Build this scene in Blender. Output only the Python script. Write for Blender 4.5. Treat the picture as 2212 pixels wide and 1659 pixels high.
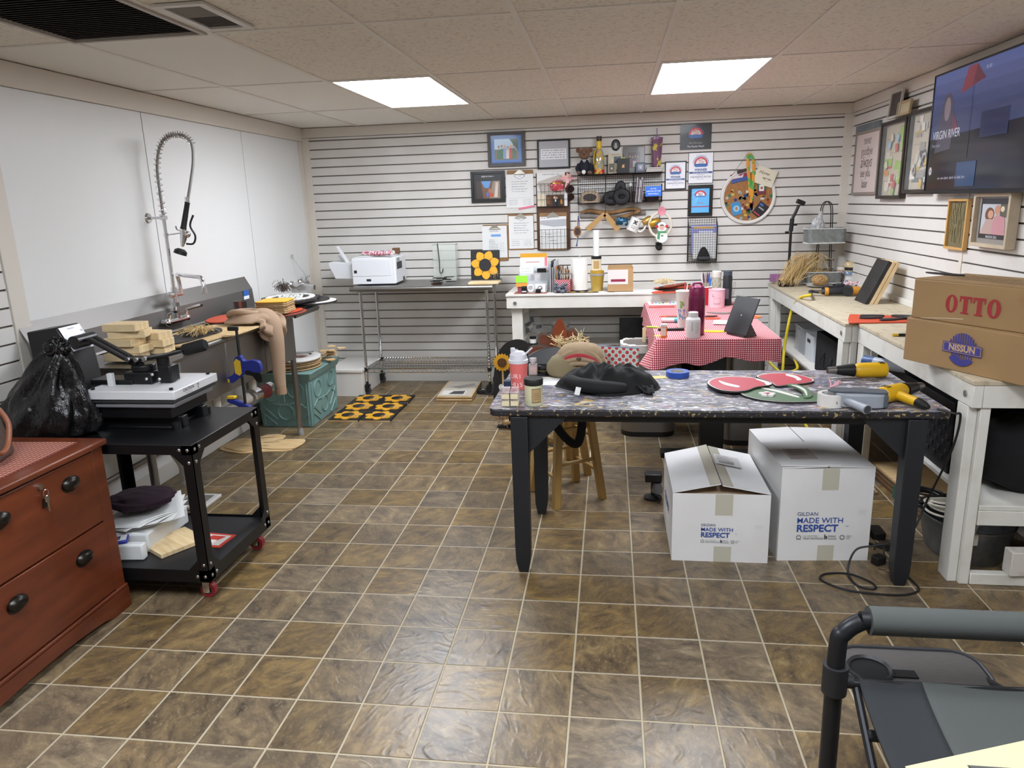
import bpy,bmesh,math,random
from mathutils import Vector,Matrix,Euler
for _o in list(bpy.data.objects):
 bpy.data.objects.remove(_o)
SC=bpy.context.scene
COL=SC.collection
PI=math.pi
T=0.2286
F_PX,YAW,PITCH,ROLL=1573.5081,0.1381,0.2431,0.0320
CAM=Vector((4.5574*T,-7.759*T,6.9748*T))
_f=Vector((-math.sin(YAW)*math.cos(PITCH),math.cos(YAW)*math.cos(PITCH),-math.sin(PITCH)))
_r=Vector((math.cos(YAW),math.sin(YAW),0))
_d=_f.cross(_r)
CR=_r*math.cos(ROLL)+_d*math.sin(ROLL)
CD=_d*math.cos(ROLL)-_r*math.sin(ROLL)
CF=_f
cd=bpy.data.cameras.new('camera')
cd.sensor_width=36.0
cd.lens=36.0*F_PX/2212.0
cd.clip_start=0.05
cam=bpy.data.objects.new('camera',cd)
COL.objects.link(cam)
cam.matrix_world=Matrix(((CR.x,-CD.x,-CF.x,CAM.x),(CR.y,-CD.y,-CF.y,CAM.y),(CR.z,-CD.z,-CF.z,CAM.z),(0,0,0,1)))
SC.camera=cam
w=bpy.data.worlds.new('world');SC.world=w
w.use_nodes=True
w.node_tree.nodes['Background'].inputs[0].default_value=(0.9,0.93,1.0,1)
w.node_tree.nodes['Background'].inputs[1].default_value=0.02
SC.view_settings.view_transform='Standard'
SC.view_settings.look='None'
SC.view_settings.gamma=1.0
SC.view_settings.use_curve_mapping=False
SC.view_settings.exposure=0.0
LIGHT_STRENGTH=30.0
XL,XR,YB,YF,H=-1.68,2.98,4.72,-3.66,2.29
def _ray(u,v):
 return CR*((u-1106)/F_PX)+CD*((v-829.5)/F_PX)+CF
def fz(u,v,z):
 d=_ray(u,v);return CAM+d*((z-CAM.z)/d.z)
def fy(u,v,y):
 d=_ray(u,v);return CAM+d*((y-CAM.y)/d.y)
def fx(u,v,x):
 d=_ray(u,v);return CAM+d*((x-CAM.x)/d.x)
def mpp(p):
 return(Vector(p)-CAM).dot(CF)/F_PX
def zat(b,u,v):
 d=_ray(u,v)
 t=((b[0]-CAM.x)*d.x+(b[1]-CAM.y)*d.y)/(d.x**2+d.y**2)
 return CAM.z+t*d.z
def crop(x0,y0,s):
 return lambda U,V:(x0+U/s,y0+V/s)
def lin(h):
 h=h.lstrip('#');o=[]
 for i in(0,2,4):
  c=int(h[i:i+2],16)/255
  o.append(c/12.92 if c<=.04045 else((c+.055)/1.055)**2.4)
 return(o[0],o[1],o[2],1)
MATS={}
def M(name,col='#808080',rough=.5,metal=0,var=None,bump=None,trans=0,emit=None,coat=0,alpha=None,ior=1.45,spec=None,sheen=0,stretch=None):
 if name in MATS:return MATS[name]
 m=bpy.data.materials.new(name);m.use_nodes=True
 nt=m.node_tree;b=nt.nodes['Principled BSDF']
 b.inputs['Base Color'].default_value=lin(col)
 b.inputs['Roughness'].default_value=rough
 b.inputs['Metallic'].default_value=metal
 b.inputs['IOR'].default_value=ior
 if trans:b.inputs['Transmission Weight'].default_value=trans
 if coat:
  b.inputs['Coat Weight'].default_value=coat;b.inputs['Coat Roughness'].default_value=.05
 if sheen:b.inputs['Sheen Weight'].default_value=sheen
 if alpha is not None:b.inputs['Alpha'].default_value=alpha
 if spec is not None:b.inputs['Specular IOR Level'].default_value=spec
 if emit:
  b.inputs['Emission Color'].default_value=lin(emit[0]);b.inputs['Emission Strength'].default_value=emit[1]
 if var or bump:
  tc=nt.nodes.new('ShaderNodeTexCoord');src=tc.outputs['Object']
  if stretch:
   mp=nt.nodes.new('ShaderNodeMapping');mp.inputs['Scale'].default_value=stretch
   nt.links.new(src,mp.inputs[0]);src=mp.outputs[0]
 if var:
  n=nt.nodes.new('ShaderNodeTexNoise');n.inputs['Scale'].default_value=var[1];n.inputs['Detail'].default_value=var[2]if len(var)>2 else 4
  r=nt.nodes.new('ShaderNodeValToRGB');lo,hi=(var[3]if len(var)>3 else(.35,.65))
  r.color_ramp.elements[0].position=lo;r.color_ramp.elements[1].position=hi
  r.color_ramp.elements[0].color=lin(col);r.color_ramp.elements[1].color=lin(var[0])
  nt.links.new(src,n.inputs['Vector']);nt.links.new(n.outputs['Fac'],r.inputs[0]);nt.links.new(r.outputs[0],b.inputs['Base Color'])
 if bump:
  n2=nt.nodes.new('ShaderNodeTexNoise');n2.inputs['Scale'].default_value=bump[0];n2.inputs['Detail'].default_value=5
  bp=nt.nodes.new('ShaderNodeBump');bp.inputs['Strength'].default_value=bump[1];bp.inputs['Distance'].default_value=.01
  nt.links.new(src,n2.inputs['Vector']);nt.links.new(n2.outputs['Fac'],bp.inputs['Height']);nt.links.new(bp.outputs[0],b.inputs['Normal'])
 MATS[name]=m
 return m
def attr_mat(name,rough=.5,emit=0,coat=0):
 if name in MATS:return MATS[name]
 m=bpy.data.materials.new(name);m.use_nodes=True
 nt=m.node_tree;b=nt.nodes['Principled BSDF']
 a=nt.nodes.new('ShaderNodeAttribute');a.attribute_name='Col'
 b.inputs['Roughness'].default_value=rough
 if coat:b.inputs['Coat Weight'].default_value=coat;b.inputs['Coat Roughness'].default_value=.08
 if emit:
  b.inputs['Base Color'].default_value=(.01,.01,.012,1)
  nt.links.new(a.outputs['Color'],b.inputs['Emission Color']);b.inputs['Emission Strength'].default_value=emit
 else:
  nt.links.new(a.outputs['Color'],b.inputs['Base Color'])
 MATS[name]=m
 return m
def rot(a,axis='Z'):return Matrix.Rotation(a,4,axis)
def tr(*p):return Matrix.Translation(Vector(p if len(p)==3 else p[0]))
class MB:
 def __init__(s,m=None):
  s.v=[];s.f=[];s.c=[];s.m=m or Matrix.Identity(4);s.col=None;s.lay=0
 def add(s,vs,fs):
  o=len(s.v);s.v+=[s.m@Vector(p)for p in vs]
  for f in fs:s.f.append([i+o for i in f]);s.c.append(s.col)
  return s
 def box(s,x0,y0,z0,x1,y1,z1):
  return s.add([(x0,y0,z0),(x1,y0,z0),(x1,y1,z0),(x0,y1,z0),(x0,y0,z1),(x1,y0,z1),(x1,y1,z1),(x0,y1,z1)],[(0,3,2,1),(4,5,6,7),(0,1,5,4),(1,2,6,5),(2,3,7,6),(3,0,4,7)])
 def cbox(s,c,d,m=None):
  k=s.m;s.m=k@tr(*c)@(m or Matrix.Identity(4))
  s.box(-d[0]/2,-d[1]/2,-d[2]/2,d[0]/2,d[1]/2,d[2]/2);s.m=k;return s
 def taper(s,c,d,top=(.9,.9)):
  x,y,z=d[0]/2,d[1]/2,d[2];a,b=x*top[0],y*top[1];k=s.m;s.m=k@tr(*c)
  s.add([(-x,-y,0),(x,-y,0),(x,y,0),(-x,y,0),(-a,-b,z),(a,-b,z),(a,b,z),(-a,b,z)],[(0,3,2,1),(4,5,6,7),(0,1,5,4),(1,2,6,5),(2,3,7,6),(3,0,4,7)]);s.m=k;return s
 def cyl(s,p0,p1,r0,r1=None,n=16,caps=True):
  return s.tube([p0,p1],[r0,r0 if r1 is None else r1],n,caps=caps)
 def tube(s,pts,r,n=8,closed=False,caps=True,flat=1.0):
  pts=[Vector(p)for p in pts];k=len(pts)
  rs=list(r)if isinstance(r,(list,tuple))else[r]*k
  tg=[]
  for i in range(k):
   if closed:t=pts[(i+1)%k]-pts[i-1]
   else:t=pts[min(i+1,k-1)]-pts[max(i-1,0)]
   tg.append(t.normalized()if t.length>1e-9 else Vector((0,0,1)))
  up=Vector((0,0,1))if abs(tg[0].z)<.9 else Vector((1,0,0))
  nrm=(up-tg[0]*up.dot(tg[0])).normalized()
  vs=[];fs=[]
  for i in range(k):
   if i:
    q=tg[i-1].rotation_difference(tg[i]);nrm=q@nrm
    nrm=(nrm-tg[i]*nrm.dot(tg[i])).normalized()
   b=tg[i].cross(nrm)
   for j in range(n):
    a=2*PI*j/n
    vs.append(pts[i]+(nrm*math.cos(a)*flat+b*math.sin(a))*rs[i])
  for i in range(k if closed else k-1):
   for j in range(n):
    a0=i*n+j;a1=i*n+(j+1)%n;b0=((i+1)%k)*n+j;b1=((i+1)%k)*n+(j+1)%n
    fs.append((a0,a1,b1,b0))
  if caps and not closed:
   fs.append(tuple(range(n-1,-1,-1)));fs.append(tuple(range((k-1)*n,k*n)))
  return s.add(vs,fs)
 def lathe(s,prof,n=24,c=(0,0,0),sy=1.0):
  vs=[];fs=[];k=len(prof)
  for(r,z)in prof:
   for j in range(n):
    a=2*PI*j/n;vs.append((c[0]+r*math.cos(a),c[1]+r*math.sin(a)*sy,c[2]+z))
  for i in range(k-1):
   for j in range(n):
    fs.append((i*n+j,i*n+(j+1)%n,(i+1)*n+(j+1)%n,(i+1)*n+j))
  if prof[0][0]>1e-6:fs.append(tuple(range(n-1,-1,-1)))
  if prof[-1][0]>1e-6:fs.append(tuple(range((k-1)*n,k*n)))
  return s.add(vs,fs)
 def prism(s,poly,z0,z1):
  n=len(poly)
  a=sum(poly[i][0]*poly[(i+1)%n][1]-poly[(i+1)%n][0]*poly[i][1]for i in range(n))
  if a<0:poly=poly[::-1]
  return s.add([(x,y,z0)for x,y in poly]+[(x,y,z1)for x,y in poly],[tuple(range(n-1,-1,-1)),tuple(range(n,2*n))]+[(i,(i+1)%n,(i+1)%n+n,i+n)for i in range(n)])
 def sheet(s,fn,nu,nv,thick=0):
  vs=[fn(i/nu,j/nv)for j in range(nv+1)for i in range(nu+1)];w_=nu+1
  fs=[(j*w_+i,j*w_+i+1,(j+1)*w_+i+1,(j+1)*w_+i)for j in range(nv)for i in range(nu)]
  return s.add(vs,fs)
 def sph(s,c,r,nu=16,nv=10):
  r=(r,r,r)if not isinstance(r,(list,tuple))else r
  vs=[(c[0],c[1],c[2]-r[2])];fs=[]
  for j in range(1,nv):
   t=-PI/2+PI*j/nv
   for i in range(nu):
    a=2*PI*i/nu;vs.append((c[0]+r[0]*math.cos(t)*math.cos(a),c[1]+r[1]*math.cos(t)*math.sin(a),c[2]+r[2]*math.sin(t)))
  vs.append((c[0],c[1],c[2]+r[2]));L=len(vs)-1
  for i in range(nu):fs.append((0,1+(i+1)%nu,1+i));fs.append((L,1+(nv-2)*nu+i,1+(nv-2)*nu+(i+1)%nu))
  for j in range(nv-2):
   for i in range(nu):fs.append((1+j*nu+i,1+j*nu+(i+1)%nu,1+(j+1)*nu+(i+1)%nu,1+(j+1)*nu+i))
  return s.add(vs,fs)
 def _z(s):s.lay+=1;return.0006+.00025*s.lay
 def rect(s,x0,y0,x1,y1,c):
  s.col=lin(c);z=s._z();return s.add([(x0,y0,z),(x1,y0,z),(x1,y1,z),(x0,y1,z)],[(0,1,2,3)])
 def poly(s,pts,c):
  a=sum(pts[i][0]*pts[(i+1)%len(pts)][1]-pts[(i+1)%len(pts)][0]*pts[i][1]for i in range(len(pts)))
  if a<0:pts=pts[::-1]
  s.col=lin(c);z=s._z();return s.add([(x,y,z)for x,y in pts],[tuple(range(len(pts)))])
 def ell(s,x,y,rx,ry,c,n=20,a0=0,a1=2*PI):
  return s.poly([(x+rx*math.cos(a0+(a1-a0)*i/n),y+ry*math.sin(a0+(a1-a0)*i/n))for i in range(n+(0 if a1-a0>6.28 else 1))],c)
 def arc(s,x,y,r0,r1,a0,a1,c,n=20,k=1.0):
  P=[(x+r1*math.cos(a0+(a1-a0)*i/n),y+k*r1*math.sin(a0+(a1-a0)*i/n))for i in range(n+1)]
  Q=[(x+r0*math.cos(a0+(a1-a0)*i/n),y+k*r0*math.sin(a0+(a1-a0)*i/n))for i in range(n+1)]
  s.col=lin(c);z=s._z()
  return s.add([(a,b,z)for a,b in P+Q],[(i,i+1,n+2+i,n+1+i)for i in range(n)])
 def txt(s,t,x,y,size,c,bold=0,align='CENTER',slant=0,sx=1.0):
  vs,fs=textmesh(t,bold,align,slant);z=s._z();s.col=lin(c)
  return s.add([(x+a*size*sx,y+b*size,z)for a,b in vs],fs)
 def scrib(s,x0,x1,y,h,c,seed=0):
  R=random.Random(seed);x=x0;s.col=lin(c);z=s._z()
  while x<x1:
   w_=R.uniform(.6,2.6)*h;e=min(x+w_,x1);k=x
   while k<e:
    a=R.uniform(.25,1)*h;q=.16*h
    s.add([(k,y-a/2,z),(k+q,y-a/2,z),(k+q+.2*h,y+a/2,z),(k+.2*h,y+a/2,z)],[(0,1,2,3)])
    s.add([(k,y-.06*h,z),(k+.45*h,y-.06*h,z),(k+.45*h,y+.06*h,z),(k,y+.06*h,z)],[(0,1,2,3)])
    k+=.45*h
   x=e+h*.7
  return s
 def build(s,name,mat,parent=None,smooth=35,bevel=0,loc=None,rotz=0,solid=0,sub=0,world=False,seg=2):
  me=bpy.data.meshes.new(name);me.from_pydata([tuple(p)for p in s.v],[],s.f)
  if any(c is not None for c in s.c):
   ca=me.color_attributes.new('Col','FLOAT_COLOR','CORNER');k=0
   buf=[]
   for c,f in zip(s.c,s.f):buf+=list(c or(.8,.8,.8,1))*len(f)
   ca.data.foreach_set('color',buf)
  me.materials.append(mat)
  if smooth:
   me.polygons.foreach_set('use_smooth',[True]*len(me.polygons))
   me.set_sharp_from_angle(angle=math.radians(smooth))
  me.update()
  o=bpy.data.objects.new(name,me);COL.objects.link(o)
  if loc is not None:o.location=loc
  o.rotation_euler=(0,0,rotz)
  if parent is not None:
   o.parent=parent
   if world:o.matrix_parent_inverse=mat4(parent).inverted()
  if solid:
   md=o.modifiers.new('solid','SOLIDIFY');md.thickness=solid;md.offset=0
  if bevel:
   md=o.modifiers.new('bevel','BEVEL');md.width=bevel;md.segments=seg;md.limit_method='ANGLE';md.angle_limit=math.radians(40)
  if sub:
   md=o.modifiers.new('sub','SUBSURF');md.levels=sub;md.render_levels=sub
  return o
def mat4(o):
 m=Matrix.LocRotScale(o.location,o.rotation_euler,o.scale)
 return mat4(o.parent)@o.matrix_parent_inverse@m if o.parent else m
_TX={}
def textmesh(t,bold=0,align='CENTER',slant=0):
 k=(t,bold,align,slant)
 if k not in _TX:
  c=bpy.data.curves.new('t','FONT');c.body=t;c.align_x=align;c.align_y='CENTER';c.size=1;c.offset=bold;c.shear=slant
  c.resolution_u=3
  o=bpy.data.objects.new('t',c);COL.objects.link(o)
  dg=bpy.context.evaluated_depsgraph_get();e=o.evaluated_get(dg);me=e.to_mesh()
  _TX[k]=([(p.co.x,p.co.y)for p in me.vertices],[tuple(f.vertices)for f in me.polygons])
  e.to_mesh_clear();bpy.data.objects.remove(o);bpy.data.curves.remove(c)
 return _TX[k]
def tag(o,label,cat,group=None):
 o['label']=label;o['category']=cat
 if group:o['group']=group
 return o
def thing(name,label,cat,loc=(0,0,0),rotz=0,group=None,euler=None):
 o=bpy.data.objects.new(name,None);COL.objects.link(o)
 o.empty_display_size=.05
 o.location=loc;o.rotation_euler=euler if euler else(0,0,rotz)
 return tag(o,label,cat,group)
def struct(o):o['kind']='structure';return o
def stuff(o):o['kind']='stuff';return o
def cp(o,parent,loc=None,rotz=None):
 c=o.copy();COL.objects.link(c);c.parent=parent
 if loc is not None:c.location=loc
 if rotz is not None:c.rotation_euler=(0,0,rotz)
 return c
def dup(root,loc,rotz=None,label=None,group=None):
 r=root.copy();COL.objects.link(r);r.location=loc
 if rotz is not None:r.rotation_euler=(0,0,rotz)
 if label:r['label']=label
 if group:r['group']=group
 for ch in list(root.children):
  c=cp(ch,r)
  for g in list(ch.children):cp(g,c)
 return r
WB=(PI/2,0,0)
WR=(PI/2,0,-PI/2)
WL=(PI/2,0,PI/2)
def wrect(cr,U0,V0,U1,V1,y):
 l=fy(*cr(U0,(V0+V1)/2),y);r_=fy(*cr(U1,(V0+V1)/2),y);t=fy(*cr((U0+U1)/2,V0),y);b=fy(*cr((U0+U1)/2,V1),y)
 return Vector(((l.x+r_.x)/2,y,(t.z+b.z)/2)),r_.x-l.x,t.z-b.z
def rrect(cr,U0,V0,U1,V1,x):
 l=fx(*cr(U0,(V0+V1)/2),x);r_=fx(*cr(U1,(V0+V1)/2),x);t=fx(*cr((U0+U1)/2,V0),x);b=fx(*cr((U0+U1)/2,V1),x)
 return Vector((x,(l.y+r_.y)/2,(t.z+b.z)/2)),l.y-r_.y,t.z-b.z
def circ(r,n=24,cx=0,cy=0,k=1.0):return[(cx+r*math.cos(2*PI*i/n),cy+k*r*math.sin(2*PI*i/n))for i in range(n)]
def rrpoly(w_,h_,r,n=5,cx=0,cy=0):
 P=[]
 for(sx,sy,a)in((1,1,0),(-1,1,PI/2),(-1,-1,PI),(1,-1,1.5*PI)):
  for i in range(n+1):
   t=a+PI/2*i/n;P.append((cx+sx*(w_/2-r)+r*math.cos(t),cy+sy*(h_/2-r)+r*math.sin(t)))
 return P
def spline(pts,n=8,closed=False):
 pts=[Vector(p)for p in pts];k=len(pts);out=[]
 for i in range(k if closed else k-1):
  g=(lambda j:pts[j%k])if closed else(lambda j:pts[max(0,min(k-1,j))])
  p0,p1,p2,p3=g(i-1),g(i),g(i+1),g(i+2)
  for q in range(n):
   t=q/n
   out.append(.5*((2*p1)+(p2-p0)*t+(2*p0-5*p1+4*p2-p3)*t*t+(3*p1-p0-3*p2+p3)*t**3))
 if not closed:out.append(pts[-1])
 return out
def frame_mb(w_,h_,b,d0,d1):
 mb=MB();x,y=w_/2,h_/2;X,Y=x-b,y-b
 for q in([(-x,-y),(x,-y),(X,-Y),(-X,-Y)],[(x,-y),(x,y),(X,Y),(X,-Y)],[(x,y),(-x,y),(-X,Y),(X,Y)],[(-x,y),(-x,-y),(-X,-Y),(-X,Y)]):
  mb.prism(q,d0,d1)
 return mb
PR=attr_mat('printed_paper',.55)
PRG=attr_mat('printed_gloss',.38,coat=.12)
# ================================================================ structure
def floor_mat():
 m=bpy.data.materials.new('stone_look_vinyl_tile');m.use_nodes=True;nt=m.node_tree;N=nt.nodes;L=nt.links
 b=N['Principled BSDF'];g=N.new('ShaderNodeNewGeometry')
 sc=N.new('ShaderNodeVectorMath');sc.operation='SCALE';sc.inputs['Scale'].default_value=1/T;L.new(g.outputs['Position'],sc.inputs[0])
 fl=N.new('ShaderNodeVectorMath');fl.operation='FLOOR';L.new(sc.outputs[0],fl.inputs[0])
 xy=N.new('ShaderNodeVectorMath');xy.operation='MULTIPLY';xy.inputs[1].default_value=(1,1,0);L.new(fl.outputs[0],xy.inputs[0])
 wn=N.new('ShaderNodeTexWhiteNoise');wn.noise_dimensions='3D';L.new(xy.outputs[0],wn.inputs['Vector'])
 of=N.new('ShaderNodeVectorMath');of.operation='MULTIPLY_ADD';of.inputs[1].default_value=(9,9,9);L.new(wn.outputs['Color'],of.inputs[0]);L.new(g.outputs['Position'],of.inputs[2])
 an=N.new('ShaderNodeMath');an.operation='MULTIPLY';an.inputs[1].default_value=3.1;L.new(wn.outputs['Value'],an.inputs[0])
 vr=N.new('ShaderNodeVectorRotate');vr.rotation_type='Z_AXIS';L.new(of.outputs[0],vr.inputs['Vector']);L.new(an.outputs[0],vr.inputs['Angle'])
 mp=N.new('ShaderNodeMapping');mp.inputs['Scale'].default_value=(1,1.7,1);L.new(vr.outputs[0],mp.inputs[0])
 n1=N.new('ShaderNodeTexNoise');n1.inputs['Scale'].default_value=10;n1.inputs['Detail'].default_value=9;n1.inputs['Roughness'].default_value=.66;n1.inputs['Distortion'].default_value=.6;L.new(mp.outputs[0],n1.inputs['Vector'])
 cr=N.new('ShaderNodeValToRGB');e=cr.color_ramp.elements
 e[0].position=.30;e[0].color=lin('#43372a');e[1].position=.76;e[1].color=lin('#a8936b')
 for p,c in((.40,'#5f4f3a'),(.51,'#746043'),(.62,'#89724b')):
  q=e.new(p);q.color=lin(c)
 L.new(n1.outputs['Fac'],cr.inputs[0])
 hs=N.new('ShaderNodeHueSaturation');L.new(cr.outputs[0],hs.inputs['Color'])
 sp=N.new('ShaderNodeSeparateColor');L.new(wn.outputs['Color'],sp.inputs[0])
 r1=N.new('ShaderNodeMapRange');r1.inputs['To Min'].default_value=.72;r1.inputs['To Max'].default_value=1.12;L.new(sp.outputs[0],r1.inputs[0]);L.new(r1.outputs[0],hs.inputs['Saturation'])
 r2=N.new('ShaderNodeMapRange');r2.inputs['To Min'].default_value=.68;r2.inputs['To Max'].default_value=.96;L.new(sp.outputs[1],r2.inputs[0]);L.new(r2.outputs[0],hs.inputs['Value'])
 n3=N.new('ShaderNodeTexNoise');n3.noise_type='RIDGED_MULTIFRACTAL';n3.inputs['Scale'].default_value=7;n3.inputs['Detail'].default_value=6;n3.inputs['Distortion'].default_value=1.4;L.new(mp.outputs[0],n3.inputs['Vector'])
 r3=N.new('ShaderNodeMapRange');r3.inputs['From Min'].default_value=.62;r3.inputs['From Max'].default_value=1.15;r3.inputs['To Min'].default_value=0;r3.inputs['To Max'].default_value=.55;L.new(n3.outputs['Fac'],r3.inputs[0])
 x3=N.new('ShaderNodeMix');x3.data_type='RGBA';L.new(r3.outputs[0],x3.inputs['Factor']);L.new(hs.outputs[0],x3.inputs[6]);x3.inputs[7].default_value=lin('#3a3226')
 n4=N.new('ShaderNodeTexNoise');n4.inputs['Scale'].default_value=55;n4.inputs['Detail'].default_value=5;n4.inputs['Roughness'].default_value=.7;L.new(mp.outputs[0],n4.inputs['Vector'])
 r4=N.new('ShaderNodeMapRange');r4.inputs['From Min'].default_value=.55;r4.inputs['From Max'].default_value=.75;r4.inputs['To Max'].default_value=.5;L.new(n4.outputs['Fac'],r4.inputs[0])
 x4=N.new('ShaderNodeMix');x4.data_type='RGBA';L.new(r4.outputs[0],x4.inputs['Factor']);L.new(x3.outputs[2],x4.inputs[6]);x4.inputs[7].default_value=lin('#a89a7d')
 L.new(x4.outputs[2],b.inputs['Base Color'])
 n2=N.new('ShaderNodeTexNoise');n2.noise_type='RIDGED_MULTIFRACTAL';n2.inputs['Scale'].default_value=9;n2.inputs['Detail'].default_value=7;n2.inputs['Distortion'].default_value=2.2;L.new(mp.outputs[0],n2.inputs['Vector'])
 bp=N.new('ShaderNodeBump');bp.inputs['Strength'].default_value=.35;bp.inputs['Distance'].default_value=.004;L.new(n2.outputs['Fac'],bp.inputs['Height']);L.new(bp.outputs[0],b.inputs['Normal'])
 b.inputs['Roughness'].default_value=.33;b.inputs['Specular IOR Level'].default_value=.5
 return m
FM=floor_mat()
GROUT=M('grout','#a89d86',.7)
fo=MB().box(XL-.1,YF-.1,-.06,XR+.1,YB+.1,-.0015).build('floor',GROUT,smooth=0);struct(fo)
def tile_mb(x0,y0,x1,y1,mb=None,g=.0032,ch=.0014):
 mb=mb or MB()
 a=[(x0+g,y0+g,-.0016),(x1-g,y0+g,-.0016),(x1-g,y1-g,-.0016),(x0+g,y1-g,-.0016)]
 b=[(x0+g+ch,y0+g+ch,0),(x1-g-ch,y0+g+ch,0),(x1-g-ch,y1-g-ch,0),(x0+g+ch,y1-g-ch,0)]
 return mb.add(a+b,[(4,5,6,7),(0,1,5,4),(1,2,6,5),(2,3,7,6),(3,0,4,7)])
tmpl=tile_mb(-T/2,-T/2,T/2,T/2).build('tile',FM,fo,smooth=0)
cells=[]
for i in range(math.floor(XL/T),math.ceil(XR/T)):
 for j in range(math.floor(YF/T),math.ceil(YB/T)):
  x,y=(i+.5)*T,(j+.5)*T
  d=Vector((x,y,0))-CAM;k=d.dot(CF)
  whole=x-T/2>=XL and x+T/2<=XR and y+T/2<=YB and y-T/2>=YF
  vis=False
  if k>.3:
   u,v=1106+F_PX*d.dot(CR)/k,829.5+F_PX*d.dot(CD)/k
   vis=-150<u<2362 and v<1800
  cells.append((k if(vis and whole)else 99+k,i,j))
cells.sort();rest=MB();first=True
for n_,(k,i,j)in enumerate(cells):
 x,y=(i+.5)*T,(j+.5)*T
 if k<90 and n_<300:
  if first:tmpl.location=(x,y,0);first=False
  else:cp(tmpl,fo,(x,y,0))
 else:
  x0,x1,y0,y1=max(x-T/2,XL),min(x+T/2,XR),max(y-T/2,YF),min(y+T/2,YB)
  if x1-x0>.02 and y1-y0>.02:tile_mb(x0,y0,x1,y1,rest)
stuff(rest.build('far_tiles',FM,fo,smooth=0))
CT1=M('fissured_ceiling_tile','#e2dccf',.95,var=('#c4bcae',60,6,(.52,.72)),bump=(160,.35))
CT2=M('smooth_ceiling_panel','#e4e1d9',.8)
CG=M('ceiling_grid_paint','#dcd7cd',.6)
ce=MB().box(XL-.1,YF-.1,H+.012,XR+.1,YB+.1,H+.07).build('ceiling',M('ceiling_void','#5d564c',.9),smooth=0);struct(ce)
GX,GY,GW,GD=.0711,1.2113,.6096,1.2192
xs=[XL]+[GX+GW*k for k in range(-8,9)if XL+.02<GX+GW*k<XR-.02]+[XR]
ys=[YF]+[GY+GD*k for k in range(-8,9)if YF+.02<GY+GD*k<YB-.02]+[YB]
LIGHT_CELLS=[]
for a in range(len(xs)-1):
 for c in range(len(ys)-1):
  x0,x1,y0,y1=xs[a],xs[a+1],ys[c],ys[c+1]
  kx,ky=round((x0-GX)/GW),round((y0-GY)/GD)
  if x0==XL:kx=round((x1-GX)/GW)-1
  if y0==YF:ky=round((y1-GY)/GD)-1
  if(kx,ky)in((-1,1),(2,1),(-1,-2),(2,-2)):
   LIGHT_CELLS.append((x0,y0,x1,y1,ky));continue
  if(kx,ky)==(-2,-1):continue
  sm=kx<=-2 and ky>=0
  MB().box(x0+.004,y0+.004,H+.003,x1-.004,y1-.004,H+.016).build('ceiling_tile',CT2 if sm else CT1,ce,smooth=0)
for x in xs[1:-1]:
 MB().box(x-.012,YF,H-.0015,x+.012,YB,H+.004).build('ceiling_main_tee',CG,ce,smooth=0)
for y in ys[1:-1]:
 for a in range(len(xs)-1):
  MB().box(xs[a]+.0125,y-.012,H-.001,xs[a+1]-.0125,y+.012,H+.004).build('ceiling_cross_tee',CG,ce,smooth=0)
LM=M('light_diffuser','#ffffff',.5,emit=('#eef4fd',LIGHT_STRENGTH))
lab={(-1,1):'bright white flat ceiling light panel on the side of the sink wall',(2,1):'bright white flat ceiling light panel on the side of the television',(-1,-2):'flat ceiling light panel above the brown file cabinet end of the room',(2,-2):'flat ceiling light panel above the grey folding chair'}
for(x0,y0,x1,y1,ky)in LIGHT_CELLS:
 kx=round((x0-GX)/GW)
 t=thing('ceiling_light',lab[(kx,ky)],'ceiling light',((x0+x1)/2,(y0+y1)/2,H),group='flat ceiling light panels')
 w_,d_=(x1-x0)-.03,(y1-y0)-.03
 frame_mb(w_,d_,.012,-.004,.006).build('frame',CG,t,smooth=0)
 MB().box(-w_/2+.013,-d_/2+.013,-.001,w_/2-.013,d_/2-.013,.004).build('diffuser',LM,t,smooth=0)
x0,x1,y0,y1=GX-2*GW,GX-GW,GY-GD,GY
t=thing('return_air_grille','large dark grey return air grille set in the ceiling','air grille',((x0+x1)/2,(y0+y1)/2,H))
frame_mb(GW-.026,GD-.026,.02,-.008,.004).build('frame',M('grille_frame','#a9a298',.5),t,smooth=0)
mb=MB()
for i in range(46):
 k=-.56+i*1.12/45
 mb.cbox((0,k,.006),(GW-.07,.015,.0016),rot(.6,'X'))
mb.build('louvers',M('grille_louver','#4a4442',.6),t,smooth=0)
MB().box(-.27,-.57,.012,.27,.57,.014).build('backing',M('grille_dark','#1d1a19',.8),t,smooth=0)
p0,p1=Vector((-.483,.797,H)),Vector((-.355,1.106,H))
t=thing('supply_register','small white framed ceiling register with dusty grey louvers','air register',((p0.x+p1.x)/2,(p0.y+p1.y)/2,H))
frame_mb(.19,.37,.028,-.009,0).build('frame',M('register_white','#c9c6bf',.45),t,smooth=0)
for s_ in(-1,1):
 mb=MB()
 for i in range(8):mb.cbox((0,s_*(.012+i*.018),-.002),(.13,.012,.0012),rot(s_*.7,'X'))
 mb.build('louver_bank',M('register_louver','#8b867f',.5),t,smooth=0)
MB().box(-.07,-.16,-.001,.07,.16,-.0003).build('backing',M('grille_dark2','#3a3633',.8),t,smooth=0)
WP=M('wall_white_panel','#dadad8',.42,bump=(220,.03))
SLAT=M('slatwall_cream','#d4d1cc',.5,var=('#ccc8c2',3,3))
TRIM=M('trim_cream','#d2cbc0',.5)
GRV=M('slat_groove','#6d645c',.8)
wb=struct(MB().box(XL-.1,YB,-.05,XR+.1,YB+.1,H+.05).build('wall_back',GRV,smooth=0))
wl=struct(MB().box(XL-.1,YF-.1,-.05,XL,YB+.1,H+.05).build('wall_left',GRV,smooth=0))
wr=struct(MB().box(XR,YF-.1,-.05,XR+.1,YB+.1,H+.05).build('wall_right',GRV,smooth=0))
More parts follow.
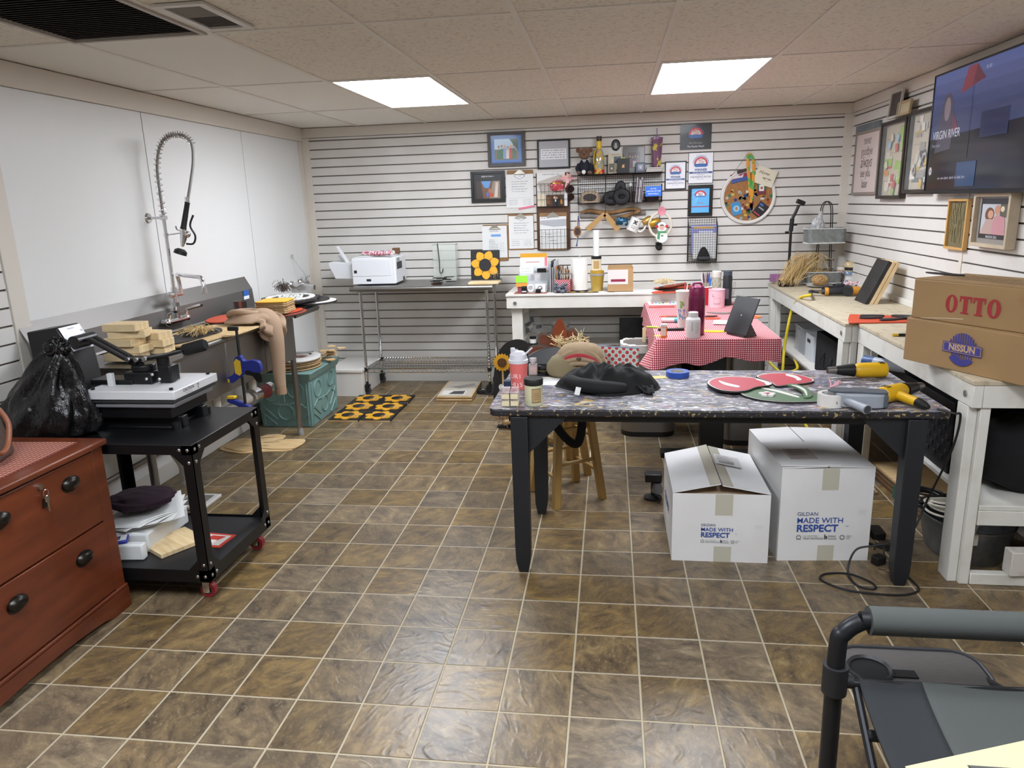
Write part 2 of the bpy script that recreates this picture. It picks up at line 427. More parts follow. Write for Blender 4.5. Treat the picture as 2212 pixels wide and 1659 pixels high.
wf=struct(MB().box(XL-.1,YF-.1,-.05,XR+.1,YF,H+.05).build('wall_front',M('wall_paint','#cfcac2',.7),smooth=0))
SZ,SP=2.181,.0755
st=.013
def slats(parent,kind,a0,a1,zmax,zmin=.1,step=SP,z0=SZ):
 i=0;z=z0+step
 while z>zmin:
  top,bot=min(z-.0035,zmax),max(z-step+.0045,zmin)
  if top-bot>.012:
   mb=MB()
   pr=[(0,bot),(-st,bot+.002),(-st,top-.002),(-st+.003,top),(0,top)]
   if kind=='b':
    vs=[(a0,YB+p,q)for p,q in pr]+[(a1,YB+p,q)for p,q in pr]
   elif kind=='r':
    vs=[(XR+p,a0,q)for p,q in pr]+[(XR+p,a1,q)for p,q in pr]
   else:
    vs=[(XL-p,a0,q)for p,q in pr]+[(XL-p,a1,q)for p,q in pr]
   n=len(pr)
   mb.add(vs,[tuple(range(n)),tuple(range(2*n-1,n-1,-1))]+[(k,k+n,(k+1)%n+n,(k+1)%n)for k in range(n)])
   mb.build('slat',SLAT,parent,smooth=0)
  z-=step
slats(wb,'b',XL+.075,XR-.07,2.205)
slats(wr,'r',2.62,YB-.02,2.21)
slats(wr,'r',YF,2.58,2.21)
slats(wl,'l',YF,1.20,2.175,step=.0812,z0=1.283+.0812*11)
for n,(y0,y1)in enumerate(((1.30,2.405),(2.412,3.60),(3.606,4.62))):
 MB().box(XL,y0,.1,XL+.006,y1,2.176).build('wall_panel',WP,wl,smooth=0)
def trim(n,*b):return struct(MB().box(*b).build('trim_%d'%n,TRIM,bevel=.003))
trim(1,XL,YB-.022,2.208,XR,YB,H-.001)
trim(2,XL,YF,2.178,XL+.02,YB-.023,H-.001)
trim(3,XR-.02,YF,2.212,XR,YB-.023,H-.001)
trim(4,XL+.0,YB-.02,.1,XL+.075,YB,2.207)
trim(5,XR-.075,YB-.028,.1,XR,YB,2.207)
trim(6,XR-.018,2.58,.1,XR,2.618,2.211)
trim(7,XL,1.205,.1,XL+.02,1.298,2.177)
trim(8,XL,4.622,.1,XL+.012,YB-.021,2.177)
BBM=M('baseboard_white','#cfccc5',.45)
struct(MB().box(XL,YB-.018,0,XR,YB,.1).build('baseboard_back',BBM,bevel=.003))
struct(MB().box(XL,YF,0,XL+.018,YB-.019,.1).build('baseboard_left',BBM,bevel=.003))
struct(MB().box(XR-.018,YF,0,XR,YB-.019,.1).build('baseboard_right',BBM,bevel=.003))
# ================================================================ left side
from mathutils import noise as mn
def blob(mb,c,r,amp=.15,freq=3,seed=0,nu=40,nv=26,flat=None,ridge=False,an=(1,1,1)):
 k=MB();k.sph((0,0,0),1,nu,nv)
 out=[]
 for p in k.v:
  q=Vector((p.x*an[0],p.y*an[1],p.z*an[2]))*freq+Vector((seed*7.3,seed*3.1,seed))
  n_=mn.noise(q)+.5*mn.noise(q*2.1)
  if ridge:n_=(1-abs(mn.noise(q))*2.6)*.6+.4*(1-abs(mn.noise(q*2.3))*2.4)-.4
  s_=1+amp*n_
  v=Vector((p.x*r[0]*s_,p.y*r[1]*s_,p.z*r[2]*s_))+Vector(c)
  if flat is not None and v.z<flat:v.z=flat+(v.z-flat)*.03
  out.append(v)
 mb.add(out,k.f);return mb
STEEL=M('stainless','#8f8d8a',.38,1,bump=(60,.02),stretch=(1,1,12))
STEELD=M('stainless_dull','#8f8b87',.42,1)
CHROME=M('chrome','#dcdcde',.14,1)
BLK=M('black_plastic','#141414',.42)
BLKM=M('black_powder_coat','#0f0f11',.38)
SCREW=M('bolt_steel','#b9b9b9',.3,1)
PVC=M('pvc_white','#d8d4cc',.4)
PLY=M('raw_plywood','#cdb288',.65,var=('#bc9c6a',9,4),stretch=(1,6,1))
PINE=M('pine','#dfc9a0',.6,var=('#cdae7c',6,5,(.4,.7)),stretch=(1,8,1))
BLACKWOOD=M('black_painted_wood','#1d1b1b',.55,var=('#2c2a2a',14,3))
RAFFIA=M('raffia','#c9ad78',.8)
sk=thing('compartment_sink','long stainless three compartment sink with high backsplash against the white wall','sink',(XL,1.22,0))
def kb():return MB(tr(-XL,-1.22,0))
y0,y1=1.22,3.40
prof=[(-1.672,1.125),(-1.622,1.035),(-1.612,.905),(-1.606,.895),(-1.618,.89),(-1.628,1.03),(-1.676,1.115)]
mb=kb();n=len(prof)
mb.add([(x,y0,z)for x,z in prof]+[(x,y1,z)for x,z in prof],[tuple(range(n)),tuple(range(2*n-1,n-1,-1))]+[(k,k+n,(k+1)%n+n,(k+1)%n)for k in range(n)])
mb.build('backsplash',M('stainless_brushed','#85827f',.55,1,bump=(60,.02),stretch=(1,1,12)),sk,smooth=0)
def deck(name,a,b):
 mb=kb();pr=[(-1.612,.902),(-1.17,.895),(-1.135,.91),(-1.112,.906),(-1.108,.885),(-1.118,.868),(-1.13,.868),(-1.135,.888),(-1.612,.888)];n=len(pr)
 mb.add([(x,a,z)for x,z in pr]+[(x,b,z)for x,z in pr],[tuple(range(n)),tuple(range(2*n-1,n-1,-1))]+[(k,k+n,(k+1)%n+n,(k+1)%n)for k in range(n)])
 return mb.build(name,STEEL,sk,smooth=20)
deck('drainboard',1.305,1.60);deck('drainboard',2.99,3.40)
bw=(2.99-1.60)/3
for i in range(3):
 a,b=1.60+i*bw,1.60+(i+1)*bw-.004
 mb=kb();o,q=.012,.59
 X0,X1=-1.60,-1.135
 mb.box(X1-o,a,q,X1,b,.885);mb.box(X0,a,q,X0+o,b,.89);mb.box(X0+o,a,q,X1-o,a+o,.885);mb.box(X0+o,b-o,q,X1-o,b,.885);mb.box(X0+o,a+o,q,X1-o,b-o,q+o)
 mb.build('bowl',STEELD,sk,bevel=.006)
 kb().cyl((-1.37,(a+b)/2,q-.05),(-1.37,(a+b)/2,q+.013),.045,n=20).build('drain',CHROME,sk)
 mb=kb();mb.tube([(-1.135,a,.893),(-1.135,b,.893)],.017,12);mb.build('rim',STEEL,sk)
for(x,y)in((-1.2,3.06),(-1.2,1.36),(-1.56,3.06),(-1.56,1.36),(-1.2,2.3),(-1.56,2.3)):
 if y==2.3:continue
 z1=.6 if y<3.05 and y>1.6 else.888
 mb=kb();mb.cyl((x,y,.06),(x,y,z1),.0205,n=16);mb.cyl((x,y,z1-.12),(x,y,z1-.02),.027,n=16)
 lg=mb.build('leg',STEEL,sk)
 kb().lathe([(.022,0),(.024,.02),(.016,.05),(.014,.09)],14,(x,y,0)).build('foot',M('foot_grey','#8b8a88',.4),lg)
kb().tube([(-1.56,1.36,.25),(-1.56,3.06,.25)],.014,10).build('cross_rail',STEEL,sk)
P2=MB(tr(-XL,-1.22,0)@tr(-1.6165,3.30,1.0)@Euler(WL).to_matrix().to_4x4())
P2.rect(-.05,-.005,.03,.035,'#2a5fae');P2.rect(-.05,-.03,.03,-.006,'#e8ebee');P2.build('maker_sticker',PR,sk,smooth=0)
pl=thing('drain_pipe','white plastic drain pipe with red coupling under the sink','pipe',(XL,1.9,0))
def kp():return MB(tr(-XL,-1.9,0))
kp().tube(spline([(-1.37,1.83,.54),(-1.37,1.83,.44),(-1.37,1.9,.40),(-1.37,2.7,.37)],6),.026,14).build('waste_pipe',PVC,pl)
for yy in(2.29,2.76):kp().tube([(-1.37,yy,.54),(-1.37,yy,.40)],.026,14).build('tail_pipe',PVC,pl)
for yy in(2.29,2.62):kp().cyl((-1.37,yy-.05,.39),(-1.37,yy+.05,.385),.034,n=16).build('tee_fitting',PVC,pl)
kp().cyl((-1.37,2.72,.375),(-1.37,2.80,.37),.055,n=20).build('steel_clamp',CHROME,pl)
kp().cyl((-1.37,2.80,.37),(-1.37,2.93,.365),.05,n=20).build('red_coupling',M('red_rubber','#6d2a2c',.5),pl)
kp().cyl((-1.37,2.93,.365),(-1.37,2.99,.362),.055,n=20).build('steel_clamp',CHROME,pl)
kp().tube(spline([(-1.37,1.83,.46),(-1.34,1.75,.35),(-1.30,1.76,.25),(-1.30,1.78,.12)],6),[.03]*19,14).build('trap',PVC,pl)
mb=kp()
for k in range(3):mb.lathe([(.03,-.006),(.037,-.004),(.037,.014),(.03,.016)],16,(-1.30,1.775,.14+k*.05))
mb.build('trap_ring',PVC,pl)
kp().box(-1.38,1.70,.0,-1.18,1.9,.02).build('floor_sink_rim',M('floor_sink_white','#c4c1bb',.35),pl,bevel=.006)
kp().box(-1.35,1.73,.0201,-1.21,1.87,.022).build('floor_sink_grate',M('floor_sink_dark','#6f6d6a',.4),pl,smooth=0)
FX,FYy=-1.575,2.335
fc=thing('pre_rinse_faucet','chrome wall faucet with tall coiled spring sprayer above the sink','faucet',(FX,FYy,.97))
def kf():return MB(tr(-FX,-FYy,-.97))
mb=kf();mb.tube([(FX,2.22,.965),(FX,2.44,.965)],.018,14)
for yy in(2.23,2.43):
 mb.cyl((-1.612,yy,.965),(FX,yy,.965),.016,n=14);mb.lathe([(.0,0),(.03,0),(.03,.012),(.02,.02)],16,(0,0,0))if False else None
 mb.sph((FX,yy,.967),(.022,.026,.022))
mb.cyl((FX,2.335,.96),(FX,2.335,1.06),.017,n=14);mb.cyl((FX,2.335,1.05),(FX,2.335,1.075),.022,n=6);mb.cyl((FX,2.335,1.10),(FX,2.335,1.165),.017,n=14)
mb.cyl((FX,2.27,1.12),(FX,2.41,1.12),.014,n=12);mb.cyl((FX,2.255,1.12),(FX,2.275,1.12),.017,n=6);mb.cyl((FX,2.335,1.06),(FX,2.335,1.11),.012,n=12)
mb.build('body',CHROME,fc)
for yy,s_ in((2.245,-1),(2.43,1)):
 mb=kf();mb.cyl((FX,yy,.985),(FX+.005,yy,1.015),.011,n=10);mb.tube([(FX+.005,yy,1.015),(FX+.05,yy+s_*.03,1.03),(FX+.075,yy+s_*.045,1.035)],[.008,.009,.011],10)
 hd=mb.build('lever_handle',CHROME,fc)
 kf().sph((FX+.08,yy+s_*.048,1.036),(.012,.012,.008)).build('handle_tip',BLK,hd)
mb=kf()
mb.tube(spline([(FX,2.40,1.12),(FX,2.40,1.19),(FX+.01,2.375,1.235),(FX+.05,2.34,1.238),(FX+.25,2.19,1.238),(FX+.29,2.16,1.232),(FX+.305,2.15,1.19),(FX+.305,2.15,1.16)],6),.012,12)
mb.cyl((FX+.305,2.15,1.145),(FX+.305,2.15,1.168),.015,n=12);mb.cyl((FX,2.40,1.115),(FX,2.40,1.15),.017,n=8)
mb.build('spout',CHROME,fc)
RX=-1.575
kf().cyl((FX,2.335,1.15),(FX+.0,2.335,1.60),.0105,n=12).build('riser',CHROME,fc)
mb=kf();mb.cyl((XL+.004,2.335,1.575),(FX,2.335,1.575),.008,n=10);mb.cyl((FX-.02,2.335,1.575),(FX+.018,2.335,1.575),.013,n=10);mb.cyl((XL+.007,2.335,1.575),(XL+.016,2.335,1.575),.032,.026,n=20)
mb.build('wall_bracket',CHROME,fc)
A0,A1=Vector((FX,2.335,1.58)),None
arc=spline([(FX,2.335,1.59),(FX,2.335,1.72),(FX+.005,2.335,1.86),(FX+.03,2.345,1.97),(FX+.07,2.36,2.025),(FX+.11,2.385,2.04),(FX+.155,2.405,2.035),(FX+.185,2.425,1.99),(FX+.185,2.42,1.90),(FX+.17,2.40,1.80),(FX+.15,2.38,1.70),(FX+.14,2.375,1.66)],8)
kf().tube(arc,.0085,10).build('hose',M('hose_steel','#8f8c8a',.35,.9,bump=(600,.3)),fc)
mb=kf();pts=[];tot=56;turns=30
for i in range(turns*10+1):
 s_=i/(turns*10)*tot;k=min(int(s_),len(arc)-2);p=arc[k].lerp(arc[k+1],s_-k);tg=(arc[k+1]-arc[k]).normalized()
 a_=tg.cross(Vector((0,1,0))).normalized();b_=tg.cross(a_);w_=2*PI*i/10
 pts.append(p+(a_*math.cos(w_)+b_*math.sin(w_))*.0195)
mb.tube(pts,.0026,5);mb.build('spring',CHROME,fc)
h0,h1=Vector((FX+.14,2.375,1.66)),Vector((FX+.105,2.35,1.505))
kf().tube([h0+Vector((0,0,.03)),h0],.0125,12).build('hose_ferrule',CHROME,fc)
kf().tube([h0,h0.lerp(h1,.05),h0.lerp(h1,.9),h1],[.016,.0145,.0165,.019],14).build('grip',BLK,fc)
mb=kf();mb.tube([h1,h1+Vector((-.005,0,-.05)),h1+Vector((-.02,0,-.10))],[.017,.02,.009],12);mb.sph(h1+Vector((.015,.01,-.03)),.02);mb.build('valve',CHROME,fc)
kf().tube(spline([h1+Vector((.055,.035,.08)),h1+Vector((.032,.025,.02)),h1+Vector((.05,.035,-.04)),h1+Vector((.035,.03,-.085)),h1+Vector((.0,.01,-.085))],6),.0085,10,flat=.7).build('squeeze_lever',BLK,fc)
e_=h1+Vector((-.03,-.005,-.125));ax=Vector((-.35,-.2,-1)).normalized()
kf().tube([e_-ax*.012,e_,e_+ax*.022],[.02,.036,.038],20).build('spray_head',BLK,fc)
mb=kf();mb.tube([(FX,2.335,1.475),h1+Vector((-.01,0,-.02))],.004,8);mb.tube(spline([h1+Vector((-.02,0,-.01)),h1+Vector((-.04,0,.0)),h1+Vector((-.045,0,.02))],4),.004,8);mb.cyl((FX,2.335,1.465),(FX,2.335,1.485),.014,n=10);mb.build('hose_hook',CHROME,fc)
f2=thing('wall_faucet','small chrome wall faucet with angled support rod near the back corner','faucet',(XL,4.30,.96))
def k2():return MB(tr(-XL,-4.30,-.96))
mb=k2()
for yy in(4.21,4.40):mb.cyl((XL+.007,yy,.975),(XL+.06,yy,.975),.014,n=12);mb.cyl((XL+.007,yy,.975),(XL+.018,yy,.975),.032,.026,n=18)
mb.cyl((XL+.06,4.18,.975),(XL+.06,4.43,.975),.018,n=14);mb.tube([(XL+.06,4.3,.97),(XL+.12,4.3,.955),(XL+.17,4.3,.95)],.013,12);mb.cyl((XL+.165,4.3,.955),(XL+.165,4.3,.92),.016,n=14);mb.build('body',CHROME,f2)
for yy in(4.22,4.39):k2().tube([(XL+.06,yy,.985),(XL+.065,yy,1.02),(XL+.10,yy,1.03)],.009,10).build('lever_handle',CHROME,f2)
k2().tube([(XL+.012,4.255,1.21),(XL+.14,4.30,.98)],.0035,8).build('support_rod',CHROME,f2)
k2().cyl((XL+.007,4.255,1.21),(XL+.02,4.255,1.21),.018,n=14).build('rod_mount',CHROME,f2)
ds=.905
R=random.Random(4)
def plank(name,label,cat,c,d,a=0,mat=PINE,group=None,bev=.002):
 o=MB().box(-d[0]/2,-d[1]/2,0,d[0]/2,d[1]/2,d[2]).build(name,mat,bevel=bev,loc=c,rotz=a);return tag(o,label,cat,group)
C2=crop(0,550,4.81)
zz=ds+.006
for i in range(5):
 sz=(.17,.115,.036)
 if i<3:c=(-1.31+R.uniform(-.012,.012),1.66+R.uniform(-.01,.01))
 k=i
 plank('pine_block',('rough pine block at the bottom of the stack on the sink','second pine block up in the stack on the sink','third pine block up in the stack on the sink','fourth pine block up, just under the top one on the sink','fifth pine block in the stack on the sink','sixth pine block, just under the top one on the sink','topmost pine block of the stack beside the black press')[k if k<4 else 6],'wood block',(-1.31+R.uniform(-.02,.02)-(.03 if i>4 else 0),1.47+R.uniform(-.015,.015),ds+.002+i*.0365),sz,.12+R.uniform(-.25,.25),group='pine blocks stacked on the sink')
for i in range(3):
 plank('pine_block',('bottom pine block of the shorter sink stack','second pine block of the shorter sink stack','top pine block of the shorter sink stack')[i],'wood block',(-1.26+R.uniform(-.02,.02),1.585+R.uniform(-.01,.01),ds+.012+i*.0365),(.17,.1,.036),R.uniform(-.2,.1),group='pine blocks stacked on the sink')
tag(MB().lathe([(.0,0),(.08,0),(.09,.02),(.1,.12),(.104,.13),(.096,.13),(.085,.02),(0,.018)],28).build('mixing_tub',M('dark_teal_plastic','#1f4a48',.4),loc=(-1.5,1.31,ds)),'dark teal plastic tub at the end of the sink behind the press','tub')
def raffia(mb,c,r,n,seed,up=.02,rad=.0011,spread=1):
 R=random.Random(seed)
 for i in range(n):
  a=R.uniform(0,2*PI);l=r*R.uniform(.5,1.1);h=R.uniform(.3,1)*up
  p0=Vector(c)+Vector((R.uniform(-.25,.25)*r,R.uniform(-.25,.25)*r,R.uniform(0,up*.5)))
  d=Vector((math.cos(a),math.sin(a),0))*l
  mb.tube([p0,p0+d*.35+Vector((0,0,h)),p0+d*.75+Vector((0,0,h*.8)),p0+d+Vector((R.uniform(-.02,.02)*spread,R.uniform(-.02,.02)*spread,h*R.uniform(-.1,.6)))],rad,4,caps=False)
 return mb
def outline(pts,n=6):return[(p.x,p.y)for p in spline([(a,b,0)for a,b in pts],n,True)]
o=thing('wood_cutout','long raw wood cutout lying across the sink rim with raffia on it','sign cutout',(-1.30,2.08,.912),.08)
MB().prism(outline([(-.12,-.33),(.05,-.36),(.15,-.2),(.17,.1),(.12,.33),(-.05,.38),(-.16,.2),(-.18,-.1)]),0,.007).build('board',PLY,o,smooth=0)
MB().prism(outline([(-.1,-.28),(.03,-.3),(.08,-.1),(.10,.08),(.02,.2),(-.09,.12),(-.13,-.1)]),.0075,.014).build('black_layer',BLACKWOOD,o,smooth=0)
raffia(MB(),(.04,-.05,.015),.11,70,3,.045,.0014).build('raffia_bow',RAFFIA,o)
for k in range(7):
 a=k*.8
 MB().prism([(p[0]*1+.06*math.cos(a),p[1]+.09*math.sin(a)+.0)for p in outline([(-.045,0),(0,.02),(.05,0),(0,-.016)])],.0145+.003*k,.0172+.003*k).build('black_leaf',BLACKWOOD,o,smooth=0)
o=thing('wood_cutout','lower raw wood cutout overhanging the sink rim under the clamp','sign cutout',(-1.17,2.30,.9125),.05)
MB().prism(outline([(-.06,-.2),(.06,-.27),(.1,-.1),(.1,.2),(.02,.3),(-.06,.22)]),0,.006).build('board',PLY,o,smooth=0)
o=thing('orange_sign','orange topped black oval sign lying on the sink edge','sign',(-1.40,2.66,.93))
MB().prism(circ(.14,32,k=1.6),-.016,-.004).build('black_backing',BLACKWOOD,o,smooth=0)
MB().prism(circ(.137,32,k=1.6),-.004,.002).build('orange_face',M('orange_paint','#c0492b',.5),o,smooth=0)
sx,sy=-1.30,2.98
ORANGE=M('orange_paint','#c0492b',.5);RUST=M('rust_paint','#8a3d2a',.55)
z=.912
for i,(rx,ry,mat,lb)in enumerate(((.145,.2,RUST,'rust oval sign at the bottom of the pile on the drainboard'),(.14,.17,ORANGE,'orange oval sign under the square card pile'))):
 o=thing('oval_sign',lb,'sign',(-1.17-i*.03,2.93+.03*i,z));MB().prism(circ(rx,32,k=ry/rx),0,.005).build('board',BLACKWOOD,o,smooth=0)
 MB().prism(circ(rx-.003,32,k=(ry-.003)/(rx-.003)),.005,.0075).build('face',mat,o,smooth=0);z+=.0085
for i in range(14):
 o=MB().prism(outline([(-.09,-.1),(.09,-.1),(.1,0),(.09,.1),(-.09,.1),(-.1,0)],3),0,.0058).build('wood_card',M('yellow_card','#d9a92c',.5)if i==13 else PLY if i%2 else M('dark_edge_ply','#7a5c38',.6),loc=(-1.20+R.uniform(-.004,.004),2.88+R.uniform(-.004,.004),z+i*.0059),rotz=.1+R.uniform(-.02,.02),smooth=0)
 tag(o,'yellow painted card on top of the thin board pile' if i==13 else 'thin scalloped wood board in the pile on the drainboard','sign board','thin wood boards piled on the drainboard')
for i,(cx,cy,r_,k_,mat,lb)in enumerate(((-1.30,3.29,.2,1.05,'b','dark round sign lowest in the pile overhanging the sink end'),(-1.16,3.38,.19,1.0,'w','white faced oval sign sticking out past the end of the sink'),(-1.22,3.40,.185,1.0,'b','second dark round sign in the overhanging pile'))):
 o=thing('round_sign',lb,'sign',(cx,cy,.912+i*.014));MB().prism(circ(r_,40,k=k_),0,.012).build('board',BLACKWOOD,o,smooth=0)
 if mat=='w':MB().prism(circ(r_-.006,40,k=k_),.012,.0138).build('white_face',M('sign_white','#dcdad6',.5),o,smooth=0)
o=thing('wreath_sign','black scalloped round sign with raised white lettering on top of the sink pile','sign',(-1.28,3.30,.960),.35)
MB().prism([((.235+.012*math.sin(9*a))*math.cos(a)*.86,(.285+.012*math.sin(9*a))*math.sin(a))for a in[2*PI*i/90 for i in range(90)]],0,.016).build('black_board',BLACKWOOD,o,smooth=0)
mb=MB();ring=[]
for i in range(72):
 a=2*PI*i/72;s_=.012*abs(math.sin(12*a));mb.m=Matrix.Identity(4)
 ring.append(((.165+s_)*math.cos(a),(.205+s_)*math.sin(a)))
for i in range(72):
 a0,a1=ring[i],ring[(i+1)%72];mb.prism([a0,a1,(a1[0]*.8,a1[1]*.8),(a0[0]*.8,a0[1]*.8)],.0165,.023)
mb.build('white_ring',M('sign_white2','#e6e4e0',.5),o,smooth=0)
mb=MB()
for r_ in range(4):
 for k in range(7):
  mb.cbox((-.075+k*.025+R.uniform(-.004,.004),-.09+r_*.06,.02),(.018,R.uniform(.02,.045),.006),rot(R.uniform(-.4,.4)))
mb.build('raised_lettering',M('sign_white2','#e6e4e0',.5),o,smooth=0)
tag(raffia(MB(),(0,0,0),.07,60,9,.07,.0016).build('dark_raffia_tuft',M('dark_raffia','#4a4038',.8),loc=(-1.42,3.50,.99)),'small tuft of dark twigs on the far end of the sink pile','trimming')
tag(MB().lathe([(.0,0),(.04,0),(.044,.09),(.046,.095),(.04,.095),(.036,.008),(0,.008)],24).build('steel_cup',STEEL,loc=(-1.49,2.95,.905)),'small steel cup standing at the back of the drainboard','cup')
SWEAT=M('beige_sweatshirt','#9c836c',.95,bump=(300,.12))
o=thing('sweatshirt','beige sweatshirt draped over the front rim of the sink with one sleeve hanging','sweatshirt',(-1.10,2.50,.9))
def kw():return MB(tr(1.10,-2.50,-.9))
mb=kw()
def body(u,v):
 y=2.36+u*.34;s_=v*.62
 if s_<.24:x=-1.30+s_*.85;z=.935+.03*math.sin(s_*14)*math.sin(u*9)+.03*math.sin(PI*u)
 else:
  k=(s_-.24)/.38;hang=.06+.15*max(0,math.sin(PI*(u-.18)/.9))**.8 if u>.18 else.07
  x=-1.095+.035*math.sin(k*PI)+.018*math.sin(u*22);z=.945-k*hang+.012*math.sin(u*17)
  y+=.02*math.sin(k*9)
 n_=mn.noise(Vector((x*9,y*9,z*9)))*.014
 return(x+n_,y,z+n_)
mb.sheet(body,48,36);mb.build('body',SWEAT,o,smooth=180,solid=.012,sub=1)
kw().tube(spline([(-1.17,2.55,.96),(-1.09,2.54,.93),(-1.055,2.53,.83),(-1.05,2.525,.70),(-1.052,2.52,.58),(-1.05,2.515,.50)],8),[.06,.062,.064,.066,.068,.07,.072,.074,.076,.076,.074,.072,.070,.068,.066,.064,.063,.062,.061,.06,.059,.058,.057,.056,.055,.054,.053,.052,.051,.05,.05,.049,.048,.047,.046,.045,.045,.044,.044,.043,.043],18,flat=.7).build('sleeve',SWEAT,o,sub=1,smooth=180)
kw().tube([(-1.05,2.515,.505),(-1.05,2.513,.47),(-1.05,2.51,.452)],[.042,.046,.045],18,flat=.75).build('cuff',M('beige_rib','#94795f',.95,bump=(200,.3)),o)
kw().tube(spline([(-1.30,2.44,.975),(-1.24,2.40,1.0),(-1.17,2.43,.99),(-1.15,2.52,.975),(-1.20,2.58,.98),(-1.28,2.54,.985)],6,True),.018,10,closed=True).build('neck_band',SWEAT,o)
cl=thing('bar_clamp','black bar clamp with blue and yellow grips hanging on the sink rim','clamp',(-1.055,2.06,.55))
def kc():return MB(tr(1.055,-2.06,-.55))
BLUE=M('clamp_blue','#26307e',.4);YEL=M('clamp_yellow','#d6b02c',.45)
kc().box(-1.059,2.05,.50,-1.051,2.07,.965).build('bar',BLK,cl,bevel=.001)
kc().cbox((-1.075,2.06,.955),(.06,.022,.024)).build('top_jaw',BLK,cl,bevel=.004)
mb=kc();mb.m=mb.m@tr(-1.055,2.06,0)@rot(PI/2,'X')
mb.prism(outline([(-.095,.665),(-.04,.70),(-.03,.78),(.01,.80),(.03,.77),(.08,.775),(.12,.76),(.125,.71),(.09,.70),(.04,.715),(.02,.69),(-.02,.665),(-.06,.64)],5),-.016,.016)
mb.build('trigger_body',BLUE,cl,bevel=.004)
mb=kc();mb.m=mb.m@tr(-1.055,2.06,0)@rot(PI/2,'X');mb.prism(outline([(.03,.715),(.1,.71),(.125,.69),(.12,.645),(.09,.65),(.07,.68),(.03,.69)],5),-.013,.013);mb.build('grip_pad',BLK,cl,bevel=.003)
mb=kc();mb.m=mb.m@tr(-1.055,2.06,0)@rot(PI/2,'X');mb.prism([(-.03,.70),(-.005,.685),(.01,.70),(.01,.77),(-.015,.785),(-.03,.765)],.0165,.018);mb.build('yellow_label',YEL,cl,smooth=0)
kc().cbox((-1.15,2.06,.655),(.05,.034,.022)).build('upper_pad',YEL,cl,bevel=.004)
mb=kc();mb.m=mb.m@tr(-1.055,2.06,0)@rot(PI/2,'X');mb.prism(outline([(-.1,.545),(-.05,.535),(0,.515),(.03,.50),(.03,.485),(-.01,.482),(-.06,.51),(-.1,.525)],4),-.014,.014);mb.build('lower_jaw',BLUE,cl,bevel=.003)
kc().cbox((-1.135,2.06,.553),(.05,.034,.016)).build('lower_pad',YEL,cl,bevel=.004)
cx0,cx1,cy0,cy1,cz=-1.34,-.61,.785,1.345,.70
ct=thing('rolling_cart','black metal two shelf rolling cart under the heat press','cart',(cx0,cy0,0))
def kk():return MB(tr(-cx0,-cy0,0))
kk().box(cx0,cy0,cz-.004,cx1,cy1,cz).build('top_shelf',BLKM,ct,bevel=.002)
mb=kk()
for(a,b,c,d)in((cx0,cy0,cx1,cy0+.003),(cx0,cy1-.003,cx1,cy1),(cx0,cy0,cx0+.003,cy1),(cx1-.003,cy0,cx1,cy1)):mb.box(a,b,cz-.042,c,d,cz-.003)
mb.build('top_apron',BLKM,ct,smooth=0)
kk().box(cx0+.003,cy0+.003,.135,cx1-.003,cy1-.003,.14).build('lower_shelf',M('black_matte','#202022',.5),ct,bevel=.002)
mb=kk()
for(a,b,c,d)in((cx0,cy0,cx1,cy0+.003),(cx0,cy1-.003,cx1,cy1),(cx0,cy0,cx0+.003,cy1),(cx1-.003,cy0,cx1,cy1)):mb.box(a,b,.095,c,d,.15)
mb.build('lower_apron',BLKM,ct,smooth=0)
for(x,sx)in((cx0,1),(cx1,-1)):
 for(y,sy_)in((cy0,1),(cy1,-1)):
  mb=kk();W_=.045;t_=.003
  mb.box(min(x,x+sx*W_),min(y,y+sy_*t_),.1,max(x,x+sx*W_),max(y,y+sy_*t_),cz-.003)
  mb.box(min(x,x+sx*t_),min(y,y+sy_*W_),.1,max(x,x+sx*t_),max(y,y+sy_*W_),cz-.003)
  for z0,z1 in((cz-.042,-1),(.15,1)):
   for ax in 'xy':
    q=[(W_*.9,0),(W_*.9+.05,0),(W_*.9,z1*.05)]
    if ax=='x':vs=[(x+sx*a,y+sy_*e,z0+h)for e in(-.0004,t_)for a,h in q]
    else:vs=[(x+sx*e,y+sy_*a,z0+h)for e in(-.0004,t_)for a,h in q]
    mb.add(vs,[(0,1,2),(3,5,4),(0,3,4,1),(1,4,5,2),(2,5,3,0)])
  lg=mb.build('leg',BLKM,ct,smooth=0)
  for z in(cz-.022,cz-.075,.122,.175):
   for a in(.02,.055 if z in(cz-.022,.122)else.022):
    if a==.022:continue
    m1=kk();m1.sph((x+sx*a,y-sy_*.001,z),(.0075,.004,.0075),10,6);m1.build('bolt',SCREW,lg)
    m1=kk();m1.sph((x-sx*.001,y+sy_*a,z),(.004,.0075,.0075),10,6);m1.build('bolt',SCREW,lg)
RED=M('red_wheel','#8e2a30',.4)
for(x,y)in((cx0+.05,cy0+.06),(cx1-.06,cy0+.06),(cx0+.05,cy1-.06),(cx1-.06,cy1-.06)):
 m1=kk();m1.box(x-.035,y-.03,.088,x+.035,y+.03,.094);m1.cyl((x,y,.07),(x,y,.09),.02,n=12)
 for s_ in(-1,1):m1.cbox((x+.008,y+s_*.017,.05),(.03,.003,.055))
 m1.tube([(x-.01,y,.07),(x-.045,y,.078),(x-.05,y,.07)],.008,8)
 f_=m1.build('caster',CHROME,ct,smooth=40)
 kk().cyl((x+.012,y-.013,.033),(x+.012,y+.013,.033),.033,n=22).build('wheel',RED,f_)
 kk().cyl((x+.012,y-.0145,.033),(x+.012,y+.0145,.033),.017,n=16).build('hub',BLK,f_)
hp=thing('heat_press','white and black clamshell heat press with digital panel on the cart','heat press',(-1.0,1.1,cz))
def kh():return MB(tr(1.0,-1.1,-cz))
GRYP=M('press_white','#cfcfd1',.35);UND=M('press_grey','#77777b',.45)
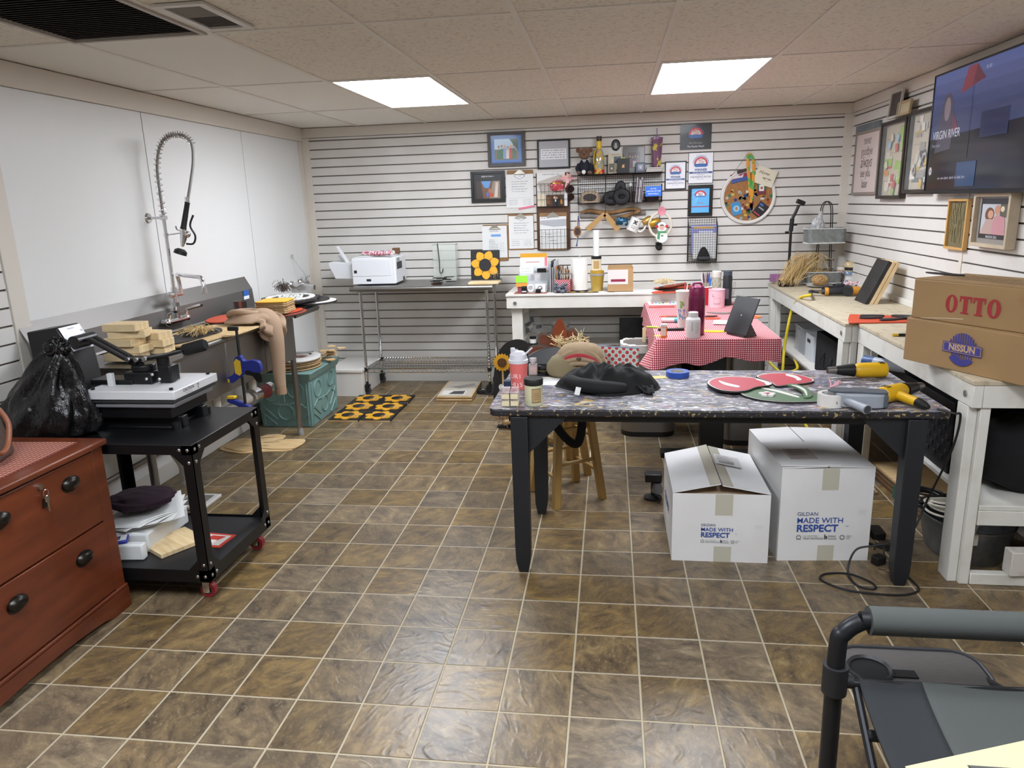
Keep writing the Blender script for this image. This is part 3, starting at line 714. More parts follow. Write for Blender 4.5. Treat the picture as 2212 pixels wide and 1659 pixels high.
px0,px1,py0,py1=-1.165,-.765,.955,1.285
mb=kh();mb.box(-1.12,.99,cz,-.82,1.245,cz+.012);mb.box(-1.30,1.02,cz,-.78,1.06,cz+.05);mb.box(-1.30,1.18,cz,-.78,1.22,cz+.05);mb.box(-1.13,.98,cz+.05,-.80,1.26,cz+.10);mb.build('base',BLKM,hp,bevel=.004)
for yy in(1.0,1.24):kh().cyl((-.80,yy,cz),(-.80,yy,cz+.03),.018,n=12).build('foot',BLK,hp)
kh().box(px0+.01,py0+.01,cz+.10,px1-.01,py1-.01,cz+.122).build('lower_platen',UND,hp,bevel=.006)
kh().box(px0,py0,cz+.125,px1,py1,cz+.137).build('silicone_pad',M('press_dark','#3a3a3e',.6),hp,bevel=.003)
kh().box(px0-.008,py0-.008,cz+.14,px1+.008,py1+.008,cz+.178).build('upper_platen',GRYP,hp,bevel=.004)
P2=MB(tr(1.0,-1.1,-cz)@tr(px1+.0081,1.06,cz+.16)@Euler(WL).to_matrix().to_4x4())
P2.txt('CAUTION',-.005,.005,.019,'#333336',.01);P2.txt('HOT SURFACE',-.005,-.010,.008,'#77777a');P2.poly([(.06,.012),(.068,0),(.076,.012),(.072,.012),(.068,.006),(.064,.012)],'#444446');P2.rect(.066,-.012,.07,-.002,'#444446')
P2.build('warning_print',PR,hp,smooth=0)
for(x,y)in((px0+.02,py0+.02),(px1-.02,py0+.02),(px1-.02,py1-.02)):kh().cyl((x,y,cz+.178),(x,y,cz+.187),.008,n=10).build('platen_bolt',BLK,hp)
mb=kh();mb.cbox((-.995,1.12,cz+.205),(.13,.11,.054));mb.cyl((-.995,1.12,cz+.23),(-.995,1.12,cz+.26),.05,n=20);mb.cbox((-.88,1.12,cz+.22),(.06,.07,.075));mb.build('pressure_hub',BLKM,hp,bevel=.006)
for k in range(3):kh().sph((-.95+k*.03,1.062,cz+.205+.02*(k%2)),.008,10,6).build('hub_bolt',CHROME,hp)
kh().box(-1.22,1.06,cz+.178,-1.02,1.16,cz+.20).build('cross_bar',BLKM,hp,bevel=.004)
kh().box(-1.115,1.03,cz+.178,-1.09,1.05,cz+.235).build('white_guard',GRYP,hp,bevel=.002)
mb=kh();mb.m=mb.m@tr(0,1.05,0)@rot(PI/2,'X')
tw=[(-1.46,cz),(-1.24,cz),(-1.27,1.02),(-1.33,1.135),(-1.475,1.115)]
mb.prism(tw,-.14,0);mb.build('control_tower',BLKM,hp,bevel=.006)
pn=Vector((-1.2955,1.12,1.077));nx=Vector((.87,0,.45)).normalized()
mpan=tr(1.0,-1.1,-cz)@Matrix(((0,-nx.z,nx.x,pn.x),(1,0,0,pn.y),(0,nx.x,nx.z,pn.z),(0,0,0,1)))
P2=MB(mpan);P2.rect(-.065,-.055,.065,.06,'#b9bcc4');P2.rect(-.042,-.03,.042,.036,'#e7ecf3');P2.txt('',0,0,.01,'#333333')if False else None
P2.rect(-.02,.045,.02,.051,'#54565c')
for k in range(5):P2.ell(-.04+k*.02,-.043,.006,.006,'#4b4d55',10)
for k in range(3):P2.ell(.054,.03-k*.02,.005,.005,'#4b4d55',10)
P2.build('control_panel',PRG,hp,smooth=0)
mb=kh()
for yy in(1.10,1.14):
 mb.tube([(-1.27,yy,1.065),(-1.22,yy,1.075),(-1.06,yy,.985),(-.98,yy,.985),(-.87,yy,1.0),(-.78,yy,1.02)],.017,8,flat=.45)
mb.cyl((-1.265,1.06,1.067),(-1.265,1.18,1.067),.028,n=18);mb.tube([(-1.06,1.12,.985),(-.98,1.12,.93)],.02,10);mb.cyl((-.90,1.12,.93),(-.90,1.12,1.0),.026,n=14)
mb.build('lever_arm',BLKM,hp)
for(x,z)in((-1.04,.985),(-1.00,.985),(-.96,.99)):kh().cyl((x,1.075,z),(x,1.09,z),.01,n=8).build('arm_bolt',SCREW,hp)
kh().tube([(-.80,1.12,1.017),(-.79,1.12,1.02),(-.70,1.12,1.042),(-.69,1.12,1.044)],[.018,.026,.027,.02],16).build('foam_grip',M('foam_black','#0f0f10',.85),hp)
bg=thing('trash_bag','full shiny black plastic bag standing between cabinet and press','trash bag',(-1.31,.89,cz+.002))
BAGM=M('black_bag_film','#0b0b0c',.22,bump=(30,1.0),stretch=(1.4,1.4,.7))
def bag_surf(u,v):
 a=u*2*PI;h=.36;k=v
 r=(.155*(1-k)**.55*(1+.25*math.sin(PI*min(1,k*1.6)))+.028)if k>.04 else.155*(k/.04)**.5
 f=1+(.05+.16*k)*(math.sin(7*a+5*k)*.6+math.sin(13*a-9*k+1)*.4)+.10*mn.noise(Vector((math.cos(a)*2,math.sin(a)*2,k*4)))
 z=h*k+.012*math.sin(5*a)*k
 return(r*f*math.cos(a)*1.1+.10*k*k,r*f*math.sin(a)*.66,max(z,.0))
mb=MB();mb.sheet(bag_surf,96,44);mb.build('bag',BAGM,bg,smooth=180)
mb=MB();blob(mb,(.105,0,.375),(.05,.035,.04),.4,2.6,3,50,30,None,True,(1.8,1.8,.7));mb.build('gathered_top',BAGM,bg,smooth=180)
tag(MB().box(-.15,-.16,0,.15,.16,.09).build('plastic_bin',M('clear_bin','#d5d7d6',.3),loc=(-1.13,1.10,.141),bevel=.01),'translucent plastic bin on the lower shelf of the cart','bin')
o=thing('paper_pile','loose white papers spread over the bin on the cart shelf','paper',(-1.11,1.10,.2315))
for k in range(5):
 q=MB();a_=.25*k-.4
 q.sheet(lambda u,v:((u-.5)*.24+.015*k,(v-.5)*.3,.004*k+.02*u*u+.012*math.sin(v*4+k)),8,8);q.build('sheet',M('paper_white','#dcdcda',.7),o,rotz=a_,solid=.0008)
o=thing('folded_shirt','dark maroon folded garment lying on the white papers','garment',(-1.14,1.16,.275));mb=MB();blob(mb,(0,0,.03),(.15,.13,.035),.12,3,2,40,24,0);mb.build('cloth',M('maroon_cloth','#291722',.95,bump=(200,.1)),o,smooth=180);
MB().tube([(-.09,-.1,.035),(0,-.125,.03),(.09,-.1,.03)],[.012,.02,.012],10).build('fold',M('maroon_cloth','#291722',.95,bump=(200,.1)),o)
o=thing('blue_pouch','small blue and white packet lying in front of the white papers','packet',(-1.10,.88,.215),.5)
MB().box(-.06,-.035,0,.06,.035,.016).build('pack',M('packet_blue','#27348e',.4),o,bevel=.005);P2=MB(tr(0,0,.0162));P2.rect(-.02,-.03,.055,.03,'#d9dbe4');P2.rect(-.005,-.02,.03,.02,'#4a4a55');P2.build('label_print',PR,o,smooth=0)
tag(MB().box(-.13,-.02,0,.13,.02,.074).build('plastic_sleeve',M('clear_bin','#d5d7d6',.3),loc=(-1.09,.875,.141),rotz=.1,bevel=.008),'clear plastic sleeve at the front of the cart shelf','sleeve')
o=tag(MB().box(-.10,-.105,0,.10,.105,.02).build('pine_board',PINE,loc=(-.92,1.03,.141),rotz=-.55,bevel=.002),'pale square pine board lying flat on the lower cart shelf','board')
o=thing('red_sign','small red and white printed card on the lower cart shelf','card',(-.765,1.08,.1405),-.1);MB().box(-.085,-.065,0,.085,.065,.003).build('card',M('card_red','#c2402f',.4),o,smooth=0);P2=MB(tr(0,0,.003));P2.rect(-.07,-.05,.07,.05,'#d8d2cd');P2.poly([(-.06,-.04),(.02,-.04),(.05,.04),(-.02,.04)],'#c4392c');P2.rect(.0,-.03,.03,.0,'#efe9e4');P2.build('print',PRG,o,smooth=0)
WOOD=M('cherry_wood','#6c331a',.38,var=('#4e2210',3.5,6,(.3,.75)),stretch=(6,1,6),coat=.15)
fxx,fya,fyb,fzt=-.965,-.17,.752,.735
fcab=thing('file_cabinet','brown cherry wood two drawer lateral file cabinet with dark cup pulls','cabinet',(-1.45,fya,0))
def kq():return MB(tr(1.45,-fya,0))
kq().box(-1.47,fya,.075,fxx-.018,fyb-.008,fzt-.03).build('body',WOOD,fcab,bevel=.003)
mb=kq();mb.box(-1.49,fya-.02,fzt-.026,fxx+.012,fyb+.012,fzt);mb.build('top',WOOD,fcab,bevel=.008,seg=3)
kq().box(fxx-.018,fyb-.068,.09,fxx-.002,fyb-.008,fzt-.028).build('corner_stile',WOOD,fcab,bevel=.003)
mb=kq();mb.box(-1.475,fya-.004,.088,fxx+.004,fyb,.104);mb.build('base_moulding',WOOD,fcab,bevel=.005)
mb=MB(tr(1.45,-fya,0)@tr(fxx-.012,0,0)@Matrix(((0,0,1,0),(1,0,0,0),(0,1,0,0),(0,0,0,1))))
bracket=[(fya,0),(fya+.1,0)]+[(fya+.1+(fyb-fya-.2)*k/12,.035*math.sin(PI*k/12)**.5)for k in range(1,12)]+[(fyb-.1,0),(fyb,0),(fyb,.088),(fya,.088)]
mb.prism(bracket,0,.016);mb.build('plinth',WOOD,fcab,smooth=0)
kq().box(-1.47,fyb-.016,0,fxx-.012,fyb,.088).build('side_plinth',WOOD,fcab,smooth=0)
PEW=M('dark_pewter','#3a3733',.3,.9)
for z0,z1 in((.415,.702),(.11,.408)):
 dr=kq().box(fxx-.018,fya+.06,z0,fxx,fyb-.07,z1).build('drawer',WOOD,fcab,bevel=.003)
 for yy in(.215,.545,-.05):
  if yy==-.05:continue
  m1=MB(tr(1.45,-fya,0)@tr(fxx,yy,z0+.215))
  m1.sph((.004,0,0),(.022,.042,.026),20,12);m1.m=tr(1.45,-fya,0)@tr(fxx,yy,z0+.21)@rot(PI/2,'Y');m1.prism(circ(.045,20,k=.62)if False else circ(.03,20,k=1.45),.0,.003)
  m1.build('cup_pull',PEW,dr)
lk=MB(tr(1.45,-fya,0));lk.cyl((fxx,.40,.672),(fxx+.012,.40,.672),.011,n=14);lk.build('lock',CHROME,fcab)
kq().box(-1.472,fya-.001,.10,-1.0,fya,.70).build('side_panel',WOOD,fcab,smooth=0)
ky=thing('key_set','pair of keys on a ring hanging from the cabinet lock','keys',(fxx+.016,.41,.66))
mb=MB();mb.tube([(0,.012*math.cos(a),-.014+.012*math.sin(a))for a in[2*PI*i/16 for i in range(16)]],.0012,6,closed=True);mb.build('ring',CHROME,ky)
MB().prism([(-.004,-.085),(.004,-.085),(.004,-.05),(.011,-.045),(.011,-.028),(-.011,-.028),(-.011,-.045),(-.004,-.05)],0,.002).build('key',CHROME,ky).rotation_euler=(PI/2,0,PI/2)
MB().prism([(-.013,-.07),(.013,-.07),(.013,-.03),(-.013,-.03)],0,.004).build('black_fob',BLK,ky).rotation_euler=(PI/2+.2,0,PI/2)
def check_mat(name,c1,c2,c3,sx,coord='Object',rough=.8,weave=False):
 m=bpy.data.materials.new(name);m.use_nodes=True;nt=m.node_tree;N=nt.nodes;L=nt.links;b=N['Principled BSDF'];b.inputs['Roughness'].default_value=rough
 if coord=='UV':tc=N.new('ShaderNodeUVMap');out=tc.outputs[0]
 else:tc=N.new('ShaderNodeTexCoord');out=tc.outputs[coord]
 sp=N.new('ShaderNodeSeparateXYZ');L.new(out,sp.inputs[0]);ps=[]
 for ax in(0,1):
  a=N.new('ShaderNodeMath');a.operation='MULTIPLY';a.inputs[1].default_value=sx;L.new(sp.outputs[ax],a.inputs[0])
  f_=N.new('ShaderNodeMath');f_.operation='FRACT';L.new(a.outputs[0],f_.inputs[0])
  g_=N.new('ShaderNodeMath');g_.operation='GREATER_THAN';g_.inputs[1].default_value=.5;L.new(f_.outputs[0],g_.inputs[0]);ps.append(g_)
 ad=N.new('ShaderNodeMath');ad.operation='ADD';L.new(ps[0].outputs[0],ad.inputs[0]);L.new(ps[1].outputs[0],ad.inputs[1])
 dv=N.new('ShaderNodeMath');dv.operation='DIVIDE';dv.inputs[1].default_value=2;L.new(ad.outputs[0],dv.inputs[0])
 r=N.new('ShaderNodeValToRGB');r.color_ramp.interpolation='CONSTANT';e=r.color_ramp.elements;e[0].color=lin(c1);e[1].position=.75;e[1].color=lin(c3);q=e.new(.25);q.color=lin(c2)
 L.new(dv.outputs[0],r.inputs[0]);L.new(r.outputs[0],b.inputs['Base Color']);MATS[name]=m;return m
CM=check_mat('woven_check','#6b2f26','#8d5346','#b98a76',55)
o=MB().box(-.17,-.33,0,.17,.33,.004).build('woven_mat',CM,loc=(-1.19,.36,fzt+.0005),rotz=.03,smooth=0);tag(o,'red and tan checked woven mat on top of the file cabinet','place mat')
hb=thing('handbag','brown coated canvas handbag with tan leather handle at the left edge','handbag',(-1.20,.40,fzt+.005),0.35)
mb=MB();mb.m=rot(-PI/2,'Z');mb.m=Matrix.Identity(4)
mb.taper((0,0,0),(.16,.30,.24),(.45,.93));mb.build('body',M('brown_canvas','#4c3b34',.55,var=('#57463d',40,3)),hb,bevel=.02,seg=3)
LEA=M('tan_leather','#7e4a2f',.45)
for s_ in(1,-1):
 k_=.06
 MB().tube(spline([(s_*.075,-.09,.19),(s_*.10,-.09,.13),(s_*.105,-.05,.06),(s_*.105,.02,.06),(s_*.10,.075,.13),(s_*.075,.08,.19)],8),.0095,10).build('handle',LEA,hb)
 for yy in(-.09,.08):MB().cbox((s_*.062,yy,.2),(.012,.03,.05)).build('leather_tab',LEA,hb,bevel=.003)
 for yy in(-.09,.08):MB().tube([(s_*.075,yy+.012*math.cos(a),.205+.014*math.sin(a))for a in[2*PI*i/14 for i in range(14)]],.003,6,closed=True).build('gold_ring',M('gold_metal','#c99a4a',.25,1),hb)
TEAL=M('teal_plastic','#6f8f8b',.5,var=('#688783',8,3));bx0,bx1,by0,by1=-1.60,-1.165,3.22,3.79
tb=thing('teal_bin','teal moulded square planter bin with raised circles and chevrons on its sides','bin',(bx0,by0,0))
def kt():return MB(tr(-bx0,-by0,0))
mb=kt();mb.taper(((bx0+bx1)/2,(by0+by1)/2,0),(bx1-bx0-.04,by1-by0-.04,.37),(1.06,1.06));mb.build('body',TEAL,tb,bevel=.006)
mb=kt();mb.taper(((bx0+bx1)/2,(by0+by1)/2,.36),(bx1-bx0+.0,by1-by0+.0,.065),(1.1,1.1));mb.build('rim',TEAL,tb,bevel=.008)
def relief(fn,pts,r=.006,closed=False):kt().tube([fn(a,b)for a,b in pts],r,6,closed=closed).build('relief',TEAL,tb)
for face in 'rf':
 L_=(by1-by0-.04)if face=='r' else(bx1-bx0-.04)
 def fn(a,b,face=face):
  k=1+.06*b/.37
  if face=='r':return((bx0+bx1)/2+(bx1-bx0-.04)/2*k+.001,(by0+by1)/2+(a-.5)*L_*k,b)
  return((bx0+bx1)/2+(a-.5)*L_*k,(by0+by1)/2-(by1-by0-.04)/2*k-.001,b)
 for(ca,cb,rr)in((.27,.27,.065),(.73,.29,.06),(.5,.12,.06)):
  relief(fn,[(ca+rr/L_*math.cos(t_),cb+rr*math.sin(t_))for t_ in[2*PI*i/20 for i in range(20)]],closed=True)
 for pts in([(.06,.02),(.06,.34)],[(.94,.02),(.94,.34)],[(.5,.20),(.5,.35)],[(.08,.14),(.25,.19),(.48,.17)],[(.55,.17),(.75,.2),(.92,.15)],[(.08,.10),(.3,.02)],[(.08,.16),(.33,.06)],[(.92,.10),(.72,.02)],[(.92,.2),(.7,.08)]):relief(fn,pts)
zt=.427;DK=M('dark_wood_edge','#5a3f2c',.6)
for i in range(5):
 o=thing('round_blank',('round wood blank, bottom of the stack on the teal bin','round wood blank, second in the stack on the teal bin','round wood blank, middle of the stack on the teal bin','round wood blank, fourth in the stack on the teal bin','round wood blank, top of the stack on the teal bin')[i],'wood blank',(-1.37+R.uniform(-.006,.006),3.42+R.uniform(-.006,.006),zt+i*.0135),group='round wood blanks on the teal bin')
 MB().prism(circ(.205,40),0,.006).build('dark_edge',DK,o,smooth=0);MB().prism(circ(.207,40),.006,.0128).build('light_edge',PLY,o,smooth=0)
zt+=.069
tag(MB().box(-.17,-.17,0,.17,.17,.006).build('black_square_board',BLACKWOOD,loc=(-1.42,3.45,zt),rotz=.25,smooth=0),'black square board under the white plate sign','board')
o=thing('painted_sign','white oval painted sign with black and dark red shapes on top','sign',(-1.30,3.40,zt+.0065),.1)
MB().prism(circ(.15,36,k=1.25),0,.009).build('board',M('sign_white','#dcdad6',.5),o,smooth=0)
P2=MB(tr(0,0,.009));P2.poly([(-.06,-.13),(-.03,-.13),(-.02,-.06),(-.06,-.05)],'#1c1c1e');P2.poly([(-.05,-.03),(.03,-.05),(.06,.02),(.0,.05),(-.05,.03)],'#7c3b3b');P2.arc(0,.09,.045,.062,-.4,3.0,'#20262e');P2.build('painting',PR,o,smooth=0)
R=random.Random(11)
for i in range(16):
 a=(i%4);b=i//4
 o=MB().prism(outline([(.045*math.cos(k*PI/3)*(1 if k%2 else.6),.045*math.sin(k*PI/3)*(1 if k%2 else.6))for k in range(6)],4),0,.006).build('flower_cutout',PLY,loc=(-1.16+R.uniform(-.06,.05),3.66+R.uniform(-.09,.1),.426+.0065*i),rotz=R.uniform(0,2),smooth=0)
 tag(o,'small raw wood flower cutout in the heap on the teal bin','cutout','flower cutouts on the teal bin')
o=thing('white_step','low white box under the left end of the steel table','box',(-1.24,4.13,0));MB().box(-.16,0,0,.15,.56,.215).build('body',M('white_laminate','#cfccc6',.45),o,bevel=.003);MB().box(-.17,-.01,.216,.16,.56,.24).build('top',M('white_laminate','#cfccc6',.45),o,bevel=.003)
o=thing('plywood_cutout','raw plywood flower shaped cutouts lying on the floor under the sink','sign cutout',(-1.38,2.80,0))
MB().prism(outline([(-.27,-.07),(-.2,-.13),(-.05,-.17),(.1,-.13),(.25,-.10),(.27,.08),(.1,.09),(.05,.17),(-.08,.2),(-.14,.12),(-.25,.09)],5),.0005,.0065).build('board',PLY,o,smooth=0)
o2=thing('plywood_cutout','second raw plywood cutout stacked on the first one on the floor','sign cutout',(-1.36,2.815,.0068),.03)
MB().prism(outline([(-.26,-.06),(-.19,-.12),(-.08,-.16),(.0,-.09),(.1,-.11),(.25,-.09),(.26,.09),(.1,.1),(.07,.19),(-.06,.21),(-.12,.13),(-.24,.1)],5),.0,.006).build('board',PLY,o2,smooth=0)
P2=MB(tr(0,0,.006))
for q in([(-.15,-.06),(.05,-.05),(.05,-.044),(-.15,-.052)],[(-.02,.02),(.1,.03),(.1,.035),(-.02,.027)],[(.05,.06),(.11,.09),(.11,.096),(.05,.066)],[(-.1,.11),(.02,.14),(.02,.146),(-.1,.116)]):P2.poly(q,'#3a2c1c')
P2.build('burned_lines',PR,o2,smooth=0)
SUN=M('sunflower_yellow','#d29a23',.55);SBK=M('sign_black','#1b1a19',.6)
def sunflower_sign(name,label,loc,rz,group=None,w_=.245,tall=False):
 t=thing(name,label,'sign',loc,rz,group)
 MB().box(-w_/2,-w_/2,0,w_/2,w_/2,.016).build('board',SBK,t,bevel=.001)
 MB().box(-w_/2+.001,-w_/2-.0006,.001,w_/2-.001,-w_/2,.013).build('raw_edge',PLY,t,smooth=0)
 petal=[(.03,-.016),(.06,-.035),(.095,-.028),(.117,0),(.095,.028),(.06,.035),(.03,.016)]
 for k in range(7):
  mb=MB(rot(k*2*PI/7+.3));mb.prism(outline(petal,3),.0162,.021);mb.build('petal',SUN,t,smooth=0)
 MB().prism(circ(.05,24),.0162,.0245).build('flower_center',M('dark_center','#17161a',.5),t,smooth=0)
 raffia(MB(),(.075,-.06,.021),.05,12,int(loc[1]*100),.02,.0009).build('raffia_bow',RAFFIA,t)
 return t
names=['nearest left','nearest right','middle left','middle right','farthest left','farthest right']
s0=None
for i in range(6):
 loc=(-1.0+(i%2)*.252,3.505+(i//2)*.255,.0002)
 lb='black and yellow sunflower sign on the floor, %s of the six'%names[i]
 if s0 is None:s0=sunflower_sign('sunflower_sign',lb,loc,0,'sunflower signs laid out on the floor')
 else:dup(s0,loc,R.uniform(-.02,.02),lb)
for i in range(4):
 o=tag(MB().box(-.15,-.27,0,.15,.27,.0105).build('plywood_sheet',PLY if i%2 else M('dark_edge_ply','#7a5c38',.6),loc=(-.255,4.25,.0005+i*.0115),rotz=.02,smooth=0),('bottom','second','third','top')[i]+' plywood sheet of the wrapped pile under the steel table','plywood','plywood pile under the steel table')
o=thing('plywood_label','grey and white printed cover sheet on the plywood pile','label',(-.255,4.25,.0467));P2=MB();P2.rect(-.14,-.26,.14,.26,'#b8b0a2');P2.rect(-.12,-.22,.08,-.08,'#d6d2ca');P2.poly([(-.06,-.2),(.07,-.2),(.07,-.09),(-.03,-.1)],'#3b3b3f');P2.poly([(-.08,.05),(.1,.18),(.12,.1),(0,-.02)],'#8e8b86');P2.build('print',PRG,o,smooth=0)
# ================================================================ steel table and back bench
def stand(u,vb,vt,z0=0):
 p=fz(u,vb,z0);return p,zat(p,u,vt)-z0,mpp(p)
sx0,sx1,sy0,sy1,sz=-1.13,.085,4.13,4.695,.95
tbl=thing('steel_prep_table','stainless prep table on casters with one chrome wire shelf, against slat wall','table',(sx0,sy0,0))
def ks():return MB(tr(-sx0,-sy0,0))
ks().box(sx0,sy0,sz-.012,sx1,sy1,sz).build('table_top',STEEL,tbl,bevel=.004)
ks().tube([(sx0,sy0+.004,sz-.018),(sx1,sy0+.004,sz-.018)],.018,12).build('rolled_edge',STEEL,tbl)
ks().box(sx0+.04,sy0+.04,sz-.045,sx1-.04,sy1-.04,sz-.0125).build('under_channel',STEELD,tbl,smooth=0)
posts=[(-1.07,4.21),(.02,4.21),(-1.07,4.64),(.02,4.64)];shz=.235
for(x,y)in posts:
 mb=ks();mb.cyl((x,y,.12),(x,y,sz-.04),.0128,n=16)
 for k in range(26):mb.lathe([(.0128,-.001),(.0137,0),(.0128,.001)],16,(x,y,.16+k*.0285))
 po=mb.build('post',CHROME,tbl)
 ks().lathe([(.018,0),(.02,.03),(.016,.035)],16,(x,y,shz-.025)).build('shelf_collar',BLK,po)
 mb=ks();mb.cyl((x,y,.085),(x,y,.125),.011,n=12);mb.box(x-.02,y-.024,.07,x+.02,y+.024,.09)
 for s_ in(-1,1):mb.box(x-.03,y+s_*.021-.002,.03,x+.012,y+s_*.021+.002,.085)
 c_=mb.build('caster',BLK,tbl);ks().cyl((x-.008,y-.013,.037),(x-.008,y+.013,.037),.037,n=22).build('wheel',M('grey_rubber','#3a3a3b',.6),c_)
mb=ks()
for k in range(44):
 x=-1.06+k*1.07/43;mb.tube([(x,4.205,shz),(x,4.645,shz)],.0026,5)
for y in(4.205,4.42,4.645):mb.tube([(-1.07,y,shz-.004),(.02,y,shz-.004)],.0042,6)
for y in(4.2,4.65):
 for z in(shz+.004,shz-.034):mb.tube([(-1.07,y,z),(.02,y,z)],.0042,6)
 pts=[(-1.06+k*.0215,y,shz+.002-(.034 if k%2 else 0))for k in range(50)];mb.tube(pts,.003,5)
for x in(-1.07,.02):
 for z in(shz+.004,shz-.034):mb.tube([(x,4.205,z),(x,4.645,z)],.0042,6)
mb.build('wire_shelf',CHROME,tbl)
C4=crop(690,470,4.809)
a_,b_,c_=fz(*C4(382,698),sz),fz(*C4(805,698),sz),fz(*C4(955,640),sz)
PW,PB=M('printer_white','#d9dadd',.4),M('printer_dark','#222225',.5)
pw,pd,ph=(b_-a_).length,.34,.235
pt=thing('laser_printer','white laser printer with open paper tray on the steel table','printer',(a_.x,4.26,sz),.02)
MB().box(0,0,.012,pw,pd,ph).build('body',PW,pt,bevel=.012,seg=3)
MB().box(.004,-.006,.012,pw-.004,.0,.075).build('cassette_front',PW,pt,bevel=.004)
MB().box(.004,-.005,.078,pw*.9,0,ph-.02).build('front_cover',PW,pt,bevel=.008)
MB().box(.125,-.008,.035,.165,-.005,.055).build('cassette_grip',PB,pt,bevel=.001)
MB().box(.02,-.0065,.105,.045,-.005,.13).build('badge',PB,pt,smooth=0)
MB().box(pw,.04,.13,pw+.002,.2,.19).build('side_port',PB,pt,smooth=0)
MB().box(pw,.05,.195,pw+.002,.13,.225).build('side_label',M('port_grey','#8d8f92',.5),pt,smooth=0)
MB().box(pw+.0,.22,.02,pw+.002,.27,.05).build('side_port',PB,pt,smooth=0)
MB().box(.04,.06,ph,pw-.03,pd-.06,ph+.012).build('top_ledge',PW,pt,bevel=.006)
mb=MB();mb.m=tr(-.005,.17,.14);mb.prism([(0,-.09),(-.17,-.085),(-.225,.04),(-.215,.06),(-.06,.05),(0,.02)],-.11,.11);
mb.v=[tr(-.005,.17,.14)@Vector((p.x+.005,-(p.z-.14),(p.y-.17)))for p in mb.v];mb.build('paper_tray',PW,pt,bevel=.006)
MB().cbox((-.10,.13,.235),(.018,.05,.22),rot(-.55,'Y')).build('tray_flap',PW,pt,bevel=.004)
MB().cbox((-.12,.22,.19),(.012,.12,.16),rot(-.75,'Y')).build('tray_support',PW,pt,bevel=.004)
for k,(dx,dy,l,col,lb)in enumerate(((.10,.09,.30,'#c2506a','pink and white patterned wrapping roll lying on the printer'),(.13,.16,.26,'#4d4d50','black and white patterned wrapping roll behind the pink one'))):
 m_=M('wrap_%d'%k,'#e3dede',.5,var=(col,60,2,(.48,.52)));p=Vector((a_.x+dx,4.26+dy,sz+ph+.032))
 o=thing('wrapping_roll',lb,'wrapping roll',p,-.35)
 MB().cyl((-.02,0,0),(l-.02,0,0),.019,n=20).build('paper',m_,o);MB().cyl((l-.0205,0,0),(l-.0195,0,0),.013,n=16).build('core',M('core_white','#dad6d0',.7),o)
o=thing('tissue_pack','crumpled pale paper lying under the wrapping rolls on the printer','paper',(a_.x+.17,4.42,sz+ph+.0125));mb=MB();mb.sheet(lambda u,v:((u-.5)*.28,(v-.5)*.12,.004+.006*mn.noise(Vector((u*5,v*4,2)))),14,8);mb.build('sheet',M('tissue','#cbbfb8',.8),o,solid=.0015,smooth=180)
o=thing('small_carton','small open carton at the back corner of the printer top','carton',(a_.x+.33,4.50,sz+ph+.013));frame_mb(.055,.05,.003,0,.05).build('body',M('carton_brown','#6a4a30',.7),o,smooth=0)
p0,h_,m_=stand(*C4(1340,640),C4(0,265)[1],sz);w_=235/4.809*m_
CLR=M('clear_acrylic','#dfe4dc',.08,alpha=.28)
o=thing('clear_container','tall clear plastic container with a grey hook on the steel table','container',(p0.x,4.60,sz));mb=frame_mb(w_,.10,.003,0,h_);mb.build('walls',CLR,o,smooth=0)
for zz_ in(.1,.55,.97):frame_mb(w_+.004,.104,.004,h_*zz_,h_*zz_+.006).build('rib',M('clear_rib','#b9bfb2',.2,alpha=.6),o,smooth=0)
MB().tube(spline([(-w_*.25,-.055,h_*.97),(-w_*.25,-.062,h_*.99),(-w_*.21,-.064,h_*.6),(-w_*.2,-.066,h_*.25),(-w_*.1,-.066,h_*.24),(-w_*.06,-.066,h_*.34)],6),.005,8).build('hook',M('hook_grey','#5d5c55',.5,.6),o)
R=random.Random(21)
for i in range(9):
 q=fz(*C4(1290+R.uniform(-30,30)+(110 if i%3==2 else 0),660),sz)
 o=MB().prism(outline([(-.045,-.015),(0,-.03),(.045,-.012),(.03,.02),(-.02,.03)],3),0,.006).build('leaf_cutout',BLACKWOOD if i else ORANGE,loc=(q.x,4.30+R.uniform(-.02,.03),sz+.0008+i*.0068),rotz=R.uniform(-.7,.7),smooth=0)
 tag(o,'orange cutout at the bottom of the dark pile on the steel table' if i==0 else 'small black leaf cutout in the pile on the steel table','cutout','black leaf cutouts on the steel table')
ql,qr=fz(*C4(1555,690),sz),fz(*C4(1860,690),sz)
plank('pine_board','pale pine board lying flat at the right end of the steel table','board',((ql.x+qr.x)/2,4.27,sz+.0005),(qr.x-ql.x,.14,.016),0)
q,ww,hh=wrect(C4,1585,335,1875,640,4.42)
t=sunflower_sign('sunflower_sign','large black sunflower sign standing upright on the steel table',(q.x,4.40,sz+.0175+hh/2),0,w_=hh)
t.rotation_euler=(PI/2-.12,0,0);t.location.y=4.40
for ch in t.children:
 if ch.name.startswith(('petal','flower','raffia')):ch.scale=(1.05,1.05,1)
WPT=M('white_bench_paint','#d6d3cc',.45,var=('#cbc6bc',5,4))
bx0_,bx1_,by0_,by1_,bz=.205,1.74,4.07,4.70,.88
bb=thing('white_bench','white painted wooden bench along the slat wall with a lower shelf','workbench',(bx0_,by0_,0))
def kbk():return MB(tr(-bx0_,-by0_,0))
kbk().box(bx0_-.005,by0_-.008,bz-.02,bx1_,by1_,bz).build('bench_top',WPT,bb,bevel=.003)
kbk().box(bx0_,by0_,bz-.118,bx1_,by0_+.035,bz-.0205).build('front_rail',WPT,bb,bevel=.003)
for x in(bx0_,bx1_-.035):kbk().box(x,by0_+.036,bz-.118,x+.035,by1_,bz-.0205).build('side_rail',WPT,bb,bevel=.003)
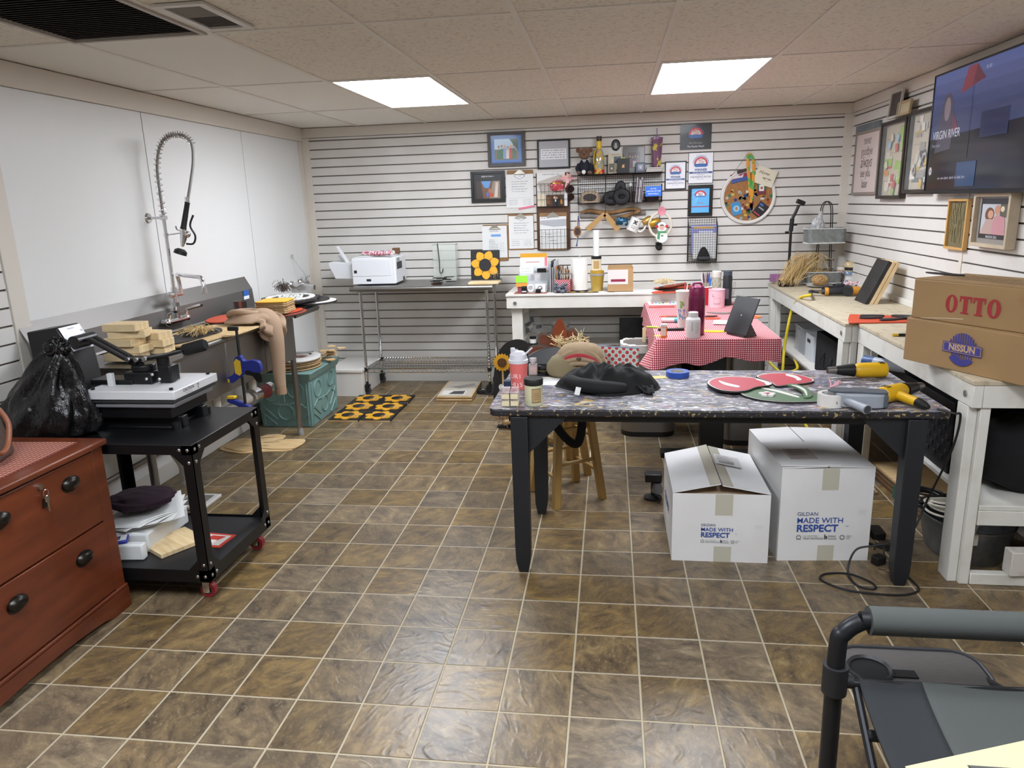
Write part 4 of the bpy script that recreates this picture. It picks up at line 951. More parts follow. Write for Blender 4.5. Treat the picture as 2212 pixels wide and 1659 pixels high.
for x in(bx0_+.036,bx1_-.125):
 for y in(by0_+.036,by1_-.09):kbk().box(x,y,0,x+.088,y+.088,bz-.0205).build('leg',WPT,bb,bevel=.003)
lsz=fy(1268,752,4.2).z
kbk().box(bx0_+.036,by0_+.02,lsz-.02,bx1_-.036,by1_-.0,lsz).build('lower_shelf',WPT,bb,bevel=.002)
kbk().box(bx0_+.036,by0_+.0,lsz-.09,bx1_-.036,by0_+.0195,lsz).build('shelf_rail',WPT,bb,bevel=.003)
kbk().cyl((bx0_+.07,by0_-.006,bz-.072),(bx0_+.07,by0_,bz-.072),.014,n=12).build('bolt',SCREW,bb)
C5=crop(1060,500,4.809)
def bp(U,V,z=bz):return fz(*C5(U,V),z)
mm=mpp((.6,4.2,.9))/4.809
ACR=M('organizer_clear','#d5d9db',.1,alpha=.35)
og=thing('desk_organizer','clear plastic desk organizer full of papers at the left end of the white bench','organizer',(.41,4.16,bz))
for(w_,y,h_)in((.245,.20,.20),(.245,.12,.15),(.235,.0,.075)):
 d_=.075 if y else.09
 mb=MB();mb.box(-w_/2,y,0,w_/2,y+.003,h_);mb.box(-w_/2,y+d_-.003,0,w_/2,y+d_,h_*1.15);mb.box(-w_/2,y+.003,0,-w_/2+.003,y+d_-.003,h_);mb.box(w_/2-.003,y+.003,0,w_/2,y+d_-.003,h_);mb.build('compartment',ACR,og,smooth=0)
MB().box(-.122,-.003,0,.122,.28,.003).build('base_tray',ACR,og,smooth=0)
def slab(name,label,cat,c,w_,h_,d_,mat,tilt=0,rz=0,group=None,prints=None):
 t=thing(name,label,cat,c,rz,group);t.rotation_euler=(PI/2-tilt,0,rz)
 MB().box(-w_/2,0,-d_/2,w_/2,h_,d_/2).build('sheet',mat,t,smooth=0)
 if prints:
  P2=MB(tr(0,0,d_/2));prints(P2,w_,h_);P2.build('print',PR,t,smooth=0)
 return t
PAPER=M('paper_white','#dcdcda',.7)
def pr_lines(P,w_,h_):
 for k in range(7):P.scrib(-w_*.4,w_*.3,h_*(.9-k*.12),.006,'#8a8d94',k)
slab('yellow_clipboard','mustard yellow clipboard standing at the back of the desk organizer','clipboard',(.40,4.415,bz+.015),.225,.285,.004,M('mustard','#d29a2b',.5))
def pr_red(P,w_,h_):
 P.rect(-w_*.3,h_*.84,w_*.2,h_*.86,'#b9707c');P.rect(w_*.38,h_*.45,w_*.47,h_,'#e07c86')
slab('document','white document with a pink tab in the back of the organizer','paper',(.405,4.40,bz+.012),.235,.255,.003,PAPER,prints=pr_red)
slab('letter_stack','folded white letters in the middle of the organizer','paper',(.35,4.31,bz+.012),.115,.19,.006,PAPER,prints=pr_lines)
slab('black_notebook','small black notebook in the organizer compartment','notebook',(.475,4.32,bz+.012),.075,.17,.02,BLK)
slab('red_packet','red and white packet standing in the organizer','packet',(.44,4.30,bz+.012),.06,.13,.008,M('packet_red','#b9343f',.5),prints=lambda P,w_,h_:(P.rect(-w_*.4,h_*.5,w_*.4,h_*.95,'#e6dfdc'),P.txt('*',0,h_*.3,.05,'#f0e8e4')))
slab('purple_card','dark purple card standing in the organizer','card',(.40,4.298,bz+.012),.03,.125,.004,M('card_purple','#4d2c4d',.5))
q=bp(290,490);
slab('green_sticky_notes','bright green sticky note pad on the front of the organizer','sticky notes',(.325,4.145,bz+.085),.095,.055,.012,M('neon_green','#8fd33a',.6),.05)
slab('orange_sticky_notes','orange sticky note pad below the green one','sticky notes',(.325,4.147,bz+.05),.09,.033,.012,M('neon_orange','#e8923a',.6),.05)
slab('pink_folder','faded pink card at the lower front of the organizer','card',(.335,4.151,bz+.002),.09,.047,.004,M('dusty_pink','#8f4d57',.6))
o=thing('stapler','small black upright stapler at the front of the white bench','stapler',(.35,4.11,bz));MB().box(-.022,-.015,0,.022,.015,.06).build('body',BLK,o,bevel=.006);MB().box(-.018,-.017,.012,.018,-.015,.022).build('tag',M('stapler_print','#c9c9c9',.5),o,smooth=0)
o=thing('tape_dispenser','clear tape dispenser with white roll beside the stapler','tape dispenser',(.40,4.12,bz));MB().tube([(.0+.025*math.cos(a),0,.04+.025*math.sin(a))for a in[2*PI*i/20 for i in range(20)]],.009,8,closed=True).build('roll',M('tape_white','#dcdad8',.3),o);MB().prism(rrpoly(.07,.03,.01),0,.012).build('stand',ACR,o)
o=thing('tape_dispenser_block','small black cube next to the tape dispenser','cube',(.463,4.115,bz));MB().box(-.02,-.016,0,.02,.016,.035).build('body',BLK,o,bevel=.004)
slab('swirl_card','white card with a black curl in the front of the organizer','card',(.475,4.15,bz+.004),.085,.065,.003,PAPER,prints=lambda P,w_,h_:(P.arc(0,h_*.5,.014,.019,-.8,3.6,'#33333a'),P.arc(.012,h_*.42,.004,.008,0,5,'#33333a')))
tag(MB().prism(rrpoly(.27,.17,.01),0,.0018).build('red_check_mat',CM,loc=(.40,4.155,bz+.0004),smooth=0),'red checked cloth mat under the desk organizer','place mat')
for i in range(6):
 slab('file_folder',('%s upright file folder between the organizer and the paint brushes'%('first grey','second white','third dark grey','fourth pale','fifth striped','sixth white')[i]),'folder',(.557+i*.009,4.28,bz+.001),.005,.20+.025*(i%3),.22,M('folder_%d'%i,('#8a8c90','#cfd0d2','#4e5157','#b8b4ac','#777b88','#c4c6ca')[i],.5),0,-.08)
q=bp(765,600);bxw=155*mm
DOT=M('red_white_dots','#a32b3a',.6)
def dots_mat(name,bg,fg,scale,r,offset=True,fg2=None):
 m=bpy.data.materials.new(name);m.use_nodes=True;nt=m.node_tree;N=nt.nodes;L=nt.links;b=N['Principled BSDF'];b.inputs['Roughness'].default_value=.6
 tc=N.new('ShaderNodeTexCoord');mp=N.new('ShaderNodeMapping');mp.inputs['Rotation'].default_value=(0,0,PI/4);L.new(tc.outputs['UV'],mp.inputs[0])
 sc=N.new('ShaderNodeVectorMath');sc.operation='SCALE';sc.inputs['Scale'].default_value=scale;L.new(mp.outputs[0],sc.inputs[0])
 fr=N.new('ShaderNodeVectorMath');fr.operation='FRACTION';L.new(sc.outputs[0],fr.inputs[0])
 sb=N.new('ShaderNodeVectorMath');sb.operation='DISTANCE';sb.inputs[1].default_value=(.5,.5,0);L.new(fr.outputs[0],sb.inputs[0])
 lt=N.new('ShaderNodeMath');lt.operation='LESS_THAN';lt.inputs[1].default_value=r;L.new(sb.outputs['Value'],lt.inputs[0])
 mx=N.new('ShaderNodeMix');mx.data_type='RGBA';L.new(lt.outputs[0],mx.inputs['Factor']);mx.inputs[6].default_value=lin(bg);mx.inputs[7].default_value=lin(fg)
 if fg2:
  d2=N.new('ShaderNodeVectorMath');d2.operation='ADD';d2.inputs[1].default_value=(.5,.5,0);L.new(sc.outputs[0],d2.inputs[0])
  f2_=N.new('ShaderNodeVectorMath');f2_.operation='FRACTION';L.new(d2.outputs[0],f2_.inputs[0]);s2=N.new('ShaderNodeVectorMath');s2.operation='DISTANCE';s2.inputs[1].default_value=(.5,.5,0);L.new(f2_.outputs[0],s2.inputs[0])
  l2=N.new('ShaderNodeMath');l2.operation='LESS_THAN';l2.inputs[1].default_value=r*.55;L.new(s2.outputs['Value'],l2.inputs[0])
  m2=N.new('ShaderNodeMix');m2.data_type='RGBA';L.new(l2.outputs[0],m2.inputs['Factor']);L.new(mx.outputs[2],m2.inputs[6]);m2.inputs[7].default_value=lin(fg2);mx=m2
 L.new(mx.outputs[2],b.inputs['Base Color']);MATS[name]=m;return m
def uv_planar(o,ax=(0,2)):
 me=o.data;uv=me.uv_layers.new(name='UVMap')
 for l in me.loops:
  c=me.vertices[l.vertex_index].co;uv.data[l.index].uv=(c[ax[0]],c[ax[1]])
DOT=dots_mat('red_white_dots','#a32b3a','#e6d6d6',75,.28)
o=thing('brush_box','red box with white dots holding the paint brushes','box',(q.x,4.17,bz));ob=frame_mb(bxw,.1,.003,.003,.105).build('walls',DOT,o,smooth=0);uv_planar(ob);MB().box(-bxw/2,-.05,0,bxw/2,.05,.003).build('bottom',DOT,o,smooth=0)
R=random.Random(5);bxq=q.x
FERR=M('ferrule','#c9c6bd',.3,.9)
for i in range(22):
 bx=bxq-bxw*.45+(i%8)*bxw*.128;by_=4.14+(i//8)*.03;lean=(bx-bxq)*1.1+R.uniform(-.03,.03);h_=R.uniform(.17,.215)
 t=thing('paint_brush','paint brush standing bristles up in the red dotted box','paint brush',(bx,by_,bz+.004),group='paint brushes in the red dotted box');t.rotation_euler=(R.uniform(-.05,.05),lean*.8,R.uniform(0,3))
 hc=('#6d4a2a','#8d6a3a','#1d1c1e','#3d4660','#a8752f','#5b2724')[i%6]
 MB().tube([(0,0,0),(0,0,h_*.55),(0,0,h_*.72)],[.0022,.004,.0035],8).build('handle',M('handle_%d'%(i%6),hc,.4),t)
 MB().tube([(0,0,h_*.72),(0,0,h_*.85)],[.0038,.005],8).build('ferrule',FERR,t)
 MB().tube([(0,0,h_*.85),(0,0,h_*.94),(0,0,h_)],[.005,.006,.002],8).build('bristles',M('bristle_%d'%(i%3),('#5a3a20','#a3692a','#2b2320')[i%3],.8),t)
q=bp(735,620);o=thing('grey_yarn','clump of fuzzy grey yarn in front of the red dotted box','yarn',(q.x,4.085,bz));R=random.Random(3)
mb=MB()
for k in range(26):mb.sph((R.uniform(-.045,.045),R.uniform(-.01,.02),.012+R.uniform(0,.075)*(1-abs(R.uniform(-.6,.6)))),R.uniform(.010,.016),10,7)
mb.build('yarn',M('grey_fuzz','#6a6f78',.95,bump=(300,.5)),o,smooth=180)
q=bp(930,590);rw=170*mm/2
o=thing('paper_towel_roll','white paper towel roll on an upright holder on the white bench','paper towel',(q.x,4.22,bz));MB().lathe([(0,0),(rw+.008,0),(rw+.008,.006),(0,.01)],28).build('holder_base',BLK,o);MB().lathe([(.02,.012),(rw,.012),(rw+.001,.02),(rw+.001,.255),(rw,.262),(.02,.262)],32).build('roll',M('towel_white','#dfdcd6',.9,bump=(140,.15)),o)
MB().tube([(0,0,.26),(0,0,.283),(.009,0,.29),(.012,0,.283),(.006,0,.276)],.0025,8).build('holder_top',CHROME,o)
q=bp(1105,615);jw=145*mm/2
o=thing('mustard_jar','glass jar of mustard coloured wax with a gold lid','jar',(q.x,4.22,bz));MB().lathe([(0,0),(jw*.75,0),(jw*.8,.01),(jw,.13),(jw*1.03,.14),(0,.14)],28).build('glass',M('mustard_wax','#a98d3d',.25,coat=.5,bump=(90,.2)),o);MB().lathe([(jw*1.02,.125),(jw*1.04,.128),(jw*1.04,.142),(0,.142)],28).build('label_band',M('band_grey','#9a9790',.4),o);MB().lathe([(jw*.98,.143),(jw*.98,.165),(0,.167)],28).build('lid',M('gold_lid','#c9a13b',.35,.4),o)
o=thing('jar_candle','cream jar candle with black lid stacked on the mustard jar','candle',(q.x-.005,4.22,bz+.1675));cw=100*mm/2;MB().lathe([(0,0),(cw,0),(cw,.09),(0,.09)],28).build('glass',M('candle_cream','#d8d0b4',.25,coat=.4),o);MB().lathe([(cw*1.05,.0905),(cw*1.05,.112),(0,.113)],28).build('lid',BLK,o)
P2=MB();n_=8
P2.col=lin('#b08d5a')
P2.add([(cw*1.01*math.sin(-.6+1.2*k/n_),-cw*1.01*math.cos(-.6+1.2*k/n_),z)for z in(.012,.078)for k in range(n_+1)],[(k,k+1,n_+2+k,n_+1+k)for k in range(n_)]);P2.build('paper_label',PR,o)
o=thing('white_roll','tall white cardboard roll standing on the jar candle','roll',(q.x-.006,4.22,bz+.281));MB().lathe([(.012,0),(.0235,0),(.0235,.205),(.012,.205)],24).build('tube',M('roll_white','#dedcd8',.6),o)
MB().tube([(-.0237,0,.0),(-.0237,0,.205)],.002,6).build('loose_edge',M('roll_edge','#c2c1be',.6),o)
ql,qr=bp(1215,620),bp(1475,610);cbw=qr.x-ql.x
CARD=M('cardboard','#b08d62',.8,var=('#a5825a',4,3))
o=thing('cardboard_box','open tan cardboard box with a taped white label on the white bench','box',((ql.x+qr.x)/2,4.19,bz+.002),0)
frame_mb(cbw,.16,.004,0,.185).build('walls',CARD,o,smooth=0);MB().box(-cbw/2,-.08,0,cbw/2,.08,.004).build('bottom',CARD,o,smooth=0);MB().box(-cbw/2+.004,.077,.185,cbw/2-.004,.08,.2).build('back_flap',CARD,o,smooth=0)
P2=MB(tr(-.02,-.0805,.115)@Euler(WB).to_matrix().to_4x4());P2.rect(-.08,-.055,.08,.06,'#d3cdc9');P2.rect(-.055,-.035,.06,-.015,'#8a2a44');P2.build('label',PRG,o,smooth=0)
tag(MB().box(-.18,-.09,0,.18,.09,.0012).build('paper_sheet',PAPER,loc=(1.25,4.17,bz+.0003),rotz=.05,smooth=0),'white paper sheet lying under the cardboard box','paper')
for i in range(7):
 a=i*1.05;q=bp(950,632)
 o=MB().prism(circ(.026,6),0,.004).build('hexagon_cutout',M('hex_wood','#8f7437',.6)if i%2 else BLACKWOOD,loc=(q.x+(i-3)*.036,4.10+(.0 if i%2 else.012),bz+.0005+(.0045 if i%2 else 0)),smooth=0)
 tag(o,'small hexagon wood cutout lying flat in front of the paper towel','cutout','hexagon cutouts on the white bench')
o=thing('cutout_pile','orange and black wood cutouts tied with pale raffia on the white bench','sign cutout',(1.55,4.22,bz+.0005))
for k in range(6):
 MB(tr(0,0,.0065*k)@rot(.3*k-.6)).prism(outline([(-.16,-.02),(-.05,-.05),(.12,-.03),(.17,.01),(.06,.03),(-.1,.03)],4),0,.0055).build('cutout',(ORANGE,BLACKWOOD,RUST)[k%3],o,smooth=0)
raffia(MB(),(-.08,0,.042),.09,60,12,.035,.0018).build('raffia_bow',M('raffia_pale','#d8c79c',.8),o)
o=thing('orange_cutout','orange cutout hanging over the front edge of the white bench','sign cutout',(1.50,4.07,bz+.001),.2)
MB().prism(outline([(-.15,-.06),(.0,-.07),(.14,-.02),(.12,.05),(-.08,.04)],4),0,.006).build('cutout',ORANGE,o,smooth=0);MB().prism(outline([(-.05,-.03),(.09,-.02),(.07,.02),(-.03,.015)],4),.0062,.012).build('black_piece',BLACKWOOD,o,smooth=0)
o=thing('spool_bag','clear bag stuffed with thread spools and craft odds under the bench','bag',(.385,4.29,lsz));R=random.Random(8)
mb=MB();blob(mb,(0,0,.15),(.10,.07,.155),.12,3,4,36,24,.001);mb.build('film',M('bag_film','#cdd1d2',.1,alpha=.16),o,smooth=180)
for k in range(14):
 c=Vector((R.uniform(-.06,.06),R.uniform(-.035,.03),.03+R.uniform(0,.22)));d=Vector((R.uniform(-1,1),R.uniform(-.6,.6),R.uniform(-1,1))).normalized()*.02
 MB().cyl(c-d,c+d,.016,n=12).build('spool',M('spool_%d'%(k%4),('#d5d2cc','#1b1b1c','#b9b09a','#8c8170')[k%4],.6),o)
for i,(x,z)in enumerate(((.38,0),(.44,0),(.405,.055))):
 o=thing('paint_jar',('white paint jar with black lid, left one under the bench','white paint jar with black lid, right one under the bench','white paint jar with black lid standing on the other two')[i],'jar',(x,4.16,lsz+.0005+z),group='paint jars under the bench');MB().lathe([(0,0),(.027,0),(.028,.034),(0,.034)],20).build('body',M('jar_white','#d2d0cc',.3),o);MB().lathe([(.0285,.0345),(.0285,.053),(0,.054)],20).build('lid',BLK,o)
q=fy(*C5(720,1060),4.35)
o=thing('glass_jar','empty clear glass jar on the shelf under the white bench','jar',(q.x,4.35,lsz));MB().lathe([(0,.003),(.07,.003),(.078,.02),(.078,.17),(.085,.19),(.082,.19),(.074,.17),(.074,.02),(0,.008)],28).build('glass',M('clear_glass','#cfd6d6',.05,alpha=.22),o);MB().lathe([(.079,.16),(.081,.165),(.079,.17)],28).build('rim_band',M('band_grey','#9a9790',.4),o)
ql,qr=fy(*C5(1375,1130),4.45),fy(*C5(1640,1130),4.45)
slab('black_board','black square board leaning at the back of the bench shelf','board',((ql.x+qr.x)/2,4.45,lsz+.001),.28,.21,.012,BLACKWOOD,.1)
R=random.Random(2)
for i in range(7):
 o=MB().prism(outline([(-.09,-.012),(0,-.03),(.1,-.01),(.09,.02),(-.03,.025)],3),0,.005).build('shelf_cutout',DK,loc=(1.0+.085*i,4.22+R.uniform(-.03,.03),lsz+.0006+.0052*(i%3)),rotz=R.uniform(-.5,.5),smooth=0);tag(o,'flat brown wood cutout on the shelf under the bench','cutout','brown cutouts on the bench shelf')
# ================================================================ things on the back wall
WY=YB-.014
CA,CB=crop(1000,240,4.809),crop(1220,240,4.809)
BLKF=M('black_frame','#161617',.35);GRYF=M('grey_wood_frame','#4f4d4b',.6,var=('#5f5c59',20,4),stretch=(1,8,1))
GOLDC=M('clip_steel','#b5b0a4',.3,.9)
def framed(label,cr,box,bw,mat,art,name='picture_frame',cat='picture frame',y=None,depth=.018,group=None,wall='b',gloss=True):
 if wall=='b':c,w_,h_=wrect(cr,*box,(y or WY)-depth);c.y=y or WY;e=WB
 else:c,w_,h_=rrect(cr,*box,(y or(XR-.014))-depth);c.x=y or(XR-.014);e=WR
 t=thing(name,label,cat,c,euler=e,group=group)
 frame_mb(w_,h_,bw,.001,depth).build('frame',mat,t,bevel=.0015)
 MB().box(-w_/2+bw*.6,-h_/2+bw*.6,.001,w_/2-bw*.6,h_/2-bw*.6,depth*.55).build('backing',M('mat_board','#c9c9c9',.7),t,smooth=0)
 P2=MB(tr(0,0,depth*.55));art(P2,w_-2*bw,h_-2*bw);P2.build('picture',PRG if gloss else PR,t,smooth=0)
 return t
def people(P,w_,h_,n,seed,y0=-.45,cols=('#7fa0c0','#b8453f','#26262a','#d8c9bc','#3f6a4a','#d9b93c'),skin='#c79a7c'):
 R=random.Random(seed)
 for k in range(n):
  x=w_*(-.36+.72*(k+.5)/n);b=w_*.36/n*1.25;top=h_*R.uniform(.05,.22)
  P.poly([(x-b,h_*y0),(x+b,h_*y0),(x+b*.8,top-h_*.1),(x-b*.8,top-h_*.1)],R.choice(cols));P.ell(x,top-h_*.02,b*.55,b*.75,skin,10);P.ell(x,top+h_*.03,b*.55,b*.5,R.choice(('#2c211b','#6b4a2b','#d8c8a8')),8,0,PI)
def art_family(P,w_,h_):
 P.rect(-w_/2,-h_/2,w_/2,h_/2,'#30508c');P.rect(-w_*.46,-h_*.45,w_*.46,h_*.45,'#4775b6');P.rect(-w_*.38,-h_*.37,w_*.38,h_*.36,'#b9d2e8')
 P.poly([(-w_*.38,-h_*.37),(w_*.38,-h_*.37),(w_*.38,-h_*.05),(-w_*.38,h_*.0)],'#6f6a52');P.poly([(w_*.1,h_*.36),(w_*.38,h_*.36),(w_*.38,-h_*.1)],'#475a3d');people(P,w_*.8,h_*.75,6,3)
framed('grey wooden picture frame with blue mat and a group photo',CA,(255,212,645,575),.026,GRYF,art_family,depth=.024)
def art_letter(P,w_,h_):
 P.rect(-w_/2,-h_/2,w_/2,h_/2,'#a9aaae');P.rect(-w_*.43,-h_*.2,w_*.43,h_*.2,'#e2e3e6')
 for k in range(4):P.scrib(-w_*.39,w_*.38,h_*(.14-.09*k),.014,'#4a4d55',k)
framed('black frame with a grey mat and a small handwritten note',CA,(771,291,1113,598),.014,BLKF,art_letter)
def art_canyon(P,w_,h_):
 P.rect(-w_/2,-h_/2,w_/2,h_/2,'#141416');P.scrib(-w_*.22,w_*.22,h_*.40,.016,'#d8d8da',5)
 a,b,c,d=-w_*.42,w_*.42,-h_*.46,h_*.22
 P.rect(a,c,b,d,'#6d4c38');P.poly([(a*.55,d),(b*.25,d),(b*.05,d-h_*.28),(a*.3,d-h_*.25)],'#5f93cf');P.poly([(b*.1,c),(b,c),(b,d),(b*.45,d)],'#8b7b6b');P.poly([(a,c),(a*.4,c),(a*.6,d),(a,d)],'#3b2f29');P.ell(-.005,c+h_*.16,.012,.024,'#5568a8',10);P.ell(.028,c+h_*.14,.02,.018,'#b44a2c',10);P.ell(.015,c+h_*.3,.012,.02,'#b5673f',10)
 for k in range(4):P.poly([(b*.5+k*.006,c+.01),(b*.55+k*.008,c+.01),(b*.7+k*.006,d-.01),(b*.66+k*.006,d-.01)],'#d0c2b4')
framed('black frame with a canyon photo lower left of the picture group',CA,(82,622,435,948),.024,BLKF,art_canyon,depth=.022)
BRD=M('hardboard','#8c6a45',.6,var=('#7d5c3a',10,3))
def clipboard(label,cr,board,paper,clipx,art,dark=False,y=WY,group='clipboards on the slat wall'):
 c,w_,h_=wrect(cr,*board,y);c.y=y-.0005
 t=thing('clipboard',label,'clipboard',c,euler=WB,group=group)
 MB().prism(rrpoly(w_,h_,.012),.0,.004).build('board',BRD,t,smooth=0)
 pc,pw_,ph_=wrect(cr,*paper,y)
 for k in range(2):
  m=MB(tr(pc.x-c.x-.003*k,pc.z-c.z-.002*k,.0046+.0006*(1-k)));m.box(-pw_/2,-ph_/2,0,pw_/2,ph_/2,.0005);m.build('paper_sheet',PAPER,t,smooth=0)
 P2=MB(tr(pc.x-c.x,pc.z-c.z,.0056));art(P2,pw_,ph_);P2.build('writing',PR,t,smooth=0)
 cx=fy(*cr(clipx[0],clipx[1]),y);k_=w_/.23
 m=MB(tr(cx.x-c.x,cx.z-c.z,.006));m.prism([(-.055*k_,-.012),(.055*k_,-.012),(.03*k_,.006),(.018*k_,.02),(-.018*k_,.02),(-.03*k_,.006)],0,.006);m.tube([(-.05*k_,-.013,.004),(.05*k_,-.013,.004)],.004,8);m.build('clip',GOLDC,t,bevel=.001)
 m=MB(tr(cx.x-c.x,cx.z-c.z,.006));m.lathe([(.007,0),(.009,.004),(.007,.008)],12,(0,.02,0));m.build('clip_rivet',GOLDC,t)
 return t
def art_note(P,w_,h_):
 P.poly([(-w_*.18,h_*.47),(w_*.18,h_*.47),(w_*.18,h_*.42),(0,h_*.35),(-w_*.18,h_*.42)],'#5b6472');P.poly([(-w_*.16,h_*.465),(w_*.16,h_*.465),(w_*.16,h_*.425),(0,h_*.362),(-w_*.16,h_*.425)],'#e6e7e9');P.txt('RUSTIC',0,h_*.43,.011,'#5b6472')
 for k in range(5):P.scrib(-w_*.3,w_*(.3-.07*(k%3)),h_*(.28-.075*k),.010,'#8b9099',k+3)
 P.rect(-w_*.42,-h_*.22,w_*.42,-h_*.216,'#9a9fa6')
 for k in range(3):P.scrib(-w_*.4,-w_*.1,-h_*(.28+.06*k),.008,'#8b9099',k);P.scrib(w_*.1,w_*.4,-h_*(.28+.06*k),.008,'#8b9099',k+9)
clipboard('clipboard with a stack of white notes and a pink strip below',CA,(462,612,735,1000),(452,655,735,1000),(590,640),art_note)
q=fy(*CA(660,1000),WY-.006);tag(MB().box(-.07,0,-.008,.07,.001,.008).build('pink_strip',M('pink_paper','#d9738a',.6),loc=(q.x,WY-.007,q.z),smooth=0),'pink paper strip sticking out under the upper clipboard','paper').rotation_euler=(0,-.15,0)
clipboard('clipboard with one white order note below the upper clipboard',CA,(470,1068,740,1440),(482,1088,735,1425),(600,1095),art_note)
def art_c(P,w_,h_):
 P.scrib(-w_*.2,w_*.1,h_*.38,.009,'#7a7d85',1);P.scrib(-w_*.2,w_*.15,h_*.33,.009,'#7a7d85',2);P.poly([(-w_*.14,h_*.16),(w_*.24,h_*.16),(w_*.26,h_*.2),(w_*.24,h_*.235),(-w_*.14,h_*.235),(-w_*.16,h_*.2)],'#6f9cd8')
 for k in range(9):P.scrib(-w_*.24,w_*(.12 if k>2 else 0),h_*(.06-.05*k),.008,'#55585f',k+4)
 for k in range(4):P.scrib(w_*.2,w_*.36,-h_*(.05+.08*k),.012,'#b0b3b8',k+14)
tl=clipboard('clipboard with a printed sheet and blue bubble nearest the sunflower sign',CA,(210,1178,472,1558),(207,1192,460,1520),(330,1210),art_c)
BW_=M('black_wire','#18181a',.45);WOODB=M('walnut_board','#5d3d26',.55,var=('#4c3120',8,4))
c,w_,h_=wrect(CA,765,640,1112,1440,WY-.012);c.y=WY
t=thing('wire_mail_holder','two tier black wire mail holder on a dark wood backing','mail holder',c,euler=WB)
MB().box(-w_/2,-h_/2,0,w_/2,h_/2,.012).build('wood_backing',WOODB,t,bevel=.002)
for lo,hi in((.56,.86),(.0,.27)):
 mb=MB();y0_,y1_=-h_/2+h_*lo,-h_/2+h_*hi;d_=.062;x_=w_/2-.012
 for k in range(9):
  x=-x_+k*2*x_/8;mb.tube([(x,y0_,.012),(x,y0_,d_),(x,y1_,d_)],.0016,5)
 for k in range(4):y=y0_+k*(y1_-y0_)/3;mb.tube([(-x_,y,.012),(-x_,y,d_),(x_,y,d_),(x_,y,.012)],.002 if k in(0,3)else.0016,5)
 mb.build('wire_basket',BW_,t)
mcw,mch,mcc=w_,h_,c
tier=Vector((c.x,WY-.014,c.z))
def wsheet(name,label,cat,cr,box,y,mat=PAPER,art=None,thick=.003,tilt=0,group=None,pm=PR):
 c,w_,h_=wrect(cr,*box,y);t=thing(name,label,cat,c,group=group,euler=(PI/2,0,0));t.rotation_euler=Matrix.Rotation(PI/2,3,'X').to_euler()if not tilt else(Matrix.Rotation(PI/2,3,'X')@Matrix.Rotation(tilt,3,'Z')).to_euler()
 MB().box(-w_/2,-h_/2,0,w_/2,h_/2,thick).build('sheet',mat,t,smooth=0)
 if art:P2=MB(tr(0,0,thick));art(P2,w_,h_);P2.build('print',pm,t,smooth=0)
 return t
wsheet('envelope','white envelope with handwriting at the back of the upper mail tier','envelope',CA,(770,640,1060,985),WY-.020,art=lambda P,a,b:P.scrib(-a*.3,a*.3,b*.45,.012,'#33343a',2))
wsheet('greeting_card','pale grey card tilted in the upper mail tier','card',CA,(800,690,1050,900),WY-.027,M('card_grey','#b9b0a8',.6),tilt=.28)
wsheet('paper_slip','cream paper slips at the left of the upper mail tier','paper',CA,(772,860,865,990),WY-.036,M('cream_slip','#d8ccb4',.6))
def art_dance(P,w_,h_):P.rect(-w_/2,-h_/2,w_/2,h_/2,'#4a2f1c');P.rect(-w_*.1,-h_*.5,w_*.25,h_*.3,'#19191d');P.ell(-.006,h_*.25,.009,.011,'#d2a586');P.ell(.012,h_*.22,.009,.011,'#c99a7a');P.rect(-w_*.02,-h_*.1,w_*.06,h_*.1,'#e4e0da');P.rect(w_*.3,-h_*.3,w_*.4,h_*.1,'#c98a2d');P.rect(-w_*.45,-h_*.3,-w_*.3,h_*.3,'#8a5523')
wsheet('photo_print','dark photo of two people in the upper mail tier','photo',CA,(868,868,1050,988),WY-.044,art=art_dance,pm=PRG)
wsheet('white_card','white card beside the photo in the upper mail tier','card',CA,(1050,850,1085,985),WY-.04)
q,w_,h_=wrect(CA,905,740,1058,868,WY-.048)
o=thing('red_ornament','red ornate crown shaped ornament in the upper mail tier','ornament',(q.x,WY-.052,q.z-h_/2+.03));MB().lathe([(0,0),(w_*.35,.002),(w_*.5,h_*.3),(w_*.46,h_*.62),(w_*.3,h_*.78),(.006,h_*.86),(0,h_)],20,sy=.2).build('body',M('ornament_red','#b0333f',.35,var=('#d9878c',40,2,(.55,.62))),o);MB().lathe([(w_*.49,h_*.58),(w_*.52,h_*.62),(w_*.40,h_*.7)],20,sy=.2).build('gold_band',M('gold_metal','#c99a4a',.25,1),o)
q=fy(*CA(1090,700),WY-.05);o=thing('feather_flower','pink feather flower tucked in the top of the mail holder','flower',q,euler=WB);o.scale=(1.35,)*3;R=random.Random(9)
for k in range(26):
 a=R.uniform(0,2*PI);l=R.uniform(.03,.065);mb=MB(rot(a)@rot(-R.uniform(.2,.9),'Y'));mb.prism(outline([(0,-.003),(l*.6,-.007),(l,0),(l*.6,.007),(0,.003)],2),0,.0006);mb.build('feather',M('feather_%d'%(k%3),('#dca4a0','#e0bdb0','#cfa3a8')[k%3],.8),o)
q=fy(*CA(1122,850),WY-.03);o=thing('sunglasses','dark round sunglasses hanging on the side of the mail holder','sunglasses',q,euler=WB);o.scale=(1.5,)*3
for s_ in(-1,1):MB(tr(0,s_*.022,0)).prism(circ(.017,16),0,.003).build('lens',M('lens_dark','#2a1414',.1),o);MB().tube([(.018*math.cos(a),s_*.022+.018*math.sin(a),.0015)for a in[2*PI*i/16 for i in range(16)]],.0018,6,closed=True).build('rim',BLK,o)
MB().tube([(0,-.005,.002),(.008,0,.002),(0,.005,.002)],.0015,6).build('bridge',BLK,o)
